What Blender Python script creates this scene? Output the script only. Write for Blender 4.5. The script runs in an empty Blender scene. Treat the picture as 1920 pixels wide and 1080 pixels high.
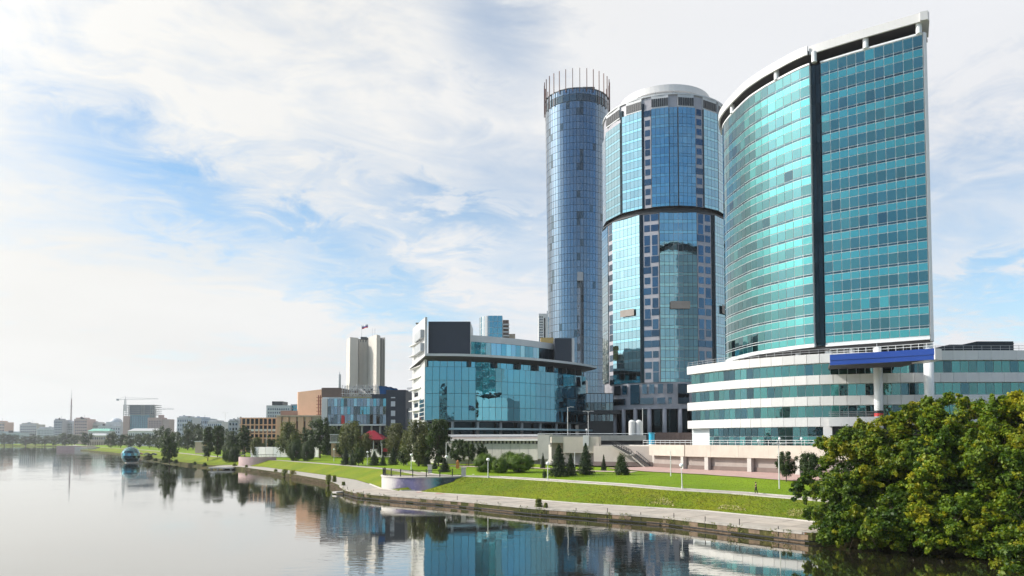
import bpy, bmesh, math, random
import numpy as np
from mathutils import Vector, Matrix
R = math.radians
random.seed(7)
rng = np.random.default_rng(11)
scene = bpy.context.scene
COL = scene.collection

# ------------------------------------------------------------------ camera, sky, sun, exposure
FPX, CX, PY0, TH, CZ = 1400.0, 960.0, 765.0, R(2.5), 11.0
cam_d = bpy.data.cameras.new("camera")
cam = bpy.data.objects.new("camera", cam_d); COL.objects.link(cam)
cam_d.sensor_width = 36.0
cam_d.lens = 36.0 * FPX / 1920.0
cam_d.shift_y = (PY0 - 540.0) / 1920.0
cam_d.clip_start = 0.5; cam_d.clip_end = 20000
cam.location = (0, 0, CZ)
cam.rotation_euler = (R(90) + TH, 0, 0)
scene.camera = cam

HAZE = 0.00009
SUN_DIR = Vector((-0.80, 0.02, 0.56)).normalized()      # towards the sun
SUN_EL = math.asin(SUN_DIR.z)
SUN_AZ = math.atan2(SUN_DIR.x, SUN_DIR.y)               # clockwise from +Y
sun_d = bpy.data.lights.new("sun", 'SUN'); sun_d.energy = 4.6; sun_d.angle = R(0.5)
sun_d.color = (1.0, 0.94, 0.85)
sun = bpy.data.objects.new("sun", sun_d); COL.objects.link(sun)
sun.rotation_euler = (-SUN_DIR).to_track_quat('-Z', 'Y').to_euler()
sun.location = (0, 0, 300)

vs = scene.view_settings
vs.view_transform = 'Standard'; vs.look = 'None'; vs.exposure = 0.0; vs.gamma = 1.0
vs.use_curve_mapping = False

world = bpy.data.worlds.new("World"); scene.world = world; world.use_nodes = True


class NT:
    """small node-tree writer"""
    def __init__(s, nt):
        s.nt = nt
        nt.nodes.clear()

    def n(s, typ, ins=None, **props):
        nd = s.nt.nodes.new(typ)
        for k, v in props.items():
            setattr(nd, k, v)
        if ins:
            for k, v in ins.items():
                if v is None:
                    continue
                if isinstance(v, bpy.types.NodeSocket):
                    s.nt.links.new(v, nd.inputs[k])
                else:
                    nd.inputs[k].default_value = v
        return nd

    def m(s, op, a, b=None, c=None, clamp=False):
        nd = s.nt.nodes.new('ShaderNodeMath'); nd.operation = op; nd.use_clamp = clamp
        for i, v in enumerate((a, b, c)):
            if v is None:
                continue
            if isinstance(v, bpy.types.NodeSocket):
                s.nt.links.new(v, nd.inputs[i])
            else:
                nd.inputs[i].default_value = v
        return nd.outputs[0]

    def mix(s, fac, a, b, blend='MIX'):
        nd = s.nt.nodes.new('ShaderNodeMix'); nd.data_type = 'RGBA'; nd.blend_type = blend
        for i, v in ((0, fac), (6, a), (7, b)):
            if isinstance(v, bpy.types.NodeSocket):
                s.nt.links.new(v, nd.inputs[i])
            elif i == 0:
                nd.inputs[i].default_value = v
            else:
                nd.inputs[i].default_value = (*v[:3], 1)
        return nd.outputs[2]

    def mrange(s, v, a, b, c=0.0, d=1.0, smooth=True):
        nd = s.nt.nodes.new('ShaderNodeMapRange')
        nd.interpolation_type = 'SMOOTHSTEP' if smooth else 'LINEAR'
        s.nt.links.new(v, nd.inputs[0])
        for i, x in enumerate((a, b, c, d)):
            nd.inputs[i + 1].default_value = x
        return nd.outputs[0]

    def link(s, a, b):
        s.nt.links.new(a, b)


def px_dir(px, py):
    xc, yc = (px - CX) / FPX, (PY0 - py) / FPX
    return Vector((xc, math.cos(TH) - yc * math.sin(TH), math.sin(TH) + yc * math.cos(TH)))


def build_world():
    t = NT(world.node_tree)
    tc = t.n('ShaderNodeTexCoord')
    d = tc.outputs['Generated']
    nrm = t.n('ShaderNodeVectorMath', {0: d}, operation='NORMALIZE').outputs[0]
    sp = t.n('ShaderNodeSeparateXYZ', {0: nrm})
    x, y, z = sp.outputs
    sky = t.n('ShaderNodeTexSky', sky_type='NISHITA', sun_disc=False, sun_elevation=SUN_EL,
              sun_rotation=SUN_AZ, altitude=200.0, air_density=1.0, dust_density=0.6, ozone_density=1.5)
    zc = t.m('MAXIMUM', z, 0.0)
    # a flat cloud layer seen in perspective
    den = t.m('ADD', zc, 0.16)
    u = t.m('DIVIDE', x, den); v = t.m('DIVIDE', y, den)
    # wind-blown streaks running from lower right to upper left
    ca, sa = math.cos(R(24)), math.sin(R(24))
    u2 = t.m('ADD', t.m('MULTIPLY', u, ca), t.m('MULTIPLY', v, sa))
    v2 = t.m('SUBTRACT', t.m('MULTIPLY', v, ca), t.m('MULTIPLY', u, sa))
    cv = t.n('ShaderNodeCombineXYZ', {0: t.m('MULTIPLY', u2, 0.62), 1: t.m('MULTIPLY', v2, 0.9), 2: 3.1}).outputs[0]
    n1 = t.n('ShaderNodeTexNoise', {'Vector': cv, 'Scale': 1.15, 'Detail': 9.0, 'Roughness': 0.52, 'Distortion': 0.5}).outputs[0]
    cv2 = t.n('ShaderNodeCombineXYZ', {0: u, 1: v, 2: 7.7}).outputs[0]
    n2 = t.n('ShaderNodeTexNoise', {'Vector': cv2, 'Scale': 5.0, 'Detail': 10.0, 'Roughness': 0.62, 'Distortion': 0.7}).outputs[0]
    # azimuth / elevation in degrees for the openings in the cloud
    az = t.m('MULTIPLY', t.m('ARCTAN2', x, y), 57.29578)
    el = t.m('MULTIPLY', t.m('ARCSINE', z), 57.29578)
    wob = t.m('MULTIPLY', t.m('SUBTRACT', n1, 0.5), 20.0)
    wob2 = t.m('MULTIPLY', t.m('SUBTRACT', n2, 0.5), 14.0)
    azw = t.m('ADD', az, wob); elw = t.m('ADD', t.m('ADD', el, t.m('MULTIPLY', wob, -0.4)), wob2)
    gap = None
    #        px, py, half-length deg, half-height deg, tilt deg, weight
    for (gx, gy, la, lb, tilt, w) in [(300, 335, 11, 3.0, -16, .82), (560, 430, 10, 2.6, -17, 0.84), (860, 410, 10, 2.4, -10, .78),
                                      (700, 545, 9, 2.6, -12, .80), (600, 330, 8, 1.4, -18, 0.3), (930, 50, 8, 4.2, -48, .62),
                                      (230, 300, 5, 4.0, -30, .5), (700, 250, 16, 7, -20, .26), (940, 290, 8, 6, -30, .52), (420, 370, 20, 5.5, -17, .42),
                                      (1880, 560, 8, 2.4, -5, .82), (1850, 360, 9, 5, 0, .62), (1010, 470, 6, 3.5, 0, .5)]:
        dv = px_dir(gx, gy).normalized()
        a0, e0 = math.degrees(math.atan2(dv.x, dv.y)), math.degrees(math.asin(dv.z))
        c, s = math.cos(R(tilt)), math.sin(R(tilt))
        da = t.m('SUBTRACT', azw, a0); de = t.m('SUBTRACT', elw, e0)
        p = t.m('DIVIDE', t.m('ADD', t.m('MULTIPLY', da, c), t.m('MULTIPLY', de, s)), la)
        q = t.m('DIVIDE', t.m('SUBTRACT', t.m('MULTIPLY', de, c), t.m('MULTIPLY', da, s)), lb)
        e = t.m('EXPONENT', t.m('MULTIPLY', t.m('ADD', t.m('MULTIPLY', p, p), t.m('MULTIPLY', q, q)), -1.0))
        e = t.m('MULTIPLY', e, w)
        gap = e if gap is None else t.m('MAXIMUM', gap, e)
    # clear half of the sky on the side away from the weather
    back = t.mrange(y, 0.02, -0.50, 0.0, 0.9)
    gap = t.m('ADD', gap, back)
    cv3 = t.n('ShaderNodeCombineXYZ', {0: t.m('MULTIPLY', u2, 1.3), 1: t.m('MULTIPLY', v2, 2.6), 2: 1.7}).outputs[0]
    n3 = t.n('ShaderNodeTexNoise', {'Vector': cv3, 'Scale': 1.9, 'Detail': 12.0, 'Roughness': 0.66, 'Distortion': 1.1}).outputs[0]
    base = t.m('ADD', 1.10, t.m('MULTIPLY', t.m('SUBTRACT', n1, 0.5), 0.85))
    base = t.m('ADD', base, t.m('MULTIPLY', t.m('SUBTRACT', n2, 0.5), 0.6))
    base = t.m('ADD', base, t.m('MULTIPLY', t.m('SUBTRACT', n3, 0.5), 0.75))
    dens = t.mrange(t.m('SUBTRACT', base, gap), 0.06, 1.0, 0.0, 1.0, smooth=False)
    # whitening towards the horizon
    hz = t.mrange(zc, 0.0, 0.22, 0.85, 0.0)
    dens = t.m('MAXIMUM', dens, hz, clamp=True)
    # cloud brightness: forward scattering round the sun
    dt = t.n('ShaderNodeVectorMath', {0: nrm, 1: tuple(SUN_DIR)}, operation='DOT_PRODUCT').outputs['Value']
    half = t.m('MAXIMUM', t.m('MULTIPLY_ADD', dt, 0.5, 0.5), 0.0)
    glow = t.m('POWER', half, 20.0)
    lum = t.m('ADD', 8.2, t.m('MULTIPLY', glow, 40.0))
    lum = t.m('MULTIPLY', lum, t.mrange(n1, 0.3, 0.7, 0.97, 1.03))
    tintc = t.mix(t.mrange(dt, -0.05, 0.62), (0.95, 0.965, 1.0), (1.0, 0.992, 0.962))
    cl = t.n('ShaderNodeVectorMath', {0: tintc, 'Scale': lum}, operation='SCALE').outputs[0]
    skyc = t.n('ShaderNodeVectorMath', {0: sky.outputs[0], 1: (1.35, 1.64, 1.66)}, operation='MULTIPLY').outputs[0]
    colr = t.mix(dens, skyc, cl)
    bg = t.n('ShaderNodeBackground', {'Color': colr, 'Strength': 0.11})
    out = t.n('ShaderNodeOutputWorld')
    t.link(bg.outputs[0], out.inputs[0])


build_world()

# ------------------------------------------------------------------ measuring: picture -> place
CT, ST = math.cos(TH), math.sin(TH)


def at(px, py, D):
    r = px_dir(px, py); k = D / r.y
    return Vector((r.x * k, D, CZ + r.z * k))


def zat(py, D):
    return at(960, py, D).z


def xat(px, D, z):
    return (px - CX) / FPX * (D * CT + (z - CZ) * ST)


def project(p):
    dep = p[1] * CT + (p[2] - CZ) * ST
    up = -p[1] * ST + (p[2] - CZ) * CT
    dep = max(dep, 0.1)
    return CX + FPX * p[0] / dep, PY0 - FPX * up / dep


def gnd_hit(px, py):
    """point of the terrain seen at a picture position"""
    z = 3.0
    for _ in range(12):
        q = gnd(px, py, z); z = .5 * z + .5 * ground_z(q.x, q.y)
    q.z = ground_z(q.x, q.y)
    return q


def gnd(px, py, z):
    r = px_dir(px, py); k = (z - CZ) / r.z
    return Vector((r.x * k, r.y * k, z))


# ------------------------------------------------------------------ materials
MATS = {}


def pmat(name, col, rough=0.6, var=0.18, scale=0.5, bump=0.0, bscale=4.0, metallic=0.0, spec=0.5, streak=0.0,
         col2=None, coat=0.0, objvar=0.0):
    if name in MATS:
        return MATS[name]
    m = bpy.data.materials.new(name); m.use_nodes = True
    t = NT(m.node_tree)
    g = t.n('ShaderNodeNewGeometry')
    pos = g.outputs['Position']
    n = t.n('ShaderNodeTexNoise', {'Vector': pos, 'Scale': scale, 'Detail': 6.0, 'Roughness': 0.6}).outputs[0]
    c2 = col2 or tuple(c * 0.55 for c in col)
    f = t.mrange(n, 0.35, 0.7, 0.0, 1.0)
    if streak:
        mp = t.n('ShaderNodeVectorMath', {0: pos, 1: (1.4, 1.4, 0.12)}, operation='MULTIPLY').outputs[0]
        n3 = t.n('ShaderNodeTexNoise', {'Vector': mp, 'Scale': 1.6, 'Detail': 5.0, 'Roughness': 0.7}).outputs[0]
        f = t.m('ADD', t.m('MULTIPLY', f, var), t.m('MULTIPLY', t.mrange(n3, 0.45, 0.75), streak), clamp=True)
    else:
        f = t.m('MULTIPLY', f, var)
    c = t.mix(f, col, c2)
    if objvar:
        oi = t.n('ShaderNodeObjectInfo')
        c = t.mix(1.0, c, t.n('ShaderNodeCombineColor', {0: t.mrange(oi.outputs['Random'], 0, 1, 1 - objvar, 1 + objvar, False),
                  1: t.mrange(oi.outputs['Random'], 0, 1, 1 - objvar, 1 + objvar * .8, False),
                  2: t.mrange(oi.outputs['Random'], 0, 1, 1 - objvar, 1 + objvar * .6, False)}).outputs[0], 'MULTIPLY')
    ins = {'Base Color': c, 'Roughness': rough, 'Metallic': metallic, 'Specular IOR Level': spec, 'Coat Weight': coat}
    p = t.n('ShaderNodeBsdfPrincipled', ins)
    if bump:
        nb = t.n('ShaderNodeTexNoise', {'Vector': pos, 'Scale': bscale, 'Detail': 5.0, 'Roughness': 0.6}).outputs[0]
        b = t.n('ShaderNodeBump', {'Height': nb, 'Strength': bump, 'Distance': 0.1})
        t.link(b.outputs[0], p.inputs['Normal'])
    o = t.n('ShaderNodeOutputMaterial'); t.link(p.outputs[0], o.inputs[0])
    MATS[name] = m
    return m


def glass(name, tint, tint2, rough=0.02, coat=0.45, wob=0.018, wscale=0.35, lumvar=0.35, metallic=1.0, cior=1.75):
    """coated facade glass: tinted mirror reflection, a clear surface reflection on top, slightly wavy"""
    if name in MATS:
        return MATS[name]
    m = bpy.data.materials.new(name); m.use_nodes = True
    t = NT(m.node_tree)
    g = t.n('ShaderNodeNewGeometry'); oi = t.n('ShaderNodeObjectInfo')
    rnd = t.m('FRACT', t.m('ADD', t.m('MULTIPLY', g.outputs['Random Per Island'], 7.13), oi.outputs['Random']))
    c = t.mix(t.mrange(rnd, 0.0, 1.0, 0, 1, False), tint, tint2)
    rnd2 = t.m('FRACT', t.m('MULTIPLY', rnd, 17.31))
    k = t.mrange(rnd2, 0, 1, 1 - lumvar, 1 + lumvar * 0.4, False)
    c = t.n('ShaderNodeVectorMath', {0: c, 'Scale': k}, operation='SCALE').outputs[0]
    nb = t.n('ShaderNodeTexNoise', {'Vector': g.outputs['Position'], 'Scale': wscale, 'Detail': 2.0, 'Roughness': 0.5}).outputs[0]
    b = t.n('ShaderNodeBump', {'Height': nb, 'Strength': 1.0, 'Distance': wob})
    p = t.n('ShaderNodeBsdfPrincipled', {'Base Color': c, 'Metallic': metallic, 'Roughness': rough, 'Coat Weight': coat,
                                         'Coat Roughness': 0.01, 'Coat IOR': cior, 'Normal': b.outputs[0]})
    t.link(b.outputs[0], p.inputs['Coat Normal'])
    o = t.n('ShaderNodeOutputMaterial'); t.link(p.outputs[0], o.inputs[0])
    MATS[name] = m
    return m


WHITE = pmat('white_panel', (0.62, 0.61, 0.60), 0.35, 0.12, 0.25, streak=0.12, objvar=0.05)
WHITEM = pmat('white_metal', (0.7, 0.71, 0.72), 0.35, 0.1)
GREYP = pmat('grey_panel', (0.36, 0.38, 0.40), 0.4, 0.2, 0.3, objvar=0.06)
LGREY = pmat('light_grey', (0.52, 0.53, 0.54), 0.45, 0.2, 0.3)
GRANITE = pmat('granite', (0.36, 0.35, 0.38), 0.35, 0.25, 0.6, streak=0.1)
DARKM = pmat('dark_metal', (0.03, 0.032, 0.036), 0.4, 0.3)
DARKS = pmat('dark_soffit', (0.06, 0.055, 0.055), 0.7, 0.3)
NAVY = pmat('navy_cladding', (0.018, 0.026, 0.042), 0.55, 0.25, 0.4)
MULL = pmat('silver_mullion', (0.60, 0.64, 0.65), 0.4, 0.1)
MULLD = pmat('dark_mullion', (0.10, 0.12, 0.14), 0.4, 0.1)
CONC = pmat('concrete', (0.39, 0.36, 0.32), 0.85, 0.45, 0.8, 0.25, 6, streak=0.2, objvar=0.08)
CONCP = pmat('pale_concrete', (0.53, 0.5, 0.46), 0.85, 0.35, 0.5, 0.15, 5, streak=0.2)
BEIGE = pmat('beige_render', (0.54, 0.475, 0.41), 0.85, 0.25, 0.3, 0.1, 3, streak=0.12)
PEACH = pmat('peach_render', (0.62, 0.38, 0.25), 0.8, 0.2, 0.15, streak=0.1)
TAN = pmat('tan_render', (0.5, 0.4, 0.3), 0.8, 0.25, 0.2)
BROWNB = pmat('brown_block', (0.16, 0.11, 0.09), 0.8, 0.3)
RUST = pmat('rusty_red', (0.24, 0.07, 0.04), 0.7, 0.4)
REDROOF = pmat('red_roof', (0.19, 0.012, 0.025), 0.9, 0.25, spec=.15)
RED = pmat('red_paint', (0.55, 0.03, 0.03), 0.5, 0.1)
BLUE = pmat('blue_fascia', (0.006, 0.045, 0.27), 0.35, 0.1)
TARP = pmat('blue_tarpaulin', (0.03, 0.2, 0.55), 0.5, 0.4, 1.2, 0.4, 2)
CYAN = pmat('cyan_poster', (0.02, 0.38, 0.58), 0.4, 0.1)
BROWN = pmat('brown_hoarding', (0.13, 0.09, 0.08), 0.8, 0.3)
BLACK = pmat('black_paint', (0.012, 0.012, 0.013), 0.45, 0.1)
BARK = pmat('bark', (0.07, 0.05, 0.035), 0.9, 0.4, 3, 0.5, 8)
STEEL = pmat('galvanised_steel', (0.42, 0.43, 0.44), 0.4, 0.2, metallic=0.6)
POLE = pmat('pale_pole', (0.62, 0.62, 0.6), 0.45, 0.15)
GLOBE = pmat('lamp_globe', (0.85, 0.85, 0.83), 0.2, 0.03)
STONE = pmat('quay_stone', (0.22, 0.155, 0.10), 0.9, 0.55, 1.6, 0.6, 5, streak=0.35, objvar=0.10, col2=(0.08, 0.06, 0.045))
SLABM = pmat('paving', (0.40, 0.355, 0.31), 0.85, 0.45, 0.5, 0.2, 6, streak=.15, objvar=0.09)
PINKP = pmat('pink_paving', (0.42, 0.28, 0.25), 0.85, 0.3, 0.6, 0.1, 5, objvar=0.05)
ASPH = pmat('asphalt', (0.09, 0.09, 0.09), 0.9, 0.3, 0.6)

TEAL_V = glass('teal_vision', (0.010, 0.17, 0.195), (0.014, 0.245, 0.24), lumvar=0.25, coat=.6)
TEAL_S = glass('teal_spandrel', (0.06, 0.335, 0.32), (0.075, 0.355, 0.34), rough=0.06, lumvar=0.10, coat=.6)
TEAL_D = glass('teal_dark', (0.008, 0.09, 0.13), (0.012, 0.12, 0.15), lumvar=0.4, coat=0.4)
BLUE_V = glass('blue_vision', (0.05, 0.31, 0.47), (0.065, 0.35, 0.51), lumvar=0.15, coat=.9, cior=1.95)
BLUE_S = glass('blue_spandrel', (0.16, 0.41, 0.50), (0.18, 0.43, 0.52), rough=0.05, lumvar=0.08, coat=.9, cior=1.95)
BLUE_V_LIT = glass('blue_vision_lit', (0.10, 0.29, 0.36), (0.13, 0.33, 0.40), lumvar=0.1, coat=.8, cior=1.8)  # paler copy of the blue glass: left facets' bright cloud reflection put into the tint
NAVY_V = glass('navy_vision', (0.018, 0.105, 0.20), (0.024, 0.125, 0.225), lumvar=0.15, coat=1.0, cior=2.0)
DARK_V = glass('dark_vision', (0.02, 0.06, 0.09), (0.03, 0.09, 0.13), lumvar=0.4, coat=0.5)
SKY_V = glass('pool_vision', (0.022, 0.27, 0.39), (0.028, 0.29, 0.41), lumvar=0.06, wob=0.03, wscale=0.25)
BLACKG = glass('black_glass', (0.004, 0.015, 0.022), (0.006, 0.02, 0.03), coat=0.06)
WINM = glass('small_window', (0.02, 0.08, 0.15), (0.03, 0.11, 0.19), lumvar=0.4, coat=0.4)
BLIND = pmat('window_blind', (0.22, 0.24, 0.25), 0.6, 0.1)

# ------------------------------------------------------------------ mesh helpers


class MB:
    """collects solid shapes and links them as ONE mesh object"""
    def __init__(s):
        s.v = []; s.f = []; s.mi = []; s.mats = []

    def _m(s, mat):
        if mat not in s.mats:
            s.mats.append(mat)
        return s.mats.index(mat)

    def add(s, verts, faces, mat):
        o = len(s.v); i = s._m(mat)
        s.v.extend([tuple(p) for p in verts])
        for f in faces:
            s.f.append(tuple(o + k for k in f)); s.mi.append(i)
        return s

    def box(s, lo, hi, mat, rot=0.0, piv=None):
        x0, y0, z0 = lo; x1, y1, z1 = hi
        vs_ = [(x0, y0, z0), (x1, y0, z0), (x1, y1, z0), (x0, y1, z0), (x0, y0, z1), (x1, y0, z1), (x1, y1, z1), (x0, y1, z1)]
        if rot:
            px_, py_ = piv or ((x0 + x1) / 2, (y0 + y1) / 2)
            c, q = math.cos(rot), math.sin(rot)
            vs_ = [(px_ + (a - px_) * c - (b - py_) * q, py_ + (a - px_) * q + (b - py_) * c, z) for a, b, z in vs_]
        return s.add(vs_, [(0, 3, 2, 1), (4, 5, 6, 7), (0, 1, 5, 4), (1, 2, 6, 5), (2, 3, 7, 6), (3, 0, 4, 7)], mat)

    def prism(s, pts, z0, z1, mat, top=None):
        n = len(pts)
        vs_ = [(p[0], p[1], z0) for p in pts] + [(p[0], p[1], z1) for p in pts]
        s.add(vs_, [tuple(range(n - 1, -1, -1)), ] + [(i, (i + 1) % n, n + (i + 1) % n, n + i) for i in range(n)], mat)
        return s.add([(p[0], p[1], z1) for p in pts], [tuple(range(n))], top or mat)

    def ribbon(s, path, o0, o1, z0, z1, mat, closed=False):
        """solid strip along a path (seen from outside it runs left to right); o0, o1 = inner, outer offset"""
        nn = normals(path, closed)
        a = [(p[0] + q[0] * o0, p[1] + q[1] * o0) for p, q in zip(path, nn)]
        b = [(p[0] + q[0] * o1, p[1] + q[1] * o1) for p, q in zip(path, nn)]
        n = len(path)
        vs_ = []
        for i in range(n):
            vs_ += [(*a[i], z0), (*b[i], z0), (*b[i], z1), (*a[i], z1)]
        fs = []
        for i in range(n if closed else n - 1):
            j = (i + 1) % n
            for k in range(4):
                l = (k + 1) % 4
                fs.append((4 * i + k, 4 * j + k, 4 * j + l, 4 * i + l))
        if not closed:
            fs += [(0, 1, 2, 3), (4 * (n - 1) + 3, 4 * (n - 1) + 2, 4 * (n - 1) + 1, 4 * (n - 1))]
        return s.add(vs_, fs, mat)

    def tube(s, pts, rads, mat, seg=8, cap=True):
        pts = [Vector(p) for p in pts]
        if not hasattr(rads, '__len__'):
            rads = [rads] * len(pts)
        vs_ = []; fs = []
        for i, p in enumerate(pts):
            d = (pts[min(i + 1, len(pts) - 1)] - pts[max(i - 1, 0)]).normalized()
            a = d.orthogonal().normalized(); b = d.cross(a)
            for k in range(seg):
                th = 2 * math.pi * k / seg
                vs_.append(p + (a * math.cos(th) + b * math.sin(th)) * rads[i])
        for i in range(len(pts) - 1):
            for k in range(seg):
                l = (k + 1) % seg
                fs.append((i * seg + k, i * seg + l, (i + 1) * seg + l, (i + 1) * seg + k))
        if cap:
            fs.append(tuple(range(seg - 1, -1, -1))); fs.append(tuple(range((len(pts) - 1) * seg, len(pts) * seg)))
        return s.add(vs_, fs, mat)

    def lathe(s, c, prof, mat, seg=24):
        vs_ = []; fs = []
        for r, z in prof:
            for k in range(seg):
                th = 2 * math.pi * k / seg
                vs_.append((c[0] + r * math.cos(th), c[1] + r * math.sin(th), c[2] + z))
        for i in range(len(prof) - 1):
            for k in range(seg):
                l = (k + 1) % seg
                fs.append((i * seg + k, i * seg + l, (i + 1) * seg + l, (i + 1) * seg + k))
        fs.append(tuple(range(seg - 1, -1, -1))); fs.append(tuple(range((len(prof) - 1) * seg, len(prof) * seg)))
        return s.add(vs_, fs, mat)

    def build(s, name, parent=None, smooth=False, kind=None):
        off = Vector(parent_world(parent)) if parent else Vector((0, 0, 0))
        me = bpy.data.meshes.new(name)
        me.from_pydata([(a - off.x, b - off.y, c - off.z) for a, b, c in s.v], [], s.f)
        for m in s.mats:
            me.materials.append(m)
        me.polygons.foreach_set('material_index', s.mi)
        if smooth:
            me.polygons.foreach_set('use_smooth', [True] * len(me.polygons))
        o = bpy.data.objects.new(name, me); COL.objects.link(o)
        if parent:
            o.parent = parent
        if kind:
            o['kind'] = kind
        return o


def parent_world(o):
    v = Vector((0, 0, 0))
    while o is not None:
        v = v + Vector(o.location); o = o.parent
    return v


def normals(path, closed=False):
    n = len(path); out = []
    for i in range(n):
        if closed:
            a, b = path[(i - 1) % n], path[(i + 1) % n]
        else:
            a, b = path[max(i - 1, 0)], path[min(i + 1, n - 1)]
        tx, ty = b[0] - a[0], b[1] - a[1]; l = math.hypot(tx, ty) or 1
        out.append((ty / l, -tx / l))
    return out


def offset(path, o):
    return [(p[0] + q[0] * o, p[1] + q[1] * o) for p, q in zip(path, normals(path))]


def even(path, n):
    """n equal steps along a polyline -> n+1 points"""
    d = [0]
    for a, b in zip(path, path[1:]):
        d.append(d[-1] + math.hypot(b[0] - a[0], b[1] - a[1]))
    out = []; j = 0
    for i in range(n + 1):
        q = d[-1] * i / n
        while j < len(path) - 2 and d[j + 1] < q:
            j += 1
        f = (q - d[j]) / ((d[j + 1] - d[j]) or 1)
        out.append(tuple(path[j][k] + (path[j + 1][k] - path[j][k]) * f for k in range(len(path[j]))))
    return out


def length(path):
    return sum(math.dist(a[:2], b[:2]) for a, b in zip(path, path[1:]))


def smooth_path(path, sub=6):
    out = []
    n = len(path)
    for i in range(n - 1):
        p0, p1, p2, p3 = path[max(i - 1, 0)], path[i], path[i + 1], path[min(i + 2, n - 1)]
        for k in range(sub):
            t = k / sub
            out.append(tuple(0.5 * (2 * b + (c - a) * t + (2 * a - 5 * b + 4 * c - d) * t * t + (3 * b - a - 3 * c + d) * t ** 3)
                             for a, b, c, d in zip(p0, p1, p2, p3)))
    out.append(tuple(path[-1]))
    return out


def thing(name, label, cat, loc=(0, 0, 0), group=None):
    o = bpy.data.objects.new(name, None); COL.objects.link(o)
    o.location = loc; o.empty_display_size = 0.5
    o['label'] = label; o['category'] = cat
    if group:
        o['group'] = group
    return o


def tag(o, label=None, cat=None, group=None, kind=None):
    for k, v in (('label', label), ('category', cat), ('group', group), ('kind', kind)):
        if v:
            o[k] = v
    return o


def structure(mb, name):
    return tag(mb.build(name), kind='structure')


def copy_tree(o, parent=None):
    c = o.copy(); COL.objects.link(c)
    if parent:
        c.parent = parent
    for ch in list(o.children):
        copy_tree(ch, c)
    return c


UNIT = {}


def unit_mesh(name, mat):
    key = (name, mat.name)
    if key not in UNIT:
        v = [(-.5, 0, -.5), (.5, 0, -.5), (.5, 0, .5), (-.5, 0, .5), (-.5, 1, -.5), (.5, 1, -.5), (.5, 1, .5), (-.5, 1, .5)]
        f = [(4, 7, 6, 5), (0, 4, 5, 1), (1, 5, 6, 2), (2, 6, 7, 3), (3, 7, 4, 0)]
        me = bpy.data.meshes.new(name); me.from_pydata(v, [], f); me.materials.append(mat)
        UNIT[key] = me
    return UNIT[key]


class Pieces:
    """alike flat pieces (panes, panels): the 300 largest in view become objects sharing mesh data, the rest one mesh"""
    def __init__(s, parent, name, limit=300):
        s.p = parent; s.name = name; s.items = []; s.limit = limit

    def add(s, c, right, n, w, h, mat, t=0.06, tilt=0.0):
        c = Vector(c); n = Vector(n).normalized(); right = Vector(right).normalized()
        up = n.cross(-right).normalized()
        if up.z < 0:
            up = -up
        if tilt:
            n = (n + right * random.gauss(0, tilt) + up * random.gauss(0, tilt)).normalized()
            right = (right - n * right.dot(n)).normalized(); up = n.cross(-right)
            if up.z < 0:
                up = -up
        X = -right
        if X.cross(n).dot(up) < 0:
            X = right
        s.items.append((c, X, n, up, w, h, t, mat))

    def quad(s, p0, p1, z0, z1, mat, out=0.02, t=0.06, gap=0.1, tilt=0.0):
        """upright piece between plan points p0 -> p1 (left to right seen from outside)"""
        r = Vector((p1[0] - p0[0], p1[1] - p0[1], 0)); w = r.length; r.normalize()
        n = Vector((r.y, -r.x, 0))
        c = Vector(((p0[0] + p1[0]) / 2, (p0[1] + p1[1]) / 2, (z0 + z1) / 2)) + n * out
        s.add(c, r, n, w - gap, z1 - z0 - gap, mat, t, tilt)

    def finish(s):
        def size(it):
            v = Vector((0, 0, CZ)) - it[0]; d = v.length
            cosv = v.dot(it[2]) / d
            return it[4] * it[5] * cosv / d / d if cosv > 0 else -1
        it = sorted(s.items, key=size, reverse=True)
        off = parent_world(s.p)
        for (c, X, n, up, w, h, t, mat) in it[:s.limit]:
            o = bpy.data.objects.new(s.name, unit_mesh(s.name, mat)); COL.objects.link(o); o.parent = s.p
            c = c - off
            o.matrix_basis = Matrix(((X.x * w, n.x * t, up.x * h, c.x), (X.y * w, n.y * t, up.y * h, c.y),
                                     (X.z * w, n.z * t, up.z * h, c.z), (0, 0, 0, 1)))
        rest = it[s.limit:]
        if rest:
            mb = MB()
            for (c, X, n, up, w, h, t, mat) in rest:
                a = [c + X * (sx * w / 2) + up * (sz * h / 2) + n * (sy * t) for sy in (0, 1) for sx, sz in ((-1, -1), (1, -1), (1, 1), (-1, 1))]
                mb.add(a, [(4, 7, 6, 5), (0, 4, 5, 1), (1, 5, 6, 2), (2, 6, 7, 3), (3, 7, 4, 0)], mat)
            mb.build(s.name + 's', s.p, kind='stuff')
        return len(s.items)


def curtain(pieces, path, ncol, rows, gap=0.12, tilt=0.0015, out=0.02, mats=None):
    pts = even(path, ncol)
    for i in range(ncol):
        for (z0, z1, mat) in rows:
            m = mat() if callable(mat) else mat
            pieces.quad(pts[i], pts[i + 1], z0, z1, m, out=out, gap=gap, tilt=tilt)


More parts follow.
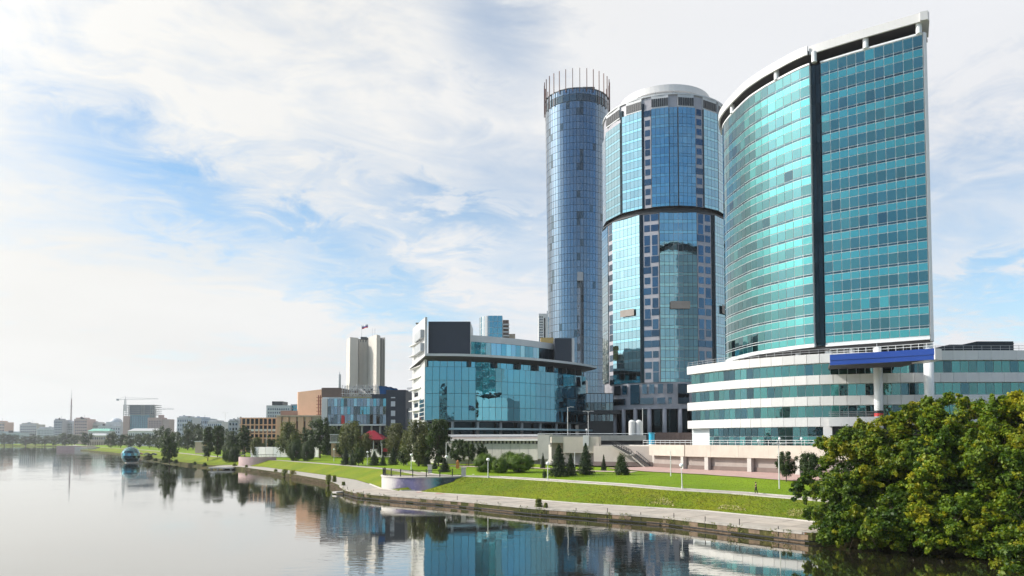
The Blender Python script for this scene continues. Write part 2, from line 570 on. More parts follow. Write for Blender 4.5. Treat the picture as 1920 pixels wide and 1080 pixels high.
# ------------------------------------------------------------------ ground, water, shore
def water_material():
    m = bpy.data.materials.new('river_water'); m.use_nodes = True
    t = NT(m.node_tree)
    g = t.n('ShaderNodeNewGeometry'); pos = g.outputs['Position']
    mp = t.n('ShaderNodeVectorMath', {0: pos, 1: (0.55, 1.0, 1.0)}, operation='MULTIPLY').outputs[0]
    a = t.n('ShaderNodeTexNoise', {'Vector': mp, 'Scale': 0.9, 'Detail': 3.0, 'Roughness': 0.55, 'Distortion': 0.4}).outputs[0]
    b = t.n('ShaderNodeTexNoise', {'Vector': pos, 'Scale': 0.03, 'Detail': 4.0, 'Roughness': 0.55, 'Distortion': 1.0}).outputs[0]
    calm = t.mrange(b, 0.40, 0.62, 0.15, 1.5)
    bp = t.n('ShaderNodeBump', {'Height': a, 'Strength': calm, 'Distance': 0.012})
    p = t.n('ShaderNodeBsdfPrincipled', {'Base Color': (0.022, 0.020, 0.012, 1), 'Roughness': 0.03, 'IOR': 1.6, 'Specular IOR Level': 0.5,
                                         'Normal': bp.outputs[0]})
    gl = t.n('ShaderNodeBsdfGlossy', {'Color': (.97, .955, .91, 1), 'Roughness': .03, 'Normal': bp.outputs[0]})
    lw = t.n('ShaderNodeLayerWeight', {'Blend': .5})
    mx = t.n('ShaderNodeMixShader', {0: t.m('MULTIPLY', t.m('POWER', lw.outputs['Facing'], 3.0), .72), 1: p.outputs[0], 2: gl.outputs[0]})
    o = t.n('ShaderNodeOutputMaterial'); t.link(mx.outputs[0], o.inputs[0])
    return m


def grass_material(name, a, b, c, dry=0.5):
    m = bpy.data.materials.new(name); m.use_nodes = True
    t = NT(m.node_tree)
    pos = t.n('ShaderNodeNewGeometry').outputs['Position']
    n1 = t.n('ShaderNodeTexNoise', {'Vector': pos, 'Scale': 0.12, 'Detail': 6.0, 'Roughness': 0.65}).outputs[0]
    n2 = t.n('ShaderNodeTexNoise', {'Vector': pos, 'Scale': 2.2, 'Detail': 5.0, 'Roughness': 0.7}).outputs[0]
    n3 = t.n('ShaderNodeTexNoise', {'Vector': pos, 'Scale': 0.45, 'Detail': 5.0, 'Roughness': 0.7}).outputs[0]
    n0 = t.n('ShaderNodeTexNoise', {'Vector': pos, 'Scale': 0.035, 'Detail': 4.0, 'Roughness': 0.6}).outputs[0]
    col = t.mix(t.mrange(n1, 0.35, 0.65), a, b)
    col = t.mix(t.mrange(n0, 0.42, 0.68, 0.0, 0.55), col, tuple(x * y for x, y in zip(a, (.62, .66, .8))))
    col = t.mix(t.m('MULTIPLY', t.mrange(n3, 0.5, 0.75), dry), col, c)
    n5 = t.n('ShaderNodeTexNoise', {'Vector': pos, 'Scale': 0.25, 'Detail': 8.0, 'Roughness': 0.75}).outputs[0]
    col = t.mix(t.mrange(n5, 0.52, 0.72, 0.0, 0.5), col, (.19, .17, .05))
    col = t.mix(t.mrange(n2, 0.35, 0.7, 0.0, 0.45), col, tuple(x * 0.5 for x in a))
    bp = t.n('ShaderNodeBump', {'Height': n2, 'Strength': 0.5, 'Distance': 0.25})
    p = t.n('ShaderNodeBsdfPrincipled', {'Base Color': col, 'Roughness': 0.8, 'Specular IOR Level': 0.15, 'Normal': bp.outputs[0]})
    o = t.n('ShaderNodeOutputMaterial'); t.link(p.outputs[0], o.inputs[0])
    MATS[name] = m
    return m


GRASS = grass_material('lawn_grass', (0.15, 0.25, 0.003), (0.20, 0.30, 0.004), (0.23, 0.27, 0.008), 0.4)
SLOPEG = grass_material('slope_grass', (0.125, 0.19, 0.004), (0.195, 0.225, 0.006), (0.22, 0.185, 0.018), 0.7)
EARTH = grass_material('bank_earth', (0.05, 0.06, 0.015), (0.09, 0.07, 0.03), (0.07, 0.08, 0.02), 0.5)
FARG = grass_material('inland_grass', (0.07, 0.11, 0.02), (0.12, 0.12, 0.05), (0.16, 0.15, 0.11), 0.7)

ZQ = 1.15
QK = [(170, -20), (84, 28), (51.5, 57), (47.5, 69), (41.5, 77), (33.2, 80.2), (31.8, 80.4), (27.2, 86.5), (19.7, 97.5), (11, 104.5), (3.2, 110.6), (-8.9, 124.0), (-22.5, 136), (-29.5, 143),
      (-33.8, 152), (-39, 168), (-46, 187), (-62, 216), (-82, 249), (-99, 277), (-120, 300), (-155, 348), (-230, 468), (-330, 620),
      (-457, 800), (-640, 1050), (-760, 1250), (-880, 1450), (-1000, 1530), (-1250, 1560), (-2200, 1600), (-5000, 1700)]
CORNER = 5       # from this key on a stone quay; before it a wooded natural bank
BRIGHT = 20


def dense(keys, step=3.0):
    out = []
    for i, (a, b) in enumerate(zip(keys, keys[1:])):
        L = math.dist(a, b)
        n = max(1, min(24, int(L / step)))
        for k in range(n):
            f = k / n
            out.append((a[0] + (b[0] - a[0]) * f, a[1] + (b[1] - a[1]) * f, i + f))
    out.append((*keys[-1], len(keys) - 1))
    return out


SH = dense(QK)
# smoothed land-side normals along the shore
_n = normals([(p[0], p[1]) for p in SH])
SHN = []
for i in range(len(SH)):
    acc = Vector((0, 0))
    for j in range(max(0, i - 7), min(len(SH), i + 8)):
        acc += Vector(_n[j])
    SHN.append(acc.normalized())
BIGN = Vector((0.55, 0.83)).normalized()


def widths(k):
    """promenade, slope and path widths at key k of the shore"""
    w = np.interp(k, [0, 5, 7, 9, 11, 12, 14, 16, 19, 21, 24, 30], [9, 8.6, 11, 10.5, 10, 9, 7.5, 7, 7, 9, 14, 20])
    s = np.interp(k, [0, 5, 7, 9, 11, 12, 14, 17, 19, 30], [8, 7.5, 8.5, 7.5, 10, 13, 8, 7, 6, 8])
    p = np.interp(k, [0, 5, 12, 20, 30], [4.6, 4.6, 4.6, 4, 5])
    return w, s, p


def zpath(k):
    return float(np.interp(k, [0, 5, 7, 9, 10, 14, 20, 30], [2.4, 2.7, 2.9, 3.3, 3.6, 3.7, 3.3, 3.0]))


def zq(k):
    return float(np.interp(k, [0, 4.0, 5.0, 30], [0.35, 0.5, ZQ, ZQ]))


LINES = []
for i, (x, y, k) in enumerate(SH):
    n = SHN[i]; w, s_, p_ = widths(k); zp = zpath(k); q = Vector((x, y))
    # the lookout stands on the promenade level: the flat ground runs on until it meets its round wall
    if 5.5 < k < 13:
        e = q - Vector((-16.3, 159.5)); bq = e.dot(n); disc = bq * bq - (e.length_squared - 8.9 ** 2)
        if disc > 0:
            t_ = w + s_; w = max(w, -bq - math.sqrt(disc) + .4); w = min(w, t_ + 6); s_ = max(.3, t_ - w)
    nb = (n * 0.35 + BIGN * 0.65).normalized() if k < 26 else n
    row = [(*q, -1.5), (*q, zq(k)), (*(q + n * w), zq(k)), (*(q + n * (w + s_)), zp), (*(q + n * (w + s_ + p_)), zp),
           (*(q + n * (w + s_ + p_) + nb * 18), zp + 0.6), (*(q + n * (w + s_ + p_) + nb * 40), 4.5), (*(q + n * (w + s_ + p_) + nb * 110), 5.0),
           (*(q + n * (w + s_ + p_) + nb * 320), 5.0), (*(q + n * (w + s_ + p_) + nb * 900), 5.0),
           (*(q + n * (w + s_ + p_) + nb * 6000), 5.0)]
    LINES.append(row)


def strip(name, a, b, mat, k0=0, k1=99, dz=0.0, cross=1):
    mb = MB(); vs_ = []; fs = []
    idx = [i for i in range(len(SH)) if k0 <= SH[i][2] <= k1]
    for i in idx:
        pa, pb = Vector(LINES[i][a]), Vector(LINES[i][b])
        for c in range(cross + 1):
            v = pa.lerp(pb, c / cross); v.z += dz
            vs_.append(v)
    m = cross + 1
    for i in range(len(idx) - 1):
        for c in range(cross):
            fs.append((i * m + c, i * m + c + 1, (i + 1) * m + c + 1, (i + 1) * m + c))
    mb.add(vs_, fs, mat)
    o = mb.build(name, smooth=True); tag(o, kind='structure')
    return o


def ground_z(x, y):
    """height of the terrain at a plan point (nearest shore station)"""
    best = None; p = Vector((x, y))
    for i in range(len(SH)):
        d = (SH[i][0] - x) ** 2 + (SH[i][1] - y) ** 2
        if best is None or d < best[0]:
            best = (d, i)
    i = best[1]; L = LINES[i]
    a = Vector(L[1][:2]); s = (p - a).dot(SHN[i])
    M = [L[1], L[2], L[3], L[4], L[6], L[7], L[8], L[9], L[10]]
    ds = [(Vector(q[:2]) - a).dot(SHN[i]) for q in M]
    return float(np.interp(s, ds, [q[2] for q in M]))


mb = MB(); mb.add([(-6000, -3000, 0), (6000, -3000, 0), (6000, 3000, 0), (-6000, 3000, 0)], [(0, 1, 2, 3)], water_material())
structure(mb, 'water')
mb = MB(); mb.add([(-9000, -6000, -6), (9000, -6000, -6), (9000, 12000, -6), (-9000, 12000, -6)], [(0, 1, 2, 3)], EARTH)
structure(mb, 'river_bed')
strip('shore_face', 0, 1, EARTH)
strip('wooded_bank', 1, 2, EARTH, 0, CORNER)
prom = strip('promenade', 1, 2, CONC, CORNER, BRIGHT, dz=-0.06)
strip('far_shore_grass', 1, 2, SLOPEG, BRIGHT, 99)
strip('grass_slope', 2, 3, SLOPEG, 0, 99, cross=3)
path_o = strip('upper_path', 3, 4, CONC, 0, 99, dz=-0.05)
strip('lawn', 4, 6, GRASS, 0, 99, cross=6)
strip('inland_ground', 6, 10, FARG, 0, 99, cross=4)


def shore_point(k, off_n, z=None):
    """plan point at shore key k, off_n metres inland of the quay edge"""
    ks = [p[2] for p in SH]
    i = max(0, min(len(SH) - 2, int(np.searchsorted(ks, k)) - 1))
    f = (k - ks[i]) / ((ks[i + 1] - ks[i]) or 1)
    p = Vector(SH[i][:2]).lerp(Vector(SH[i + 1][:2]), f)
    n = SHN[i].lerp(SHN[i + 1], f).normalized()
    q = p + n * off_n
    return Vector((q.x, q.y, 0)), n


# quay wall: stone courses and cap stones, promenade and path slabs -- every one a piece
quay_path = [(p[0], p[1]) for p in SH if CORNER <= p[2] <= 19]
Lq = length(quay_path)
qb = MB(); qb.ribbon(list(reversed(quay_path)), -0.6, -0.12, -1.5, ZQ - 0.28, CONC)
quay = tag(qb.build('quay_wall'), kind='structure')
# the path runs far: reversed so that its outer side faces the water
rp = list(reversed(quay_path))


def walk(path, step, maxd=170):
    n = int(length(path) / step)
    pts = even(path, n)
    return [(a, b) for a, b in zip(pts, pts[1:]) if math.hypot((a[0] + b[0]) / 2, (a[1] + b[1]) / 2) < maxd]


def block(name, parent, a, b, o0, o1, z0, z1, mat, gap=0.03, jit=0.0):
    r = Vector((b[0] - a[0], b[1] - a[1], 0)); w = r.length; r.normalize(); n = Vector((r.y, -r.x, 0))
    j = random.uniform(-jit, jit)
    p0 = Vector((a[0], a[1], 0)) + r * gap / 2; p1 = Vector((b[0], b[1], 0)) - r * gap / 2
    vs_ = []
    for z in (z0, z1):
        for p, o in ((p0, o0), (p0, o1 + j), (p1, o1 + j), (p1, o0)):
            q = p + n * o; vs_.append((q.x, q.y, z + (j * 0.3 if z == z1 else 0)))
    m = MB(); m.add(vs_, [(0, 3, 2, 1), (4, 5, 6, 7), (0, 1, 5, 4), (1, 2, 6, 5), (2, 3, 7, 6), (3, 0, 4, 7)], mat)
    return m.build(name, parent)


nb = 0
for (a, b) in walk(rp, 2.2):
    block('cap_stone', quay, a, b, -0.75, 0.1, ZQ - 0.24, ZQ + 0.02, CONC, 0.04, 0.03)
for z0, z1, st in ((-0.9, 0.36, 1.9), (0.38, ZQ - 0.27, 1.5)):
    for (a, b) in walk(rp, st, 150):
        block('stone_block', quay, a, b, -0.2, 0.0, z0, z1, STONE, 0.05, 0.05)
far_rp = [p for p in rp if math.hypot(*p) > 145]
mb = MB(); mb.ribbon(far_rp, -0.12, 0.0, -1.5, ZQ - 0.3, STONE); mb.build('stone_course', quay)

# low broken rail along the quay edge
rail = thing('quay_railing', 'low dark rusty rail on short posts along the stone quay edge', 'railing', (20, 97, ZQ))
near = [p for p in rp if math.hypot(*p) < 160]
cut = even(near, 60)
mb = MB()
for i in range(60):
    if random.random() < 0.93:
        a, b = cut[i], cut[i + 1]
        mb.tube([(a[0], a[1], ZQ - 0.1), (b[0], b[1], ZQ - 0.1)], 0.035, RUST, 5)
        mb.tube([(a[0], a[1], 0.25), (b[0], b[1], 0.25)], 0.035, BLACK, 5)
mb.ribbon(near, 0.10, 0.16, 0.16, 0.3, BLACK)
mb.build('rail_bar', rail)
for i in range(0, 60, 3):
    p = cut[i]; h = random.choice((0.2, 0.35, 0.6, 0.75))
    MB().tube([(p[0], p[1], 0.1), (p[0], p[1], ZQ + h)], 0.045, BLACK, 6).build('post', rail)

# promenade slabs in two rows, upper path slabs in one, kerbs
for i in range(len(SH) - 1):
    pass
for (k0, row0, row1, z_, par, mat, nm, step) in ((CORNER + 0.05, 0.8, 0.48, None, prom, SLABM, 'paving_slab', 2.6),):
    line = [(p[0], p[1]) for p in SH if CORNER <= p[2] <= 14]
    for (a, b) in zip(even(line, 36), even(line, 36)[1:]):
        ia = min(range(len(SH)), key=lambda i: (SH[i][0] - a[0]) ** 2 + (SH[i][1] - a[1]) ** 2)
        ib = min(range(len(SH)), key=lambda i: (SH[i][0] - b[0]) ** 2 + (SH[i][1] - b[1]) ** 2)
        wa, wb = widths(SH[ia][2])[0], widths(SH[ib][2])[0]
        for f0, f1 in ((0.085, 0.36), (0.365, 0.66), (0.665, 0.965)):
            vs_ = []
            na, nbn = SHN[ia], SHN[ib]
            for z in (ZQ - 0.05, ZQ - 0.01 + random.uniform(-.012, .012)):
                for p, n, w, f, e in ((a, na, wa, f0, .03), (b, nbn, wb, f0, -.03), (b, nbn, wb, f1, -.03), (a, na, wa, f1, .03)):
                    q = Vector(p[:2]) + n * w * f + (Vector(b[:2]) - Vector(a[:2])).normalized() * e
                    vs_.append((q.x, q.y, z))
            m = MB(); m.add(vs_, [(0, 1, 2, 3), (4, 7, 6, 5), (0, 4, 5, 1), (1, 5, 6, 2), (2, 6, 7, 3), (3, 7, 4, 0)], SLABM)
            m.build('paving_slab', prom)
idx = [i for i in range(len(SH)) if CORNER <= SH[i][2] <= 15]


def line_pts(j, f=0.0, j2=None):
    out = []
    for i in idx:
        p = Vector(LINES[i][j])
        if j2 is not None:
            p = p.lerp(Vector(LINES[i][j2]), f)
        out.append(tuple(p))
    return out


f_line, b_line = even(line_pts(3), 44), even(line_pts(4), 44)
for i in range(44):
    a, b, c, d = (Vector(f_line[i]), Vector(f_line[i + 1]), Vector(b_line[i + 1]), Vector(b_line[i]))
    for s0, s1 in ((0.09, 0.5), (0.52, 0.92)):
        q = [a.lerp(d, s0), b.lerp(c, s0), b.lerp(c, s1), a.lerp(d, s1)]
        cc = sum(q, Vector()) / 4
        q = [cc + (v - cc) * 0.985 for v in q]
        dz = random.uniform(-.01, .01)
        m = MB(); m.add([v - Vector((0, 0, .045)) for v in q] + [v + Vector((0, 0, -.005 + dz)) for v in q],
                        [(0, 1, 2, 3), (4, 7, 6, 5), (0, 4, 5, 1), (1, 5, 6, 2), (2, 6, 7, 3), (3, 7, 4, 0)], SLABM)
        m.build('paving_slab', path_o)
for j, d in ((3, 1), (4, -1), (2, -1)):
    ln = even(line_pts(j), 50)
    mbk = MB()
    vs_ = []; fs = []
    for i, p in enumerate(ln):
        q = ln[min(i + 1, len(ln) - 1)]; o = ln[max(i - 1, 0)]
        tx, ty = q[0] - o[0], q[1] - o[1]; l = math.hypot(tx, ty); n = Vector((ty / l, -tx / l, 0))
        n = n * d * 0.3
        for v in ((0, 0, -.2), (0, 0, .10), (n.x, n.y, .10), (n.x, n.y, -.2)):
            vs_.append((p[0] + v[0], p[1] + v[1], p[2] + v[2]))
    for i in range(len(ln) - 1):
        for k in range(4):
            fs.append((4 * i + k, 4 * i + (k + 1) % 4, 4 * i + 4 + (k + 1) % 4, 4 * i + 4 + k))
    mbk.add(vs_, fs, CONCP)
    structure(mbk, 'kerb')

# ================================================================== the curved teal tower and its podium
S = 1.09
CENT = Vector((75.0 * S, 165.0 * S))
ZPL = 9.9                                   # plaza level
tw_raw = [(52.5, 178), (49.6, 169), (50.6, 157.5), (52.2, 152), (54.1, 148), (57.5, 142.4), (62.7, 137.9), (67.6, 134.3), (73.3, 130.3)]
tw = smooth_path([(a * S, b * S) for a, b in tw_raw], 8)
i_cut = min(range(len(tw)), key=lambda i: abs(project((tw[i][0], tw[i][1], 60))[0] - 1528))
i_cut2 = min(range(len(tw)), key=lambda i: abs(project((tw[i][0], tw[i][1], 60))[0] - 1547))
TWZ0, TWZ1 = zat(634, 142.0), zat(64, 142.0)
tower = thing('office_tower', 'curved teal glass tower with white overhanging roof rim, standing on columns above the podium',
              'skyscraper', (tw[i_cut][0], tw[i_cut][1], ZPL))
back = [(80.2 * S, 144 * S), (86 * S, 165 * S), (62 * S, 182 * S)]
# core behind the glass
mb = MB()
core = offset(tw, -0.25)
mb.prism(core + back, TWZ0, TWZ1, MULL, LGREY); mb.build('wall', tower)
nfl = 14; FH = (TWZ1 - TWZ0 - 0.6) / nfl
rows = []
for k in range(nfl):
    z = TWZ0 + 0.5 + k * FH
    rows += [(z, z + 0.36 * FH, TEAL_S), (z + 0.36 * FH, z + 0.48 * FH, TEAL_D), (z + 0.48 * FH, z + FH, lambda: random.choices((TEAL_V, TEAL_D, TEAL_S), (97, 1, 2))[0])]
left = offset(tw[:i_cut + 1], 0.9); right = tw[i_cut2:]
mb = MB(); mb.ribbon(left, -0.9, 0.0, TWZ0, TWZ1, MULL); mb.ribbon(right, -0.2, 0.0, TWZ0, TWZ1, MULL); mb.build('mullion_frame', tower)
pc = Pieces(tower, 'glass_pane')
curtain(pc, left, 20, rows, gap=0.13, tilt=0.005, out=0.02)
curtain(pc, right, 11, rows, gap=0.13, tilt=0.003, out=0.02)
pc.finish()
# dark recess between the two halves
mb = MB(); mb.ribbon(tw[i_cut:i_cut2 + 1], -0.2, 0.05, TWZ0, TWZ1, BLACKG)
mb.build('dark_recess', tower)
pr = Pieces(tower, 'dark_pane')
a, b = tw[i_cut], tw[i_cut2]
mid = ((a[0] + b[0]) / 2, (a[1] + b[1]) / 2)
for k in range(nfl):
    z = TWZ0 + 0.5 + k * FH
    pr.quad(a, mid, z, z + FH, BLACKG, out=0.35, gap=0.1); pr.quad(mid, b, z, z + FH, BLACKG, out=0.35, gap=0.1)
pr.finish()
# thin white coping and base trim
mb = MB(); mb.ribbon(left, -0.3, 0.2, TWZ1, TWZ1 + 0.35, WHITEM); mb.ribbon(right, -0.3, 0.2, TWZ1, TWZ1 + 0.35, WHITEM); mb.build('coping', tower)
mb = MB(); mb.ribbon(left, -0.6, 0.12, TWZ0 - 0.22, TWZ0, WHITEM); mb.ribbon(right, -0.6, 0.12, TWZ0 - 0.22, TWZ0, WHITEM); mb.build('base_trim', tower)
# white end wall on the right
e0 = tw[-1]
mb = MB(); mb.prism([(e0[0] + 0.02, e0[1] - 0.25), (e0[0] + 0.95, e0[1] + 0.3), (back[0][0] + 0.25, back[0][1]), (back[0][0] - 1, back[0][1])], TWZ0 - 0.5, TWZ1 + 0.4, WHITEM)
mb.build('end_wall', tower)
# roof rim
RZ0, RZ1 = TWZ1 + 2.1, TWZ1 + 3.85
mb = MB()
lo = tw[:i_cut + 1]
ro = tw[i_cut:]
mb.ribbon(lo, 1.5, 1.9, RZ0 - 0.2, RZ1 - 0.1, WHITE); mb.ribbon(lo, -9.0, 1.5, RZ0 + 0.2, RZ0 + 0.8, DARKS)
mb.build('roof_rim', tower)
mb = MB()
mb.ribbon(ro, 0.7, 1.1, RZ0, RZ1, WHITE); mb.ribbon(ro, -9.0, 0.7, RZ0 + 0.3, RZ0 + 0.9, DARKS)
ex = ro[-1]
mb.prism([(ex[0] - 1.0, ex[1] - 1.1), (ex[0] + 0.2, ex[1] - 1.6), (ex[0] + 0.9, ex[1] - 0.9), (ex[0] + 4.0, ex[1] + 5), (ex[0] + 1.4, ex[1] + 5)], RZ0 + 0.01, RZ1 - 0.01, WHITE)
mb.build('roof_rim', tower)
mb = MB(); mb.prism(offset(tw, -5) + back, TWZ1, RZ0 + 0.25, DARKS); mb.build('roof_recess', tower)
mb = MB(); mb.prism(offset(tw, -1.5) + back, RZ0 + 0.95, RZ1 - 0.3, LGREY); mb.build('roof', tower)
for fpx in (1378, 1462, 1532, 1622, 1726):
    i = min(range(len(tw)), key=lambda i: abs(project((*tw[i][:2], TWZ1))[0] - fpx))
    q = offset(tw, 0.1 if fpx > 1540 else 0.9)[i]
    MB().tube([(q[0], q[1], TWZ1 + 0.2), (q[0], q[1], RZ0 + 0.3)], 0.55, WHITEM, 12).build('roof_column', tower, smooth=False)
# underside and supporting columns
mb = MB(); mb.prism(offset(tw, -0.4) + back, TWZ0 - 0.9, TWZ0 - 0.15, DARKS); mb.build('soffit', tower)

pod_raw = [(39.3, 166.0), (39.2, 165), (42.7, 157.5), (47.1, 150.3), (53, 144.2), (59.3, 139.6), (67.8, 136.8), (76.7, 135.3), (92.6, 134.8), (125, 134.6)]
pod = smooth_path([(a * S, b * S) for a, b in pod_raw[1:]], 8)
BZ = [CZ + (z - CZ) * S for z in (27.3, 23.3, 19.3, 15.35)]
BH = 1.72 * S
for px_, Dc, z0, z1, r in ((1432, 0, None, None, .62), (1490, 0, None, None, .62), (1550, 0, None, None, .7), (1590, 0, None, None, .6),
                           (1645, 148.4, ZPL, None, .82), (1740, 143.9, ZPL, None, .88)):
    if Dc:
        q = (xat(px_, Dc, 30), Dc)
    else:
        i = min(range(len(tw)), key=lambda i: abs(project((*tw[i][:2], 30))[0] - px_)); q = offset(tw, -1.6)[i]
    mb = MB(); mb.tube([(q[0], q[1], z0 or BZ[0] - 0.5), (q[0], q[1], TWZ0 - 0.3)], r, WHITEM, 24); mb.build('column', tower, smooth=True)
    if px_ == 1645:
        zb = zat(775, Dc)
        MB().tube([(q[0], q[1], zb), (q[0], q[1], zb + 0.55)], r + 0.03, BLACK, 24).build('column_band', tower)
        MB().tube([(q[0], q[1], zb - 0.6), (q[0], q[1], zb)], r + 0.03, RED, 24).build('column_band', tower)

# ---- podium
podium = thing('podium_building', 'low curved building with long white bands and teal strip windows under the curved teal tower', 'office building',
               (pod[10][0], pod[10][1], ZPL))
pback = [(125 * S, 175 * S), (52 * S, 190 * S), (46 * S, 180 * S)]
mb = MB(); mb.prism(offset(pod, -0.8) + pback, ZPL, BZ[0] - 0.4, MULL, LGREY); mb.build('wall', podium)
bands = Pieces(podium, 'band_panel')
nseg = 44
outp = even(pod, nseg)
for bi, z in enumerate(BZ):
    for i in range(nseg):
        block('band_panel', podium, outp[i], outp[i + 1], -0.7, 0.55, z - BH, z, WHITE, 0.03)
# left end cap panels
rows_w = [(BZ[1], BZ[0] - BH), (BZ[2], BZ[1] - BH), (BZ[3], BZ[2] - BH)]
pw = Pieces(podium, 'window_pane')
nwin = 66


def podglass():
    r = random.random()
    return TEAL_V if r < 0.70 else (TEAL_D if r < 0.97 else TEAL_S)


for z0, z1 in rows_w:
    curtain(pw, offset(pod, -0.8), nwin, [(z0 + .05, z1 - .05, podglass)], gap=0.10, tilt=0.004)
pw.finish()
# railing on the podium roof
mb = MB()
rl = even(offset(pod, 0.2), 60)
for h in (0.45, 0.95):
    mb.tube([(p[0], p[1], BZ[0] + h) for p in rl], 0.04, STEEL, 5)
mb.build('roof_rail', podium)
mb = MB()
for p in rl:
    mb.tube([(p[0], p[1], BZ[0] - .05), (p[0], p[1], BZ[0] + 1.0)], 0.035, STEEL, 5)
tag(mb.build('rail_posts', podium), kind='stuff')
# ground floor glazing
g0 = min(range(len(pod)), key=lambda i: abs(project((*pod[i][:2], 12))[0] - 1328))
g1 = min(range(len(pod)), key=lambda i: abs(project((*pod[i][:2], 12))[0] - 1548))
gpath = offset(pod, -0.72)[g0:g1 + 1]
gz1 = BZ[3] - BH
pg = Pieces(podium, 'ground_floor_pane')
curtain(pg, gpath, 18, [(ZPL + .1, ZPL + 2.0, podglass), (ZPL + 2.0, gz1 - .05, lambda: random.choice((TEAL_V, TEAL_D)))], gap=0.12, tilt=0.004)
pg.finish()
q = pod[g1]; q2 = pod[g1 + 1]
n_ = normals(pod)[g1]
mb = MB(); c0 = Vector((q[0], q[1], 0)); tt = Vector((-n_[1], n_[0], 0)); nn_ = Vector((*n_, 0))
P0 = c0 - nn_ * 0.6; P1 = c0 + tt * 1.7 - nn_ * 0.6
mb.prism([(P0 + nn_ * 1.1)[:2], (P1 + nn_ * 1.1)[:2], (P1 - nn_ * 2)[:2], (P0 - nn_ * 2)[:2]], ZPL, gz1 - 0.003, WHITE); mb.build('corner_pier', podium)
# projecting white balcony band on the right with its rail
i0 = min(range(len(pod)), key=lambda i: abs(project((*pod[i][:2], 15))[0] - 1556))
i1 = min(range(len(pod)), key=lambda i: abs(project((*pod[i][:2], 15))[0] - 1640))
bal = pod[i0:i1 + 1]
mb = MB(); mb.ribbon(bal, 0.56, 2.2, BZ[3] - BH + .02, BZ[3] - .02, WHITE); mb.build('balcony', podium)
mb = MB()
for h in (0.35, 0.7, 1.0):
    mb.tube([(p[0], p[1], BZ[3] + h) for p in offset(bal, 2.0)], 0.045, STEEL, 5)
mb.build('balcony_rail', podium)
mb = MB(); mb.ribbon(pod[i0:], -0.85, -0.6, ZPL, gz1 - .01, DARKM); mb.build('ground_floor_recess', podium)
# blue roof slab carried by the two tall columns
bl = [(xat(1556, 141.5, 26), 141.5), (xat(1600, 139.2, 26), 139.2), (xat(1650, 136.8, 26), 136.8), (xat(1700, 134.2, 26), 134.2), (xat(1752, 131.5, 26), 131.5)]
bl = smooth_path(bl, 5)
bz0, bz1 = zat(674, 131.5), zat(653, 131.5)
bcan = thing('blue_canopy', 'long bright blue canopy edge on two tall white columns before the podium', 'canopy', (bl[12][0], bl[12][1], bz0))
mb = MB(); mb.ribbon(bl, -0.35, 0.0, bz0 + .9, bz1, BLUE); mb.build('fascia', bcan)
mb = MB(); mb.ribbon(bl, -0.6, -0.12, bz0, bz0 + .9, BLUE); mb.build('lower_fascia', bcan)
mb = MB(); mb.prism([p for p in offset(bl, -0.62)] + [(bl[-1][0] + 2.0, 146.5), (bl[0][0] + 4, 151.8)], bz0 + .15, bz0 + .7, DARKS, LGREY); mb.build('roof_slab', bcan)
e = bl[-1]
mb = MB(); mb.prism([(e[0] + .02, e[1] - .2), (e[0] + 2.0, e[1] + 1.2), (e[0] + 2.2, e[1] + 7), (e[0] - .3, e[1] + 7)], bz0, bz1, WHITE); mb.build('end_panel', bcan)
mb = MB()
for h in (0.5, 1.0):
    mb.tube([(p[0], p[1], bz1 + h) for p in offset(bl, -0.3)], 0.05, WHITEM, 5)
for p in even(offset(bl, -0.3), 14):
    mb.tube([(p[0], p[1], bz1), (p[0], p[1], bz1 + 1.0)], 0.045, WHITEM, 5)
mb.build('railing', bcan)
# dark plant boxes on the podium roof
for (xa, xb, ya, lab) in ((1781, 1832, 646, 'low dark plant box on the podium roof, beside the taller one'), (1832, 1901, 640, 'tall dark slatted plant box on the podium roof at the far right')):
    D = 160; z0 = BZ[0] - 0.4; z1 = zat(ya, D)
    x0, x1 = xat(xa, D, z1), xat(xb, D, z1) - 0.1
    t_ = thing('plant_box', lab, 'plant box', ((x0 + x1) / 2, D, z0), 'plant boxes on the podium roof')
    MB().box((x0, D, z0), (x1, D + 6, z1), NAVY).build('body', t_)
    mb = MB()
    for k in range(7):
        z = z0 + 0.4 + k * (z1 - z0 - .5) / 7
        MB().box((x0 - .05, D - .08, z), (x1 + .05, D - .003, z + .22), BLACK).build('slat', t_)

# ================================================================== round tower with granite strips (middle)
XC2, DC2, R2 = 56.6, 275.0, 22.9
XC2 = xat(1248, DC2, 60)
plaza_tower = thing('round_office_tower', 'round blue glass tower with grey granite strips and a white ring on its roof', 'skyscraper', (XC2, DC2 - R2, ZPL))


def arc2(px, rad=1.0, ref=117.0):
    # where the line of sight through that picture column meets the round wall
    k = (px - CX) / FPX * CT; c = (px - CX) / FPX * (62 - CZ) * ST
    r = R2 * rad
    A = k * k + 1; B = 2 * (k * (c - XC2) - DC2); C_ = (c - XC2) ** 2 + DC2 ** 2 - r * r
    disc = max(0.0, B * B - 4 * A * C_)
    Y = (-B - math.sqrt(disc)) / (2 * A); X = k * Y + c
    v = Vector((X - XC2, Y - DC2)).normalized() * r
    return (XC2 + v.x, DC2 + v.y)


def circle(xc, yc, r, n):
    return [(xc + r * math.sin(2 * math.pi * k / n), yc - r * math.cos(2 * math.pi * k / n)) for k in range(n)]


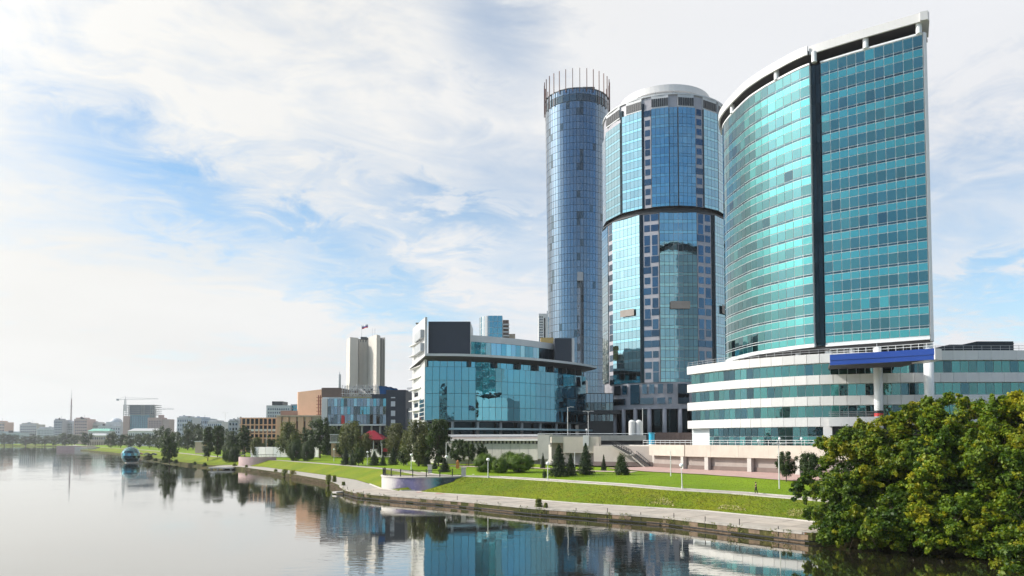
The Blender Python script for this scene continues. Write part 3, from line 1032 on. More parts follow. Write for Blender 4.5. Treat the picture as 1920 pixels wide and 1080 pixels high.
Z_A, Z_B, Z_C, Z_D, Z_E = zat(766, 252), zat(716, 252), zat(396, 252), zat(392, 252) + 1.2, zat(176, 252)
mb = MB(); mb.prism(circle(XC2, DC2, R2 * .985, 60), Z_A, Z_C, GRANITE); mb.build('lower_wall', plaza_tower)
mb = MB(); mb.prism(circle(XC2, DC2, R2 * .93, 60), Z_C, Z_D, BLACK); mb.build('dark_band', plaza_tower)
mb = MB(); mb.ribbon(circle(XC2, DC2, R2, 72), -.6, .35, Z_C - .25, Z_C + .15, DARKM, closed=True); mb.build('band_edge', plaza_tower)
mb = MB(); mb.prism(circle(XC2, DC2, R2 * .975, 60), Z_D, Z_E, GRANITE, LGREY); mb.build('upper_wall', plaza_tower)
p2 = Pieces(plaza_tower, 'glass_pane')
p2w = Pieces(plaza_tower, 'window')
fr = MB(); fd = MB()


def facet(pa, pb, ncol, z0, z1, nf, vis, spa, out=0.35, rad=1.0, frame=MULLD):
    a, b = arc2(pa, rad), arc2(pb, rad)
    h = (z1 - z0) / nf
    fr.ribbon([a, b], -1.4, out - .03, z0, z1, frame)
    r_ = []
    for k in range(nf):
        r_ += [(z0 + k * h, z0 + k * h + .30 * h, spa), (z0 + k * h + .30 * h, z0 + (k + 1) * h, vis)]
    curtain(p2, [a, b], ncol, r_, gap=0.10, tilt=0.0022, out=out)


def strip_windows(pa, pb, cols, z0, z1, nf, rad=1.0, seed=0):
    a, b = arc2(pa, rad), arc2(pb, rad)
    fr.ribbon([a, b], -1.4, 0.1, z0, z1, GRANITE)
    rd = random.Random(seed); h = (z1 - z0) / nf
    pts = even([a, b], cols)
    for i in range(cols):
        for k in range(nf):
            u = rd.random()
            w0, w1 = (0.12, 0.88) if u < .7 else (0.0, 1.0)
            pa_, pb_ = pts[i], pts[i + 1]
            l0 = tuple(pa_[j] + (pb_[j] - pa_[j]) * w0 for j in (0, 1)); l1 = tuple(pa_[j] + (pb_[j] - pa_[j]) * w1 for j in (0, 1))
            z = z0 + k * h
            p2w.quad(l0, l1, z + (.3 * h if u > .25 else 0.0), z + h * .95, WINM, out=0.12, gap=0.1, tilt=.004)


nL = 16
facet(1131.5, 1142, 3, Z_B + 1, Z_C - .3, nL, BLUE_V_LIT, BLUE_S)
strip_windows(1142, 1151, 1, Z_B, Z_C - .3, nL, seed=3)
facet(1151, 1202, 7, Z_B, Z_C - .3, nL, BLUE_V_LIT, BLUE_S, out=.6)
strip_windows(1207, 1236, 2, Z_B, Z_C - .3, nL, seed=5)
facet(1237, 1307, 8, Z_B, Z_C - .3, nL, BLUE_V, BLUE_S, out=.5)
strip_windows(1308, 1334, 2, Z_B, Z_C - .3, nL, seed=8)
facet(1339, 1364.5, 6, Z_B + 2, Z_C - .3, nL, BLUE_V, BLUE_S, out=.6)
for a_, b_ in ((1202, 1207), (1334, 1339)):
    fd.ribbon([arc2(a_), arc2(b_)], -1.4, .2, Z_B, Z_C - .3, BLACKG)
nU = 10
UR = .985
facet(1131.5, 1139, 2, Z_D, Z_E - 7, nU, BLUE_V_LIT, BLUE_S, rad=UR)
facet(1139, 1166, 5, Z_D, Z_E - 6, nU, BLUE_V_LIT, BLUE_S, rad=UR)
facet(1170, 1207, 5, Z_D, Z_E - 4.5, nU, BLUE_V_LIT, BLUE_S, rad=UR, out=.5)
strip_windows(1210, 1223, 1, Z_D, Z_E - 4.5, nU, rad=UR, seed=11)
facet(1224, 1257, 4, Z_D, Z_E - 4.5, nU, BLUE_V, BLUE_S, rad=UR, out=.5)
facet(1257.5, 1273, 2, Z_D, Z_E - 4.5, nU, BLUE_V, BLUE_V, rad=UR, out=.3)
facet(1274, 1306, 4, Z_D, Z_E - 4.5, nU, BLUE_V, BLUE_V, rad=UR, out=.5)
strip_windows(1307, 1320, 1, Z_D, Z_E - 4.5, nU, rad=UR, seed=14)
facet(1321, 1347, 4, Z_D, Z_E - 4.5, nU, BLUE_V, BLUE_S, rad=UR, out=.5)
facet(1348, 1364.5, 4, Z_D, Z_E - 4.5, nU, BLUE_V, BLUE_S, rad=UR)
for a_, b_ in ((1166, 1170), (1207, 1210)):
    fd.ribbon([arc2(a_, UR), arc2(b_, UR)], -1.4, .2, Z_D, Z_E - 2, BLACKG)
# granite head with dark louvres
lv = [(1140, 1165), (1177, 1206), (1224, 1256), (1274, 1304), (1321, 1346), (1350, 1363)]
for a_, b_ in lv:
    A, B = arc2(a_, UR), arc2(b_, UR)
    fr.ribbon([A, B], -1.4, .30, Z_E - 4.4, Z_E, LGREY)
    n_l = max(3, int((b_ - a_) / 4))
    pts = even([A, B], n_l)
    for i in range(n_l):
        block('louvre', plaza_tower, pts[i], pts[i + 1], .32, .45, Z_E - 3.9, Z_E - 1.1, DARKM, .15)
fr.build('facade_frame', plaza_tower); fd.build('dark_joint', plaza_tower)
# granite base floors with windows
Zf = [(Z_B - 3.9, Z_B - .6), (Z_A + 1.6, Z_A + 3.8)]
for pa_, pb_, rr in ((1151, 1163, 0), (1166, 1175, 0), (1181, 1198, 2), (1203, 1212, 0), (1216, 1226, 0), (1232, 1242, 0), (1249, 1260, 0), (1269, 1290, 2), (1300, 1312, 0),
                     (1150, 1172, 1), (1199, 1224, 1), (1230, 1246, 1), (1251, 1258, 1), (1299, 1318, 1)):
    A, B = arc2(pa_), arc2(pb_)
    z0, z1 = Zf[0] if rr == 0 else (Zf[1] if rr == 1 else (Zf[1][0], Zf[0][1]))
    p2w.quad(A, B, z0, z1, WINM, out=.15, gap=.05, tilt=.004)
p2.finish(); p2w.finish()
gl = MB()
# ground floor: columns, dark glass behind
mb = MB(); mb.prism(circle(XC2, DC2, R2 * .86, 40), ZPL, Z_A, BLACKG, DARKS); mb.build('ground_floor_glass', plaza_tower)
for k in range(-6, 7):
    th = k * R(13.5)
    q = (XC2 + R2 * .955 * math.sin(th), DC2 - R2 * .955 * math.cos(th))
    MB().tube([(q[0], q[1], ZPL), (q[0], q[1], Z_A + .2)], .75, GRANITE, 14).build('column', plaza_tower, smooth=True)
# crown ring
rc = circle(XC2 + .6, DC2 + 1.5, 16.6, 60)
mb = MB(); mb.ribbon(rc, -.8, 0, Z_E + 4.9, Z_E + 7.3, WHITE, closed=True); mb.build('crown_ring', plaza_tower)
mb = MB(); mb.ribbon(rc, -3.2, -.82, Z_E + 5.0, Z_E + 5.6, LGREY, closed=True); mb.prism(circle(XC2, DC2, 9.5, 40), Z_E, Z_E + 5.1, GREYP)
mb.build('crown_drum', plaza_tower)
for k in range(0, 60, 4):
    q = rc[k]; v = (Vector(q) - Vector((XC2, DC2))) * .96 + Vector((XC2, DC2))
    MB().tube([(v.x, v.y, Z_E), (v.x, v.y, Z_E + 5.0)], .3, LGREY, 8).build('crown_post', plaza_tower)
mb = MB(); mb.ribbon(circle(XC2, DC2, R2 * UR, 72), -.8, .3, Z_E, Z_E + .5, LGREY, closed=True); mb.build('parapet', plaza_tower)
mb = MB()
for h in (.9,):
    mb.ribbon(circle(XC2, DC2, R2 * .93, 60), -.04, .04, Z_E + h, Z_E + h + .08, STEEL, closed=True)
mb.build('roof_rail', plaza_tower)
# beige service panels hung on the facade
for (a_, b_, y0, y1) in ((1165, 1191, 575, 588), (1256, 1293, 566, 580), (1350, 1364, 567, 583)):
    A, B = arc2(a_), arc2(b_)
    block('beige_panel', plaza_tower, A, B, .72, .8, zat(y1, 253), zat(y0, 253), pmat('dull_beige', (.30, .26, .23), .7, .2), .05)

# ================================================================== tall slim round tower (back)
XC1 = xat(1083, 440, 100); DC1, R1 = 440.0, 18.9
Z1T = zat(165, 421)
tall = thing('tall_round_tower', 'tallest slim dark blue glass tower with a crown of thin rust red fins', 'skyscraper', (XC1, DC1 - R1, ZPL))


def rad1(z):
    return R1 * (0.90 + 0.10 * max(0.0, min(1.0, (z - 30) / (Z1T - 40))))


NS = 30
lv_z = list(np.linspace(ZPL, Z1T - 7.5, 50))
mb = MB(); vs_ = []; fs = []
for z in (ZPL, 30, Z1T - 10, Z1T):
    r = rad1(z) - .25
    vs_ += [(XC1 + r * math.sin(2 * math.pi * k / NS), DC1 - r * math.cos(2 * math.pi * k / NS), z) for k in range(NS)]
for i in range(3):
    for k in range(NS):
        l = (k + 1) % NS
        fs.append((i * NS + k, i * NS + l, (i + 1) * NS + l, (i + 1) * NS + k))
fs.append(tuple(range(3 * NS, 4 * NS)))
mb.add(vs_, fs, MULLD); mb.build('core_wall', tall)
p1 = Pieces(tall, 'glass_pane')
for k in range(NS):
    t0, t1 = 2 * math.pi * (k - .5) / NS, 2 * math.pi * (k + .5) / NS
    thm = (t0 + t1) / 2
    if math.cos(thm) < -0.25:
        continue
    for i in range(len(lv_z) - 1):
        z0, z1 = lv_z[i], lv_z[i + 1]; r = rad1((z0 + z1) / 2)
        for (f0, f1) in ((0, .5), (.5, 1)):
            ta, tb = t0 + (t1 - t0) * f0, t0 + (t1 - t0) * f1
            A = (XC1 + r * math.sin(ta), DC1 - r * math.cos(ta)); B = (XC1 + r * math.sin(tb), DC1 - r * math.cos(tb))
            u = random.random()
            mt = DARK_V if u < .012 else (NAVY_V if (k % 5) else DARK_V if u < .25 else NAVY_V)
            p1.quad(A, B, z0, z1, mt, out=0.0, gap=.16, tilt=.0022)
p1.finish()
p1h = Pieces(tall, 'crown_pane')
for k in range(NS):
    t0, t1 = 2 * math.pi * (k - .5) / NS, 2 * math.pi * (k + .5) / NS
    A = (XC1 + R1 * math.sin(t0), DC1 - R1 * math.cos(t0)); B = (XC1 + R1 * math.sin(t1), DC1 - R1 * math.cos(t1))
    p1h.quad(A, B, Z1T - 7.3, Z1T - 3.2, DARK_V, out=0, gap=.3)
    p1h.quad(A, B, Z1T - 3.2, Z1T, NAVY_V, out=0, gap=.3)
p1h.finish()
for k in range(NS):
    th = 2 * math.pi * k / NS
    q = Vector((math.sin(th), -math.cos(th)))
    a = Vector((XC1, DC1)) + q * (R1 + .45); b = Vector((XC1, DC1)) + q * (R1 + .9); tv = Vector((q.y, -q.x)) * .16
    mb = MB(); mb.prism([(a - tv)[:], (a + tv)[:], (b + tv)[:], (b - tv)[:]], Z1T - 8 if q.x < -.6 or q.x > .5 else Z1T - 2, Z1T + 11.5, pmat('fin_paint', (.13, .055, .045), .6, .3))
    mb.build('crown_fin', tall)
mb = MB(); mb.box((XC1 + 2, DC1 - R1 + 3, Z1T), (XC1 + 9, DC1 - R1 + 8, Z1T + 2.2), DARKM); mb.build('roof_box', tall)
mb = MB(); mb.ribbon(circle(XC1, DC1, R1, 40), -.5, .4, Z1T, Z1T + .4, MULLD, closed=True); mb.build('parapet', tall)
# vertical service rail down the front
sx = xat(1089, 421, 100)
mb = MB(); mb.box((sx - .25, DC1 - R1 - .5, ZPL), (sx + .25, DC1 - R1 - .1, zat(510, 421)), MULLD); mb.build('service_rail', tall)
mb = MB(); mb.box((sx - 1.8, DC1 - R1 - 1.6, zat(527, 421)), (sx + 1.2, DC1 - R1 - .5, zat(511, 421)), GREYP); mb.build('cleaning_cradle', tall)

# ================================================================== glass hall with the wide eyebrow roof
gp = [(797, 228), (835, 227.5), (870, 228.3), (910, 231), (947, 234.5), (990, 239.5), (1030, 246), (1070, 254.5), (1098, 264)]
hall = smooth_path([(xat(px, D, 25), D) for px, D in gp], 6)
HZ0, HZ1 = zat(788, 228), zat(688, 228)
glass_hall = thing('glass_hall', 'wide blue glass building with curved eyebrow roof and blank dark screen box on top', 'office building', (hall[20][0], hall[20][1], ZPL))
sw = [(xat(773.5, 252, 25), 252.0), hall[0]]             # white side wall, seen from the left
mb = MB(); mb.prism([sw[0]] + [(p[0], p[1]) for p in offset(hall, -.5)] + [(hall[-1][0] + 3, 285), (sw[0][0] + 8, 285)], HZ0 - .4, HZ1, MULLD, LGREY); mb.build('wall', glass_hall)
ph = Pieces(glass_hall, 'glass_pane')
nr = 4; hh = (HZ1 - HZ0) / nr


def hallglass():
    return SKY_V if random.random() < .93 else BLUE_S


curtain(ph, hall, 30, [(HZ0 + k * hh, HZ0 + (k + 1) * hh, SKY_V) for k in range(nr)], gap=.10, tilt=.003, out=.05)
# glazing between the facade head and the eyebrow, set back
ZE0, ZE1 = zat(675, 224), zat(663.5, 224)
cl = offset(hall, -1.2)
mb = MB(); mb.ribbon(cl, -.6, -.05, HZ1, ZE0 + .6, MULLD); mb.build('clerestory_wall', glass_hall)
curtain(ph, cl, 30, [(HZ1 + .1, ZE0 + .3, SKY_V)], gap=.12, tilt=.004, out=0)
ph.finish()
for f in (0.20, .33, .46, .58, .68, .78, .86, .93):
    pts = even(hall, 100); i = int(f * 100)
    block('eyebrow_bracket', glass_hall, pts[i], pts[min(i + 1, 100)], -1.1, .6, HZ1 + .1, ZE0 + .4, DARKM, 0)
# eyebrow roof: sharp edge, raked soffit
eb = [(xat(768, 247, 33), 247)] + [(xat(797, 222.5, 35), 222.5)] + [(p[0], p[1]) for p in offset(hall, 4.5)[4:]] + [(hall[-1][0] + 3.5, hall[-1][1] + 1.5)]
inn = [(sw[0][0] + 4, 256)] + [(hall[0][0] + 2, 233)] + [(p[0], p[1]) for p in offset(hall, -2.5)[4:]] + [(hall[-1][0] - 2.5, hall[-1][1] + 4)]
vs_ = []; fs = []; fs2 = []; fs3 = []
n = len(eb)
for i in range(n):
    k = 0 if i > 0 else -1.6
    vs_ += [(*inn[i], ZE0 - .1 + k), (*eb[i], ZE1 - .75 + k), (*eb[i], ZE1 + k), (*inn[i], ZE1 + .5 + k)]
for i in range(n - 1):
    a, b = 4 * i, 4 * i + 4
    fs.append((a, b, b + 1, a + 1)); fs2.append((a + 1, b + 1, b + 2, a + 2)); fs3.append((a + 2, b + 2, b + 3, a + 3))
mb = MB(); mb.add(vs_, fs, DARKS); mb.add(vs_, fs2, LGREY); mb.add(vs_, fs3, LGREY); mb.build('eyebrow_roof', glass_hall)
# screen box on the roof
sD = 230.0
z0, z1 = ZE1 + .3, zat(602.5, sD)
x0, x1 = xat(803, sD, z1), xat(882, sD, z1)
mb = MB(); mb.box((x0, sD + .3, z0), (x1, sD + 16, z1), LGREY); mb.build('screen_box', glass_hall)
mb = MB(); mb.box((x0 + .05, sD, z0), (x1 - .05, sD + .297, z1 - .1), NAVY); mb.build('screen_panel', glass_hall)
# upper storey behind
up = [(p[0], p[1]) for p in offset(hall, -5)]
ua = min(range(len(up)), key=lambda i: abs(project((*up[i], 42))[0] - 880)); ub = min(range(len(up)), key=lambda i: abs(project((*up[i], 42))[0] - 1046))
upp = up[ua:ub + 1]
UZ1, UZ2 = zat(642, 236), zat(630, 236)
mb = MB(); mb.ribbon(upp, -8, 0, ZE1 + .4, UZ1, MULLD); mb.build('upper_wall', glass_hall)
pu = Pieces(glass_hall, 'upper_pane'); curtain(pu, upp, 20, [(ZE1 + .5, UZ1, lambda: random.choice((SKY_V, BLUE_V, BLUE_S)))], gap=.1, tilt=.005, out=.02); pu.finish()
mb = MB(); mb.ribbon(upp, -8.2, .4, UZ1 + .003, UZ2, LGREY); mb.build('upper_parapet', glass_hall)
D = 250.0; zt = zat(634, D)
mb = MB(); mb.box((xat(1040, D, 40), D, ZE1 - .8), (xat(1072, D, 40), D + 10, zt), NAVY); mb.build('dark_box', glass_hall)
mb = MB(); mb.box((xat(1072, D, 40) + .005, D + .2, ZE1 - .8), (xat(1077, D, 40), D + 10, zt), WHITE); mb.build('box_edge', glass_hall)
D = 262.0
mb = MB(); mb.box((xat(1014, D, 42), D, UZ1), (xat(1038, D, 42), D + 3, zat(633, D)), pmat('ochre_cladding', (.42, .29, .10), .7, .3, 1.5)); mb.build('ochre_box', glass_hall)
# white side wall, its balconies and fins
wl = [sw[0], (hall[0][0] - .02, hall[0][1])]
mb = MB(); mb.ribbon(wl, -.6, .1, HZ0 - .4, zat(606, 240), pmat('side_panel', (.50, .50, .49), .5, .15)); mb.build('side_wall', glass_hall)
for yy in (641, 661, 686, 706, 727, 748, 768):
    z = zat(yy + 2, 238)
    f0 = .1; a = Vector(wl[0]).lerp(Vector(wl[1]), f0); b = Vector(wl[0]).lerp(Vector(wl[1]), .72)
    nrm_ = Vector(normals([a, b])[0])
    mb = MB(); t0 = a + nrm_ * 1.7
    mb.prism([a[:], t0[:], (b + nrm_ * .4)[:], b[:]], z, z + .28, WHITE); mb.build('balcony_fin', glass_hall)
for yy in (624, 648):
    a = Vector(wl[0]).lerp(Vector(wl[1]), .45); b = Vector(wl[0]).lerp(Vector(wl[1]), .95)
    block('balcony_box', glass_hall, a[:], b[:], .1, 1.3, zat(yy + 15, 236), zat(yy, 236), GREYP, 0)
psw = Pieces(glass_hall, 'side_window')
for yy in (735, 755, 775):
    a = Vector(wl[0]).lerp(Vector(wl[1]), .2); b = Vector(wl[0]).lerp(Vector(wl[1]), .5)
    psw.quad(a[:], b[:], zat(yy + 8, 240), zat(yy, 240), WINM, out=.12, gap=.1)
for k in range(5):
    for j in range(2):
        a = Vector(wl[0]).lerp(Vector(wl[1]), .62 + j * .17); b = Vector(wl[0]).lerp(Vector(wl[1]), .79 + j * .17)
        psw.quad(a[:], b[:], zat(788 - k * 8, 232), zat(781 - k * 8, 232), TEAL_V, out=.12, gap=.1)
psw.finish()
# ochre stack on the roof corner
q = at(787, 610, 244)
MB().box((q.x - .8, 244, zat(626, 244)), (q.x + .8, 245.5, zat(607, 244)), pmat('ochre_cladding', (.42, .29, .10))).box((q.x - 1.3, 243.5, zat(607, 244)), (q.x + 1.3, 246, zat(605.5, 244)), DARKM).build('roof_stack', glass_hall)
# recessed ground floor with columns and a pale canopy
mb = MB(); mb.ribbon(offset(hall, -4), -1, 0, ZPL, HZ0 - .4, BLACKG); mb.build('ground_floor_glass', glass_hall)
for i in range(0, 8):
    p = even(offset(hall, -2.2), 8)[i]
    MB().tube([(p[0], p[1], ZPL), (p[0], p[1], HZ0 - .3)], .45, GREYP, 10).build('column', glass_hall)
mb = MB(); mb.ribbon(offset(hall, 1.5)[2:], -4, 1.2, zat(806, 228), zat(802.5, 228), pmat('pale_blue_edge', (.3, .42, .46), .3, .1)); mb.build('lower_canopy', glass_hall)
# dark link between the hall and the round tower
link = thing('link_building', 'low dark glass link block between the blue glass hall and the round granite tower', 'building', (xat(1110, 268, 15), 268, ZPL))
la, lb = (xat(1085, 266, 20), 266), (xat(1150, 266, 20), 266)
mb = MB(); mb.box((la[0], 266.2, ZPL), (lb[0], 285, zat(737, 266)), DARKM); mb.build('wall', link)
pl_ = Pieces(link, 'glass_pane')
curtain(pl_, [la, lb], 9, [(zat(790, 266), zat(772, 266), DARK_V), (zat(772, 266), zat(755, 266), DARK_V), (zat(755, 266), zat(738, 266), NAVY_V)], gap=.15, tilt=.004); pl_.finish()
mb = MB(); mb.box((la[0] - 1, 262, zat(776, 262)), (lb[0] + 2, 266.19, zat(769, 262)), DARKM); mb.build('canopy', link)

# ================================================================== terrace, plaza, retaining walls
T = [(33.0, 186.5), (34.5, 182), (40, 168), (52.5, 150), (60, 139), (74, 121), (110, 95)]
plz = [(xat(838, 223, 10), 223), (xat(1010, 211, 10), 211), (xat(1036, 203, 10), 203), (xat(1180, 197, 10), 197), T[0]] + T[1:] + [(260, 60), (260, 420), (-34, 420), (-34, 250), (-26, 232)]
mb = MB(); mb.prism(plz, 2.0, ZPL, CONCP, ASPH); structure(mb, 'plaza')
# sloped beige parapet band over a recessed wall with columns
terr = thing('terrace_wall', 'long beige retaining wall with a recessed lower wall and square columns, between the lawn and the white banded podium', 'retaining wall', (45, 160, 4.6))
tp = T[1:]
tpe = even(tp, 16)
for i in range(16):
    block('parapet_panel', terr, tpe[i], tpe[i + 1], .02, 1.3, 7.45, ZPL + .12, BEIGE, .025)
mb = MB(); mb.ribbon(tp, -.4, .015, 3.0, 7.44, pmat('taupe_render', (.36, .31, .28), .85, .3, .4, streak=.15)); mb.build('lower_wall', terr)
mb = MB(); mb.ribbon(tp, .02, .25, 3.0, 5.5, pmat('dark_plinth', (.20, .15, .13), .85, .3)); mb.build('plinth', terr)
for px_ in (1287, 1330, 1412, 1500):
    i = min(range(200), key=lambda i: abs(project((*even(tp, 199)[i][:2], 6))[0] - px_)); q = even(tp, 199)[i]; n = normals(even(tp, 199))[i]
    a = (q[0] - n[1] * -.45, q[1] - n[0] * .45); tv = (-n[1], n[0])
    a = (q[0] - tv[0] * .5, q[1] - tv[1] * .5); b = (q[0] + tv[0] * .5, q[1] + tv[1] * .5)
    block('column', terr, a, b, .3, 1.2, 3.5, 7.44, CONCP, 0)
# railing along the terrace
trail = thing('terrace_railing', 'thin white two-bar railing along the top of the long beige terrace wall', 'railing', (45, 160, ZPL))
mb = MB()
tq = even(offset(T, .3), 60)
for h in (.55, 1.05):
    mb.tube([(p[0], p[1], ZPL + .1 + h) for p in tq], .045, WHITEM, 5)
mb.build('rail_bar', trail)
mb = MB()
for p in tq:
    mb.tube([(p[0], p[1], ZPL), (p[0], p[1], ZPL + 1.15)], .04, WHITEM, 5)
tag(mb.build('rail_posts', trail), kind='stuff')
# pink paved walk below
pk0 = even(offset(T[1:], .3), 30); pk1 = even(offset(T[1:], 13.0), 30)
mb = MB(); vs_ = []; fs = []
for a, b in zip(pk0, pk1):
    for f in (0, .33, .66, 1):
        x, y = a[0] + (b[0] - a[0]) * f, a[1] + (b[1] - a[1]) * f
        vs_.append((x, y, ground_z(x, y) + .14))
for i in range(30):
    for k in range(3):
        fs.append((4 * i + k, 4 * i + k + 1, 4 * i + k + 5, 4 * i + k + 4))
mb.add(vs_, fs, PINKP); structure(mb, 'pink_walk')


def wall_px(name, parent, px0, px1, D0, D1, y0, y1, mat, thick=1.0, dref=None):
    """wall segment between two picture columns at given distances; heights taken at the nearer end"""
    D = dref or (D0 + D1) / 2
    z0, z1 = zat(y1, D), zat(y0, D)
    m = MB(); a = (xat(px0, D0, z1), D0); b = (xat(px1, D1, z1), D1)
    m.ribbon([a, b], -thick, 0, z0, z1, mat)
    return m.build(name, parent)


par = thing('parking_wall', 'pale weathered concrete parking wall with a slotted top and slab roof below the blue glass hall', 'retaining wall', (-5, 214, 5))
for i in range(10):
    p0, p1 = 838 + 17 * i, 838 + 17 * (i + 1)
    wall_px('concrete_panel', par, p0 + .2, p1 - .2, 221 - i * 1.2, 219.8 - i * 1.2, 832, 862, CONCP, .4, 214)
wall_px('slot_recess', par, 838, 1008, 221.5, 209.5, 825, 832, DARKS, .3)
for i in range(24):
    p0 = 838 + 7.1 * i
    wall_px('slot_beam', par, p0, p0 + 3.4, 221.2 - i * .5, 221 - i * .5, 827, 831.8, CONCP, .5, 214)
wall_px('roof_edge', par, 836, 1008, 219.8, 207.6, 823, 826.5, WHITE, 3)
wall_px('roof_edge', par, 838, 1008, 222, 210.5, 819.5, 823, pmat('taupe_render', (.36, .31, .28)), 2)
wall_px('roof_slab', par, 840, 1008, 224, 213, 814.5, 818.5, LGREY, 6)
gw = thing('grey_wall_block', 'plain grey concrete wall block standing between the parking wall and the beige wall', 'wall', (xat(1022, 206, 6), 206, 5))
wall_px('wall', gw, 1008, 1037, 207, 204.5, 815, 861, pmat('grey_render', (.30, .30, .28), .85, .3, .3, streak=.2), 6)
ramp = thing('upper_plaza_wall', 'long grey wall with a dark horizontal slot behind the beige stair wall', 'wall', (10, 201, ZPL))
wall_px('wall', ramp, 1030, 1212, 202, 198, 816, 826.2, pmat('grey_render', (.30, .30, .28)), 1)
wall_px('slot', ramp, 1032, 1212, 203, 199, 826.2, 838, DARKS, 1)
wall_px('coping', ramp, 1008, 1232, 204, 198, 812.6, 813.6, WHITEM, .2)
bw = thing('beige_wall_block', 'beige wall block with a small dark window and a shadowed niche at its left end', 'wall', (18, 192, 5))
wall_px('wall', bw, 1056, 1123, 192, 190, 819, 849.5, BEIGE, 5)
wall_px('lintel', bw, 1034, 1056, 192, 192, 819, 830.5, BEIGE, 5)
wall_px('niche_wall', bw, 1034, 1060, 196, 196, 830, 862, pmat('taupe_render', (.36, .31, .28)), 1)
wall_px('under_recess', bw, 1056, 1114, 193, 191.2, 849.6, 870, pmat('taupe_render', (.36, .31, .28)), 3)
wall_px('window', bw, 1081, 1092, 191.5, 191.3, 825, 835, BLACKG, .6)
wall_px('window', bw, 1104.5, 1115, 190.9, 190.6, 825, 835, BLACKG, .6)
wall_px('white_box', bw, 1093, 1104, 190.5, 190.2, 816, 836, WHITE, 2)
lw = thing('stair_wall', 'plain beige lower wall carrying the diagonal staircase, left of the columned terrace wall', 'retaining wall', (26, 187, 5))
wall_px('wall', lw, 1113, 1226, 189.5, 182.5, 836.3, 871, pmat('warm_render', (.50, .44, .39), .85, .25, .3, .1, 3, streak=.12), 4)
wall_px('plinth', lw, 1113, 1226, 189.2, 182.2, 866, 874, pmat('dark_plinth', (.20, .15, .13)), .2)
st = thing('staircase', 'two-flight diagonal outdoor staircase with dark side rails climbing the beige wall', 'staircase', (31, 182, 5))


def flight(px0, y0, px1, y1, D0, D1, n):
    a, b = at(px0, y0, D0), at(px1, y1, D1)
    for i in range(n):
        f0, f1 = i / n, (i + 1) / n
        p, q = a.lerp(b, f0), a.lerp(b, f1)
        z = q.z
        m = MB(); m.ribbon([(p.x, p.y), (q.x, q.y)], -.1, 1.8, z - .4, z, CONC); m.build('step', st)
    for o in (-.02, 1.85):
        m = MB()
        n_ = Vector(normals([(a.x, a.y), (b.x, b.y)])[0])
        for h in (.1, .95):
            m.tube([(a.x + n_.x * o, a.y + n_.y * o, a.z + h), (b.x + n_.x * o, b.y + n_.y * o, b.z + h)], .09 if h < .5 else .06, DARKM, 6)
        for k in range(8):
            p = a.lerp(b, k / 7)
            m.tube([(p.x + n_.x * o, p.y + n_.y * o, p.z), (p.x + n_.x * o, p.y + n_.y * o, p.z + .95)], .04, DARKM, 5)
        m.build('stair_rail', st)


flight(1152, 834, 1183, 851, 187, 185, 9)
flight(1193, 853, 1218, 874, 184.5, 181.5, 11)
a, b = at(1183, 851, 185), at(1193, 853, 184.5)
m = MB(); m.ribbon([(a.x, a.y), (b.x, b.y)], -.1, 1.8, a.z - .4, a.z - .005, CONC); m.build('landing', st)

# plaza furniture
pc_ = at(1222, 833, 184)
ad = thing('advertising_column', 'bright turquoise round advertising column on the plaza edge beside the brown hoarding', 'advertising column', (pc_.x, 184, ZPL))
zt = zat(811, 184)
MB().lathe((pc_.x, 184, ZPL), [(.75, 0), (.75, .3)], WHITEM, 20).build('base', ad)
MB().lathe((pc_.x, 184, ZPL), [(.7, .3), (.7, zt - ZPL - .25)], CYAN, 20).build('poster_drum', ad, smooth=False)
MB().lathe((pc_.x, 184, ZPL), [(.8, zt - ZPL - .25), (.8, zt - ZPL)], pmat('teal_cap', (.05, .3, .42)), 20).build('cap', ad)
hb = thing('hoarding', 'dull brown board hoarding on the plaza between the turquoise column and the white podium', 'fence', (xat(1264, 196, 10), 196, ZPL))
for i in range(12):
    wall_px('board', hb, 1229 + i * 6.1, 1229 + i * 6.1 + 5.9, 196, 196, 811, 834, BROWN, .1)
for i, (px_, lab) in enumerate(((1185, 'white upright storage tank on the plaza, the left one of the pair'), (1198, 'white upright storage tank on the plaza, next to the light pole'))):
    D = 205; X = xat(px_, D, 12); zt = zat(788, D)
    tk = thing('storage_tank', lab, 'tank', (X, D, ZPL), 'white tanks on the plaza')
    MB().lathe((X, D, ZPL), [(.9, .8), (.9, zt - ZPL - .4), (.55, zt - ZPL), (.2, zt - ZPL + .1)], WHITE, 20).build('shell', tk, smooth=False)
    MB().lathe((X, D, ZPL), [(.92, 1.2), (.92, 1.3)], GREYP, 20).lathe((X, D, ZPL), [(.92, 2.6), (.92, 2.7)], GREYP, 20).build('hoop', tk)
    MB().lathe((X, D, ZPL), [(.7, 0), (.7, .8)], DARKM, 12).build('stand', tk)
# small coloured things seen over the plaza wall: parked cars
CARS = [(1085, 205, (.02, .03, .2), 'dark blue car parked on the plaza behind the grey wall'), (1145, 202, (.45, .03, .04), 'red car parked on the plaza behind the grey wall'),
        (1157, 201.5, (.04, .12, .35), 'bright blue car parked on the plaza beside a red one'), (1028, 209, (.3, .08, .08), 'maroon car parked on the plaza above the grey wall block')]


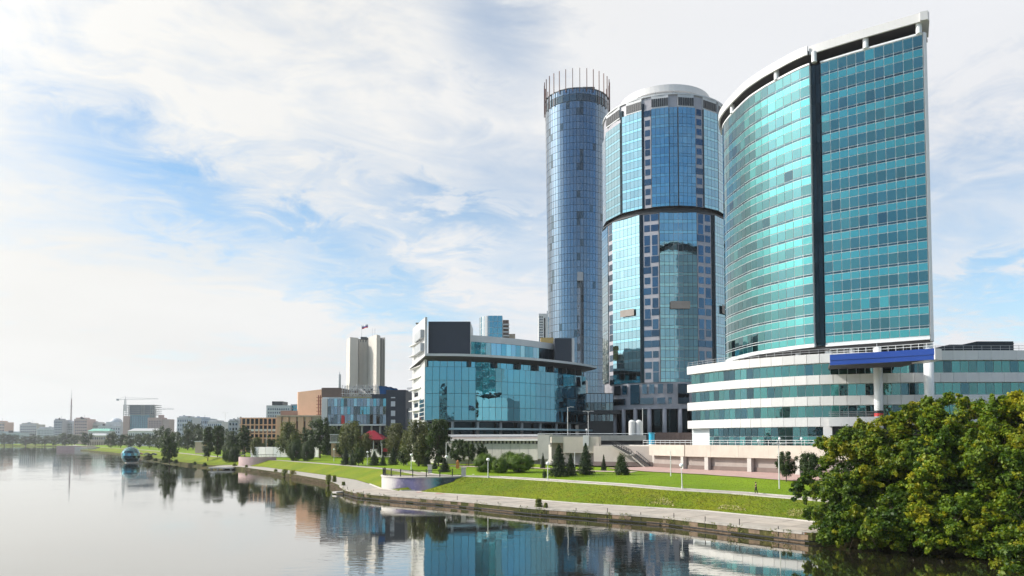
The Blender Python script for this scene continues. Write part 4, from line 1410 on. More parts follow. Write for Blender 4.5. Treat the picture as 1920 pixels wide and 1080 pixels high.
def car(X, Y, z, colr, lab, i, rot=0.0):
    c = thing('parked_car', lab, 'car', (X, Y, z), 'cars parked around the plaza and shore road')
    paint = pmat('car_paint_%d' % i, colr, .25, .05, spec=.6, coat=.6)
    L, W = 4.2, 1.75
    prof = [(-2.1, .35), (-2.1, .75), (-1.6, .88), (-1.0, .95), (-.55, 1.42), (.9, 1.45), (1.6, .98), (2.08, .9), (2.1, .35)]
    v = [(x, -W / 2, h) for x, h in prof] + [(x, W / 2, h) for x, h in prof]
    n = len(prof)
    m = MB(); m.add([(X + a, Y + b, z + h) for a, b, h in v], [tuple(range(n)), tuple(range(2 * n - 1, n - 1, -1))] + [(k, (k + 1) % n, n + (k + 1) % n, n + k)[::-1] for k in range(n)], paint)
    m.build('body', c)
    for s in (-1, 1):
        m = MB(); y_ = s * (W / 2 + .01)
        m.add([(X - .85, Y + y_, z + .98), (X + 1.35, Y + y_, z + 1.0), (X + .85, Y + y_, z + 1.38), (X - .5, Y + y_, z + 1.36)], [(0, 1, 2, 3)], BLACKG)
        m.build('side_window', c)
        for x_ in (-1.3, 1.3):
            m = MB(); m.tube([(X + x_, Y + s * (W / 2 - .18), z + .32), (X + x_, Y + s * (W / 2 + .03), z + .32)], .32, BLACK, 14); m.build('wheel', c)
    c.rotation_euler.z = 0
    return c


for i, (px_, D, colr, lab) in enumerate(CARS):
    car(xat(px_, D, 10), D, ZPL, colr, lab, i)

# ================================================================== lookout bastion with mural and railing


def mural():
    m = bpy.data.materials.new('mural_wall'); m.use_nodes = True
    t = NT(m.node_tree)
    g = t.n('ShaderNodeNewGeometry'); pos = g.outputs['Position']
    sp = t.n('ShaderNodeSeparateXYZ', {0: pos})
    u = t.m('DIVIDE', t.m('ADD', sp.outputs[0], 26.0), 18.0)
    nz = t.n('ShaderNodeTexNoise', {'Vector': pos, 'Scale': 0.9, 'Detail': 6.0, 'Roughness': 0.65}).outputs[0]
    u = t.m('ADD', u, t.m('MULTIPLY', t.m('SUBTRACT', nz, 0.5), 0.16))
    r = t.n('ShaderNodeValToRGB', {0: u}); e = r.color_ramp.elements
    stops = [(0, (.5, .48, .45)), (.10, (.46, .44, .43)), (.17, (.22, .19, .27)), (.25, (.08, .08, .17)), (.36, (.15, .14, .27)), (.47, (.30, .24, .29)), (.52, (.33, .33, .38)),
             (.60, (.12, .28, .33)), (.66, (.03, .05, .06)), (.74, (.09, .10, .12)), (.86, (.05, .05, .14)), (1, (.22, .22, .25))]
    e[0].position, e[0].color = stops[0][0], (*stops[0][1], 1)
    e[1].position, e[1].color = stops[1][0], (*stops[1][1], 1)
    for p, c in stops[2:]:
        x = e.new(p); x.color = (*c, 1)
    n2 = t.n('ShaderNodeTexNoise', {'Vector': pos, 'Scale': 2.3, 'Detail': 4.0, 'Roughness': 0.6}).outputs[0]
    c = t.mix(t.mrange(n2, .55, .75, 0, .55), r.outputs[0], (.42, .38, .42))
    p = t.n('ShaderNodeBsdfPrincipled', {'Base Color': c, 'Roughness': .7})
    o = t.n('ShaderNodeOutputMaterial'); t.link(p.outputs[0], o.inputs[0])
    return m


BC, BR = Vector((-17.7, 158.2)), 9.7
ang = [R(-96 + 150 * i / 36) for i in range(37)]
bas = [(BC.x + BR * math.sin(a), BC.y - BR * math.cos(a)) for a in ang]
bz = zpath(9.4) + .42
bast = thing('lookout_bastion', 'round lookout terrace wall painted with a faded purple and teal mural on the promenade', 'terrace wall', (BC.x, BC.y - BR, ZQ))
mb = MB(); mb.ribbon(bas, -.6, 0, ZQ - .4, bz - .25, mural()); mb.build('curved_wall', bast)
mb = MB(); mb.ribbon(bas, -.8, .18, bz - .25, bz, CONCP); mb.build('coping', bast)
mb = MB(); mb.prism(offset(bas, -.5), bz - .6, bz - .12, CONC, SLABM); mb.build('floor', bast)
# stepped side ramp edge towards the right
e0 = bas[-1]
ramp_p = [Vector((e0[0], e0[1], ZQ - .1)), Vector((xat(862, 153, 1.3), 153, ZQ + .2)), Vector((xat(888, 160, 3.4), 160, 3.5))]
mb = MB(); mb.tube([v + Vector((0, 0, .1)) for v in ramp_p[1:]], .35, CONCP, 4); mb.build('ramp_edge', bast)
brl = thing('lookout_railing', 'black iron railing with two pale stone posts around the round mural lookout', 'railing', (BC.x, BC.y - BR, bz))
rr = offset(bas, -.3)
mb = MB()
for h in (.25, 1.25):
    mb.tube([(p[0], p[1], bz + h) for p in rr], .05, BLACK, 5)
mb.build('rail_bar', brl)
mb = MB()
for p in even(rr, 110):
    mb.tube([(p[0], p[1], bz), (p[0], p[1], bz + 1.25)], .022, BLACK, 4)
tag(mb.build('balusters', brl), kind='stuff')
for i in range(0, 37, 4):
    p = rr[i]; MB().box((p[0] - .09, p[1] - .09, bz), (p[0] + .09, p[1] + .09, bz + 1.5), BLACK).build('post', brl)
for p in (bas[-1], (xat(806, 168, 4), 168.0)):
    MB().box((p[0] - .45, p[1] - .45, bz - .2), (p[0] + .45, p[1] + .45, bz + 1.55), CONCP).box((p[0] - .55, p[1] - .55, bz + 1.55), (p[0] + .55, p[1] + .55, bz + 1.75), CONCP).build('stone_post', brl)
# the second lookout further along, pink wall
B2, r2 = Vector((xat(492, 300, 3), 300.0)), 9.0
bas2 = [(B2.x + r2 * math.sin(a), B2.y - r2 * math.cos(a)) for a in ang]
ba2 = thing('lookout_bastion', 'distant low round lookout wall in pale pink stone beside the shore steps', 'terrace wall', (B2.x, B2.y - r2, 1.2))
mb = MB(); mb.ribbon(bas2, -.6, 0, .8, 4.6, pmat('pink_stone', (.45, .33, .32), .8, .3, .4)); mb.build('curved_wall', ba2)
mb = MB(); mb.prism(offset(bas2, -.5), 3.5, 4.3, CONC, SLABM); mb.build('floor', ba2)
mb = MB(); mb.tube([(p[0], p[1], 5.6) for p in bas2], .06, BLACK, 5)
for p in even(bas2, 40):
    mb.tube([(p[0], p[1], 4.5), (p[0], p[1], 5.6)], .045, BLACK, 4)
mb.build('railing', ba2)
# water level jetties
j1 = thing('jetty', 'small pale stone ledge jutting from the quay bend just above the water', 'jetty', (-38, 150, .4))
pa, pb = gnd(629, 922, .55), gnd(672, 919, .55)
MB().ribbon([(pa.x, pa.y), (pb.x, pb.y)], -1.0, .3, .2, .55, CONCP).build('ledge', j1)
MB().ribbon([(pb.x - 1, pb.y + .3), (pb.x + 1.5, pb.y + .8)], -.8, .2, -.6, .195, CONC).build('support', j1)
j2 = thing('jetty', 'broad low concrete landing stage at the foot of the far shore path', 'jetty', (-118, 294, .6))
pa, pb = gnd(391, 876, 1.0), gnd(436, 876, 1.0)
MB().ribbon([(pa.x, pa.y), (pb.x, pb.y)], -9, 0, .5, 1.0, CONCP).build('deck', j2)
for f in (.1, .35, .6, .9):
    q = Vector(pa).lerp(Vector(pb), f); MB().tube([(q.x, q.y + .8, -1), (q.x, q.y + .8, .5)], .4, CONC, 8).build('pile', j2)
# painted red marks on the promenade
for px_, py_ in ((790, 922.5), (826, 925)):
    q = gnd(px_, py_, ZQ + .03)
    mb = MB(); mb.add([(q.x - .9, q.y - .5, q.z), (q.x + .9, q.y - .9, q.z), (q.x + .9, q.y + .3, q.z), (q.x - .8, q.y + .7, q.z)], [(0, 1, 2, 3)], pmat('faded_red_paint', (.55, .16, .12), .8, .5, 2)); structure(mb, 'painted_mark')

# ================================================================== glass ball by the shore
bD = 372.0
bx = xat(245, bD, 4)
ball = thing('glass_ball', 'large teal faceted glass ball resting in the water beside the green shore point', 'glass sphere', (bx, bD, 0))
rb, cz = 4.25, 3.7
pb_ = Pieces(ball, 'glass_facet')
BALLG = glass('ball_glass', (.02, .13, .17), (.06, .30, .34), lumvar=.7)
for i in range(9):
    e0, e1 = R(-70 + 17 * i), R(-70 + 17 * (i + 1)); em = (e0 + e1) / 2
    nn2 = max(5, int(20 * math.cos(em)))
    for k in range(nn2):
        a = 2 * math.pi * (k + .5 * (i % 2)) / nn2
        n = Vector((math.cos(em) * math.sin(a), -math.cos(em) * math.cos(a), math.sin(em)))
        pb_.add(Vector((bx, bD, cz)) + n * rb * .985, Vector((math.cos(a), math.sin(a), 0)), n, 2 * math.pi * rb * math.cos(em) / nn2 * .96, rb * R(17) * .96, BALLG, .06, .01)
pb_.finish()
mb = MB(); mb.lathe((bx, bD, cz), [(rb * .96 * math.cos(R(e)), rb * .96 * math.sin(R(e))) for e in range(-84, 85, 14)], MULLD, 24); mb.build('frame', ball)
MB().lathe((bx + .5, bD, 0), [(3.2, -.8), (3.0, .45)], CONC, 20).build('plinth', ball)

# ================================================================== town block to the left of the glass hall


def poly_px(pts, z=20):
    return [(xat(px, D, z), D) for px, D in pts]


def slab_px(name, parent, px0, px1, y0, y1, D, depth, mat, z0=None, z1=None):
    z1 = zat(y0, D) if z1 is None else z1
    z0 = zat(y1, D) if z0 is None else z0
    return MB().box((xat(px0, D, z1), D, z0), (xat(px1, D, z1), D + depth, z1), mat).build(name, parent)


def grid(pieces, px0, px1, y0, y1, D, cols, rows, mat, fw=.7, fh=.65, out=.03, t=.05):
    """windows spread evenly over a front"""
    for i in range(cols):
        for k in range(rows):
            a = px0 + (px1 - px0) * (i + .5 - fw / 2) / cols; b = px0 + (px1 - px0) * (i + .5 + fw / 2) / cols
            z1 = zat(y0 + (y1 - y0) * (k + .5 - fh / 2) / rows, D); z0 = zat(y0 + (y1 - y0) * (k + .5 + fh / 2) / rows, D)
            mm = mat() if callable(mat) else mat
            pieces.quad((xat(a, D, z1), D), (xat(b, D, z1), D), z0, z1, mm, out=out, t=t, gap=0, tilt=.006)


D = 335.0
dk = thing('unfinished_glass_building', 'dark blue glass building with open steel scaffolding on its roof and a blue tarpaulin', 'building', (xat(665, D, 10), D, 5))
slab_px('wall', dk, 605, 724, 745, 798, D + .3, 25, MULL)
slab_px('lower_wall', dk, 612, 724, 798.5, 838, D + 2, 24, NAVY, z0=4)
slab_px('corner_strip', dk, 603, 614, 747, 838, D - .5, 1, WHITE)
pk = Pieces(dk, 'glass_pane')


def dkglass():
    return random.choice((BLUE_V, NAVY_V, NAVY_V, DARK_V, NAVY_V, DARK_V, SKY_V))


z0 = [747, 762, 777, 795]
for r_ in range(3):
    for i in range(18):
        a, b = 614 + 110 * i / 18, 614 + 110 * (i + 1) / 18
        m_ = dkglass()
        pk.quad((xat(a, D, 20), D), (xat(b, D, 20), D), zat(z0[r_ + 1], D), zat(z0[r_], D), m_, out=.02, gap=.12, tilt=.012)
pk.finish()
slab_px('floor_edge', dk, 605, 726, 795.5, 798, D - .8, 2, WHITEM)
slab_px('red_banner', dk, 640, 646, 779, 794.5, D - .4, .2, RED)
for px_ in (622, 630, 645, 660, 678, 696, 712):
    q = xat(px_, D, 8); MB().tube([(q, D + .8, 4), (q, D + .8, zat(798, D))], .45, CONCP, 8).build('column', dk)
slab_px('roof_block', dk, 603, 641, 727, 744.8, D + 1, 18, BROWNB)
slab_px('parapet', dk, 697, 724, 739, 747, D - .2, 10, NAVY)
slab_px('roof_floor', dk, 641, 724, 744, 746, D, 20, pmat('yellow_board', (.4, .33, .15), .8, .4, 2))
# scaffold: each standard and ledger row
zs0, zs1 = zat(745, D), zat(722, D)
for i in range(15):
    px_ = 642 + i * 4.4
    for dy in (0, 6):
        x = xat(px_, D, zs1); h = zs1 + random.uniform(-1, 1.2)
        MB().tube([(x, D + dy, zs0), (x, D + dy, h)], .11, STEEL, 5).build('scaffold_pole', dk)
for k in range(5):
    z = zs0 + (zs1 - zs0) * (k + .6) / 5
    for dy in (-.1, 6.1):
        MB().tube([(xat(640, D, z), D + dy, z), (xat(707, D, z), D + dy, z + random.uniform(-.3, .3))], .10, WHITEM if k % 2 else STEEL, 5).build('scaffold_tube', dk)
for i in range(14):
    a, b = random.uniform(642, 700), random.uniform(642, 700)
    b = max(min(b, a + 14), a - 14)
    MB().tube([(xat(a, D, zs0), D + random.uniform(1, 5), zs0 + random.uniform(0, 2)), (xat(b, D, zs1), D + random.uniform(1, 5), zs1 - random.uniform(0, 2))], .12, random.choice((STEEL, DARKM, WHITEM)), 5).build('scaffold_brace', dk)
for i in range(12):
    a = random.uniform(645, 698); w = random.uniform(2, 6); yy = random.uniform(728, 740)
    slab_px('stacked_board', dk, a, a + w, yy, yy + random.uniform(2, 5), D + random.uniform(2, 9), 1, random.choice((BROWNB, DARKM, LGREY, NAVY)))
# tarpaulin: a sagging sheet
x0, x1 = xat(708, D, 30), xat(744, D, 30); zt, zb = zat(723, D), zat(739, D)
vs_ = []; fs = []
for i in range(13):
    for j in range(7):
        u, v = i / 12, j / 6
        vs_.append((x0 + (x1 - x0) * u, D + 1.5 + 4 * (1 - v) + .5 * math.sin(u * 17) * v, zb + (zt - zb) * math.sin(v * 1.57) * (1 - .35 * u * u) + .15 * math.sin(u * 23 + v * 5)))
for i in range(12):
    for j in range(6):
        fs.append((i * 7 + j, i * 7 + 7 + j, i * 7 + 8 + j, i * 7 + 1 + j))
MB().add(vs_, fs, TARP).build('tarpaulin', dk)
D2 = 326.0
nt = thing('navy_stair_block', 'plain navy clad block with one column of white windows, right of the scaffolded glass building', 'building', (xat(745, D2, 10), D2, 5))
slab_px('wall', nt, 724, 761, 731, 840, D2, 20, NAVY, z0=4)
slab_px('side_wing', nt, 761, 768, 765, 840, D2 + 6, 14, GREYP, z0=4)
for y0_, y1_ in ((744.5, 746.5), (752.5, 762), (770, 780), (787, 797)):
    slab_px('window', nt, 733, 741, y0_, y1_, D2 - .06, .05, pmat('pale_window', (.5, .53, .56), .3, .1))
for k in range(3):
    q0, q1 = at(763, 728 + k * 3.5, D2 + 8), at(779, 727 + k * 3.5, D2 + 8)
    MB().tube([q0, q1], .2, STEEL, 5).build('roof_pipe', nt)
# red roofed pavilion
D = 296.0
pv = thing('red_roof_pavilion', 'dark pavilion with a low dark red hipped roof among the park trees', 'pavilion', (xat(700, D, 5), D, 5))
zr0, zr1 = zat(824, D), zat(807, D)
xa, xb, xc = xat(672, D, 10), xat(722, D, 10), xat(694, D, 10)
mb = MB(); mb.add([(xa, D - 4, zr0), (xb, D - 4, zr0), (xb, D + 12, zr0), (xa, D + 12, zr0), (xc - 1, D + 4, zr1), (xc + 1, D + 4, zr1), (xa, D - 4, zr0 - .3), (xb, D - 4, zr0 - .3)],
                  [(0, 1, 5, 4), (1, 2, 5), (2, 3, 4, 5), (3, 0, 4), (6, 7, 1, 0), (3, 2, 1, 0)], REDROOF); mb.build('roof', pv)
slab_px('wall', pv, 676, 719, 824.8, 848, D + 2, 8, BROWNB, z0=4.3)
for px_ in (674, 688, 703, 717):
    q = xat(px_, D, 6); MB().tube([(q, D - 3.4, 4.3), (q, D - 3.4, zr0 - .3)], .18, WHITEM, 8).build('post', pv)
grid_p = Pieces(pv, 'window'); grid(grid_p, 678, 717, 827, 842, D + 2, 5, 1, BLACKG); grid_p.finish()
# red kiosk box
q = at(723, 845, 280)
kb = thing('red_box', 'small bright red box standing on the white fence near the pavilion', 'box', (q.x, 280, 5))
MB().box((q.x - .8, 279.5, zat(847, 280)), (q.x + .8, 280.8, zat(841, 280)), RED).build('body', kb)
MB().box((q.x - .95, 279.3, zat(841, 280)), (q.x + .95, 281, zat(840, 280)), RUST).build('lid', kb)
# white site fence, panel by panel
fen = thing('site_fence', 'low white panel fence behind the park trees in front of the scaffolded building', 'fence', (xat(620, 292, 5), 292, 4.6))
for i in range(22):
    if i in (9, 10):
        continue
    p0 = 470 + 14.2 * i
    D = 330 - 46 * i / 22
    wall_px('fence_panel', fen, p0, p0 + 13.6, D, D - 2, 842 if i > 10 else 838, 857, WHITE if i % 3 else LGREY, .15)
# porch with balustrade
D = 300.0
pch = thing('porch', 'small white porch with slim balusters to the left of the red roofed pavilion', 'porch', (xat(627, D, 5), D, 5))
slab_px('slab', pch, 618, 637, 828, 831, D, 4, WHITE)
for i in range(8):
    q = xat(620 + i * 2.2, D, 8); MB().tube([(q, D + .2, zat(828, D)), (q, D + .2, zat(815, D))], .09, WHITE, 5).build('baluster', pch)
slab_px('handrail', pch, 618, 637, 814, 815.3, D, .4, WHITE)
slab_px('wall', pch, 621, 636, 831.2, 848, D + 1, 3, PEACH, z0=4.5)

# peach buildings
D = 400.0
pe = thing('peach_block', 'large windowless peach rendered block with a rusty fire escape on its right edge', 'building', (xat(580, D, 20), D, 5))
pts = poly_px([(557, 408), (558, 400), (606, 396), (606, 425), (557, 430)])
zt, zl = zat(733, D), zat(741, D)
mb = MB(); n = len(pts); vs_ = [(*p, 4.5) for p in pts] + [(pts[0][0], pts[0][1], zat(735, 408)), (pts[1][0], pts[1][1], zat(735, 400)), (pts[2][0], pts[2][1], zat(729.5, 396)), (*pts[3], zat(729.5, 396)), (*pts[4], zat(735, 408))]
mb.add(vs_, [(i, (i + 1) % n, n + (i + 1) % n, n + i) for i in range(n)] + [tuple(range(n, 2 * n))], PEACH); mb.build('wall', pe)
for k in range(6):
    z = zat(778 - k * 6.5, 394)
    slab_px('landing', pe, 593, 603, 0, 0, 393.5, 1.5, RUST, z0=z, z1=z + .25)
for px_ in (597, 600.5):
    x = xat(px_, 393.6, 25); MB().tube([(x, 393.6, 6), (x, 393.6, zat(741, 394))], .3, RUST, 5).build('stair_post', pe)
D = 392.0
pe2 = thing('peach_pylon_building', 'low peach building with tall square pylons and dark slots between them', 'building', (xat(550, D, 10), D, 5))
slab_px('wall', pe2, 519, 600, 781, 835, D + 1.2, 25, BEIGE, z0=4.5)
for a, b in ((519, 527), (530.5, 541), (544, 555), (559, 569), (573, 583)):
    slab_px('pylon', pe2, a, b, 782, 835, D, 1.19, PEACH, z0=4.5)
for a, b in ((527, 530.5), (541, 544), (555, 559), (569, 573)):
    slab_px('dark_slot', pe2, a, b, 790, 835, D + 1.1, .08, BROWNB, z0=4.5)
slab_px('cornice', pe2, 517, 602, 778.5, 781, D - .4, 26, TAN)
slab_px('roof_block', pe2, 526, 571, 770, 778.4, D + 8, 12, pmat('brown_render', (.33, .2, .15), .8, .2))
slab_px('roof_hut', pe2, 558, 570, 766, 770, D + 9, 8, DARKM)
D = 430.0
pe3 = thing('colonnade_building', 'long three storey building with a peach grid frame and dark square windows', 'building', (xat(487, D, 10), D, 5))
slab_px('wall', pe3, 451, 518, 784, 835, D + .5, 30, BROWNB, z0=4.5)
for i in range(9):
    p0 = 452 + i * 8.1
    slab_px('pillar', pe3, p0, p0 + 1.8, 785, 835, D - .2, .69, PEACH, z0=4.5)
for yy in (783, 795.5, 804.5, 812, 820.5):
    slab_px('floor_band', pe3, 449, 519, yy, yy + (2 if yy != 804.5 else 4), D, .48, PEACH if yy != 804.5 else WHITE)
pg3 = Pieces(pe3, 'window')
for i in range(8):
    for y0_, y1_ in ((785.5, 795), (798, 804), (813, 820)):
        a = 454 + i * 8.1
        pg3.quad((xat(a, D, 10), D + .42), (xat(a + 6, D, 10), D + .42), zat(y1_, D), zat(y0_, D), BLACKG, out=0, gap=0, tilt=.01)
pg3.finish()
D = 520.0
gy = thing('grey_office_block', 'plain pale grey block with a dark rooftop hut behind the peach buildings', 'building', (xat(530, D, 20), D, 5))
slab_px('wall', gy, 499.5, 545, 760, 835, D, 25, LGREY, z0=4.5)
slab_px('side_wall', gy, 545, 559, 758, 800, D + 3, 25, GREYP)
slab_px('roof_hut', gy, 510, 530, 752.5, 759.7, D + 4, 12, DARKM)
gg = Pieces(gy, 'window'); grid(gg, 502, 543, 764, 790, D, 10, 4, WINM, .5, .5); grid(gg, 546, 558, 760, 772, D + 3, 3, 2, SKY_V, .8, .8); gg.finish()

# government tower of four lobes
D = 700.0
gv = thing('four_lobed_tower', 'beige high-rise of four rounded concrete lobes with a flag on top', 'high-rise', (xat(685, D, 20), D, 5))
zt = zat(632, D); LIB = pmat('cream_concrete', (.56, .52, .47), .75, .15, .1, streak=.06); LIBD = pmat('ribbed_concrete', (.27, .26, .25), .8, .2)
mb = MB(); mb.prism(poly_px([(649, 716), (655.5, 700), (671, 705), (671, 730), (650, 730)], 60), 4.5, zt, LIB); mb.build('lobe', gv)
mb = MB(); mb.prism(poly_px([(688.5, 714), (705.5, 692), (712.5, 700), (712.5, 730), (689, 730)], 60), 4.5, zat(628, 695), LIB); mb.build('lobe', gv)
mb = MB(); mb.prism(poly_px([(671, 712), (689, 716), (689, 732), (671, 732)], 60), 4.5, zat(635, 710), LIBD); mb.build('core', gv)
mb = MB(); mb.prism(poly_px([(711, 712), (721.5, 708), (721.5, 730), (712, 732)], 60), 4.5, zat(633, 710), LIBD); mb.build('lobe', gv)
for i in range(7):
    px_ = 672.5 + i * 2.4; x = xat(px_, 711, 60)
    MB().tube([(x, 711.5 + .25 * i, 4.5), (x, 711.5 + .25 * i, zat(637, 710) - (i % 2) * 2)], .62, LIB, 8).build('rib', gv)
for i in range(4):
    x = xat(714 + i * 2.2, 709.5, 60); MB().tube([(x, 709.8 - i * .4, 4.5), (x, 709.8 - i * .4, zat(636, 710))], .5, LIB if i % 2 else LIBD, 8).build('rib', gv)
wv = Pieces(gv, 'window')
for k in range(22):
    y0_ = 640 + k * 4
    wv.quad((xat(707, 696, 60), 693.6), (xat(709, 697, 60), 696.3), zat(y0_ + 2.4, 695), zat(y0_, 695), WINM, out=.1, gap=0)
wv.finish()
mb = MB(); mb.box((xat(676, 712, 100), 712, zat(635, 710)), (xat(687, 712, 100), 720, zat(631, 710)), DARKM); mb.build('roof_hut', gv)
x = xat(678, 715, 110); MB().tube([(x, 715, zt - 3), (x, 715, zat(610, 715))], .22, STEEL, 5).build('flag_pole', gv)
zf = zat(611, 715); fl = MB()
for i, mt in enumerate((WHITE, BLUE, RED)):
    pass
fv = []
for i in range(7):
    for j in range(4):
        u, v = i / 6, j / 3
        fv.append((x + 6.0 * u, 715 + .8 * math.sin(u * 7), zf - 3.2 * v + 1.6 * u))
ff = [(i * 4 + j, i * 4 + 1 + j, i * 4 + 5 + j, i * 4 + 4 + j) for i in range(6) for j in range(3)]
fo = MB().add(fv, [f for f in ff[0::3]], WHITE).add(fv, ff[1::3], BLUE).add(fv, ff[2::3], RED).build('flag', gv)
for px_ in (698, 703):
    x = xat(px_, 705, 110); MB().tube([(x, 705, zt), (x, 705, zat(616, 705))], .15, STEEL, 5).build('antenna', gv)
# chimney like mast behind the scaffold
cm = thing('striped_mast', 'short slim grey telecom mast rising behind the scaffolded roof', 'mast', (xat(636, 480, 20), 480, 5))
x = xat(636, 480, 30); MB().tube([(x, 480, 4.5), (x, 480, zat(702, 480))], [1.1, .9], LGREY, 10).build('shaft', cm)
MB().tube([(x, 480, zat(702, 480)), (x, 480, zat(697, 480))], .3, WHITEM, 6).build('tip', cm)
# buildings peeping behind the glass hall and the tall tower
D = 520.0
bk = thing('curved_glass_block', 'pale round-fronted glass block with a dark balcony stack, peeping over the glass hall roof', 'building', (xat(925, D, 50), D, 5))
arcp = [(xat(897, D, 70) + 7.4 * (1 - math.cos(R(90 * i / 8))), D + 14 * (1 - math.sin(R(90 * i / 8)))) for i in range(9)] + [(xat(942, D, 70), D)]
zt = zat(592, D)
mb = MB(); mb.prism(arcp + [(xat(942, D, 70), D + 25), (xat(897, D, 70), D + 25)], 5, zt, LGREY); mb.build('wall', bk)
pbk = Pieces(bk, 'glass_pane'); curtain(pbk, arcp, 8, [(zat(670, D) + k * 4.2, zat(670, D) + (k + 1) * 4.2, SKY_V) for k in range(7)], gap=.2, tilt=.003); pbk.finish()
slab_px('balcony_core', bk, 943, 954, 600, 690, D + 2, 14, BROWNB); slab_px('side_wing', bk, 954, 966, 626, 690, D + 3, 14, TAN)
for k in range(7):
    slab_px('balcony', bk, 942.5, 955, 607 + 7 * k, 609.5 + 7 * k, D, 1.9, LGREY)
D = 620.0
wt = thing('slim_white_block', 'slim white residential block peeping out left of the tallest tower', 'building', (xat(1020, D, 60), D, 5))
slab_px('wall', wt, 1010, 1029, 588, 700, D, 16, WHITE, z0=5); slab_px('dark_strip', wt, 1020, 1022.5, 596, 700, D - .06, .05, BLACKG); slab_px('roof_hut', wt, 1025, 1029, 583, 587.9, D + 3, 6, LGREY)
wg = Pieces(wt, 'window'); grid(wg, 1011, 1018, 592, 650, D, 2, 12, WINM, .6, .55); wg.finish()

# ================================================================== skyline on the far shore
FAR = [  # px0, px1, ytop, D, colour, window cols, rows, label
    (-14, 9, 789, 1650, (.50, .36, .30), 5, 6, 'pinkish tower block at the far left end of the skyline'),
    (-10, 38, 809, 1600, (.36, .44, .46), 12, 3, 'low pale green building on the far shore at the left picture edge'),
    (37, 69, 793, 1640, (.48, .46, .43), 8, 6, 'stepped grey beige block on the far shore'),
    (69, 108, 801, 1600, (.47, .49, .52), 13, 5, 'long white office block with even window rows on the far shore'),
    (101, 117, 785, 1560, (.36, .37, .41), 5, 8, 'grey high block left of the far radio mast'),
    (116, 136, 789, 1580, (.46, .48, .53), 6, 7, 'bluish white block right behind the far radio mast'),
    (139, 164, 783, 1500, (.46, .33, .30), 6, 7, 'pink rounded residential block right of the radio mast'),
    (168, 192, 791, 1520, (.53, .52, .5), 6, 4, 'pale block between the pink tower and the domed building'),
    (184, 226, 796, 1450, (.50, .51, .54), 9, 4, 'long pale building beside the green roofed one'),
    (332, 361, 780, 1050, (.47, .50, .53), 8, 5, 'pale block behind the tallest park tree, left of the bluish one'),
    (363, 391, 782, 1100, (.38, .44, .52), 8, 4, 'bluish office block with a small roof mast behind the trees'),
    (389, 416, 788, 1000, (.53, .53, .53), 7, 4, 'low white block between the far trees and the tall light poles'),
    (428, 447, 786, 640, (.40, .41, .43), 3, 4, 'small grey modern block with dark window bands left of the colonnade'),
    (444, 456, 783, 660, (.53, .53, .52), 3, 5, 'narrow white block directly left of the colonnade building'),
]
for i, (a, b, yt, D, colr, nc, nr, lab) in enumerate(FAR):
    o = thing('far_building', lab, 'building', (xat((a + b) / 2, D, 10), D, 4), 'distant buildings along the far shore')
    mt = pmat('far_wall_%d' % i, colr, .8, .12, .03)
    slab_px('wall', o, a, b, yt + 2.5, 836, D, 30, mt, z0=2)
    w = b - a
    for q_ in range(2):
        f_ = .15 + .6 * random.random(); slab_px('roof_unit', o, a + w * f_, a + w * (f_ + .08 + .08 * random.random()), yt - 1.2 + 2.4 * q_ - .4, yt + 3, D + 1 + q_ * 3, 2.5, random.choice((DARKM, GREYP, mt)))
    if i % 2 == 0:
        x_ = xat(a + w * .6, D, 40); MB().tube([(x_, D + 8, zat(yt, D)), (x_, D + 8, zat(yt - 5, D))], .25, STEEL, 4).build('aerial', o)
    slab_px('roof', o, a + w * .12, b - w * .2, yt, yt + 2.45, D + 4, 18, mt)
    slab_px('cornice', o, a - .3, b + .3, yt + 2.5, yt + 3.3, D - .6, .55, LGREY)
    g_ = Pieces(o, 'window', 60); grid(g_, a + 1, b - 1, yt + 5, 826, D, nc, nr, WINM, .55, .5, out=.04); g_.finish()
# domed building
D = 1500.0
dm = thing('domed_building', 'pale building with a low rounded dome behind the green roof', 'building', (xat(212, D, 10), D, 4))
slab_px('wall', dm, 199, 226, 791, 830, D, 30, LGREY, z0=3)
x = xat(212, D, 50); MB().lathe((x, D + 12, zat(791, D)), [(11.5 * math.cos(R(e)), 8.5 * math.sin(R(e))) for e in range(0, 86, 12)], pmat('dome_metal', (.42, .46, .5), .5, .1), 20).build('dome', dm)
D = 1380.0
gr = thing('green_roof_building', 'long low white building with a pale green roof on the far shore', 'building', (xat(186, D, 10), D, 4))
slab_px('wall', gr, 165, 205, 808, 832, D, 20, pmat('far_white', (.55, .56, .56), .8, .1), z0=3)
z0, z1 = zat(808, D), zat(803.5, D); xa, xb = xat(164, D, 20), xat(206, D, 20)
MB().add([(xa, D - 1, z0), (xb, D - 1, z0), (xb, D + 21, z0), (xa, D + 21, z0), (xa + 5, D + 10, z1), (xb - 5, D + 10, z1)], [(0, 1, 5, 4), (1, 2, 5), (2, 3, 4, 5), (3, 0, 4)], pmat('green_roof', (.16, .42, .33), .6, .1)).build('roof', gr)
g_ = Pieces(gr, 'window'); grid(g_, 167, 203, 810, 826, D, 12, 2, WINM, .5, .5); g_.finish()
D = 1120.0
ar = thing('arcaded_building', 'ornate pinkish waterfront building with a row of arched openings', 'building', (xat(180, D, 8), D, 2))
slab_px('wall', ar, 163, 199, 818, 836, D, 18, pmat('far_pink', (.42, .33, .30), .8, .15), z0=1)
slab_px('cornice', ar, 162, 200, 816, 818, D - .8, 20, WHITE)
xa, xb = xat(164, D, 20), xat(198, D, 20); z0, z1 = zat(816, D), zat(812.5, D)
MB().add([(xa, D, z0), (xb, D, z0), (xb, D + 18, z0), (xa, D + 18, z0), (xa + 4, D + 9, z1), (xb - 4, D + 9, z1)], [(0, 1, 5, 4), (1, 2, 5), (2, 3, 4, 5), (3, 0, 4)], pmat('grey_tin', (.4, .41, .42), .6, .1)).build('roof', ar)
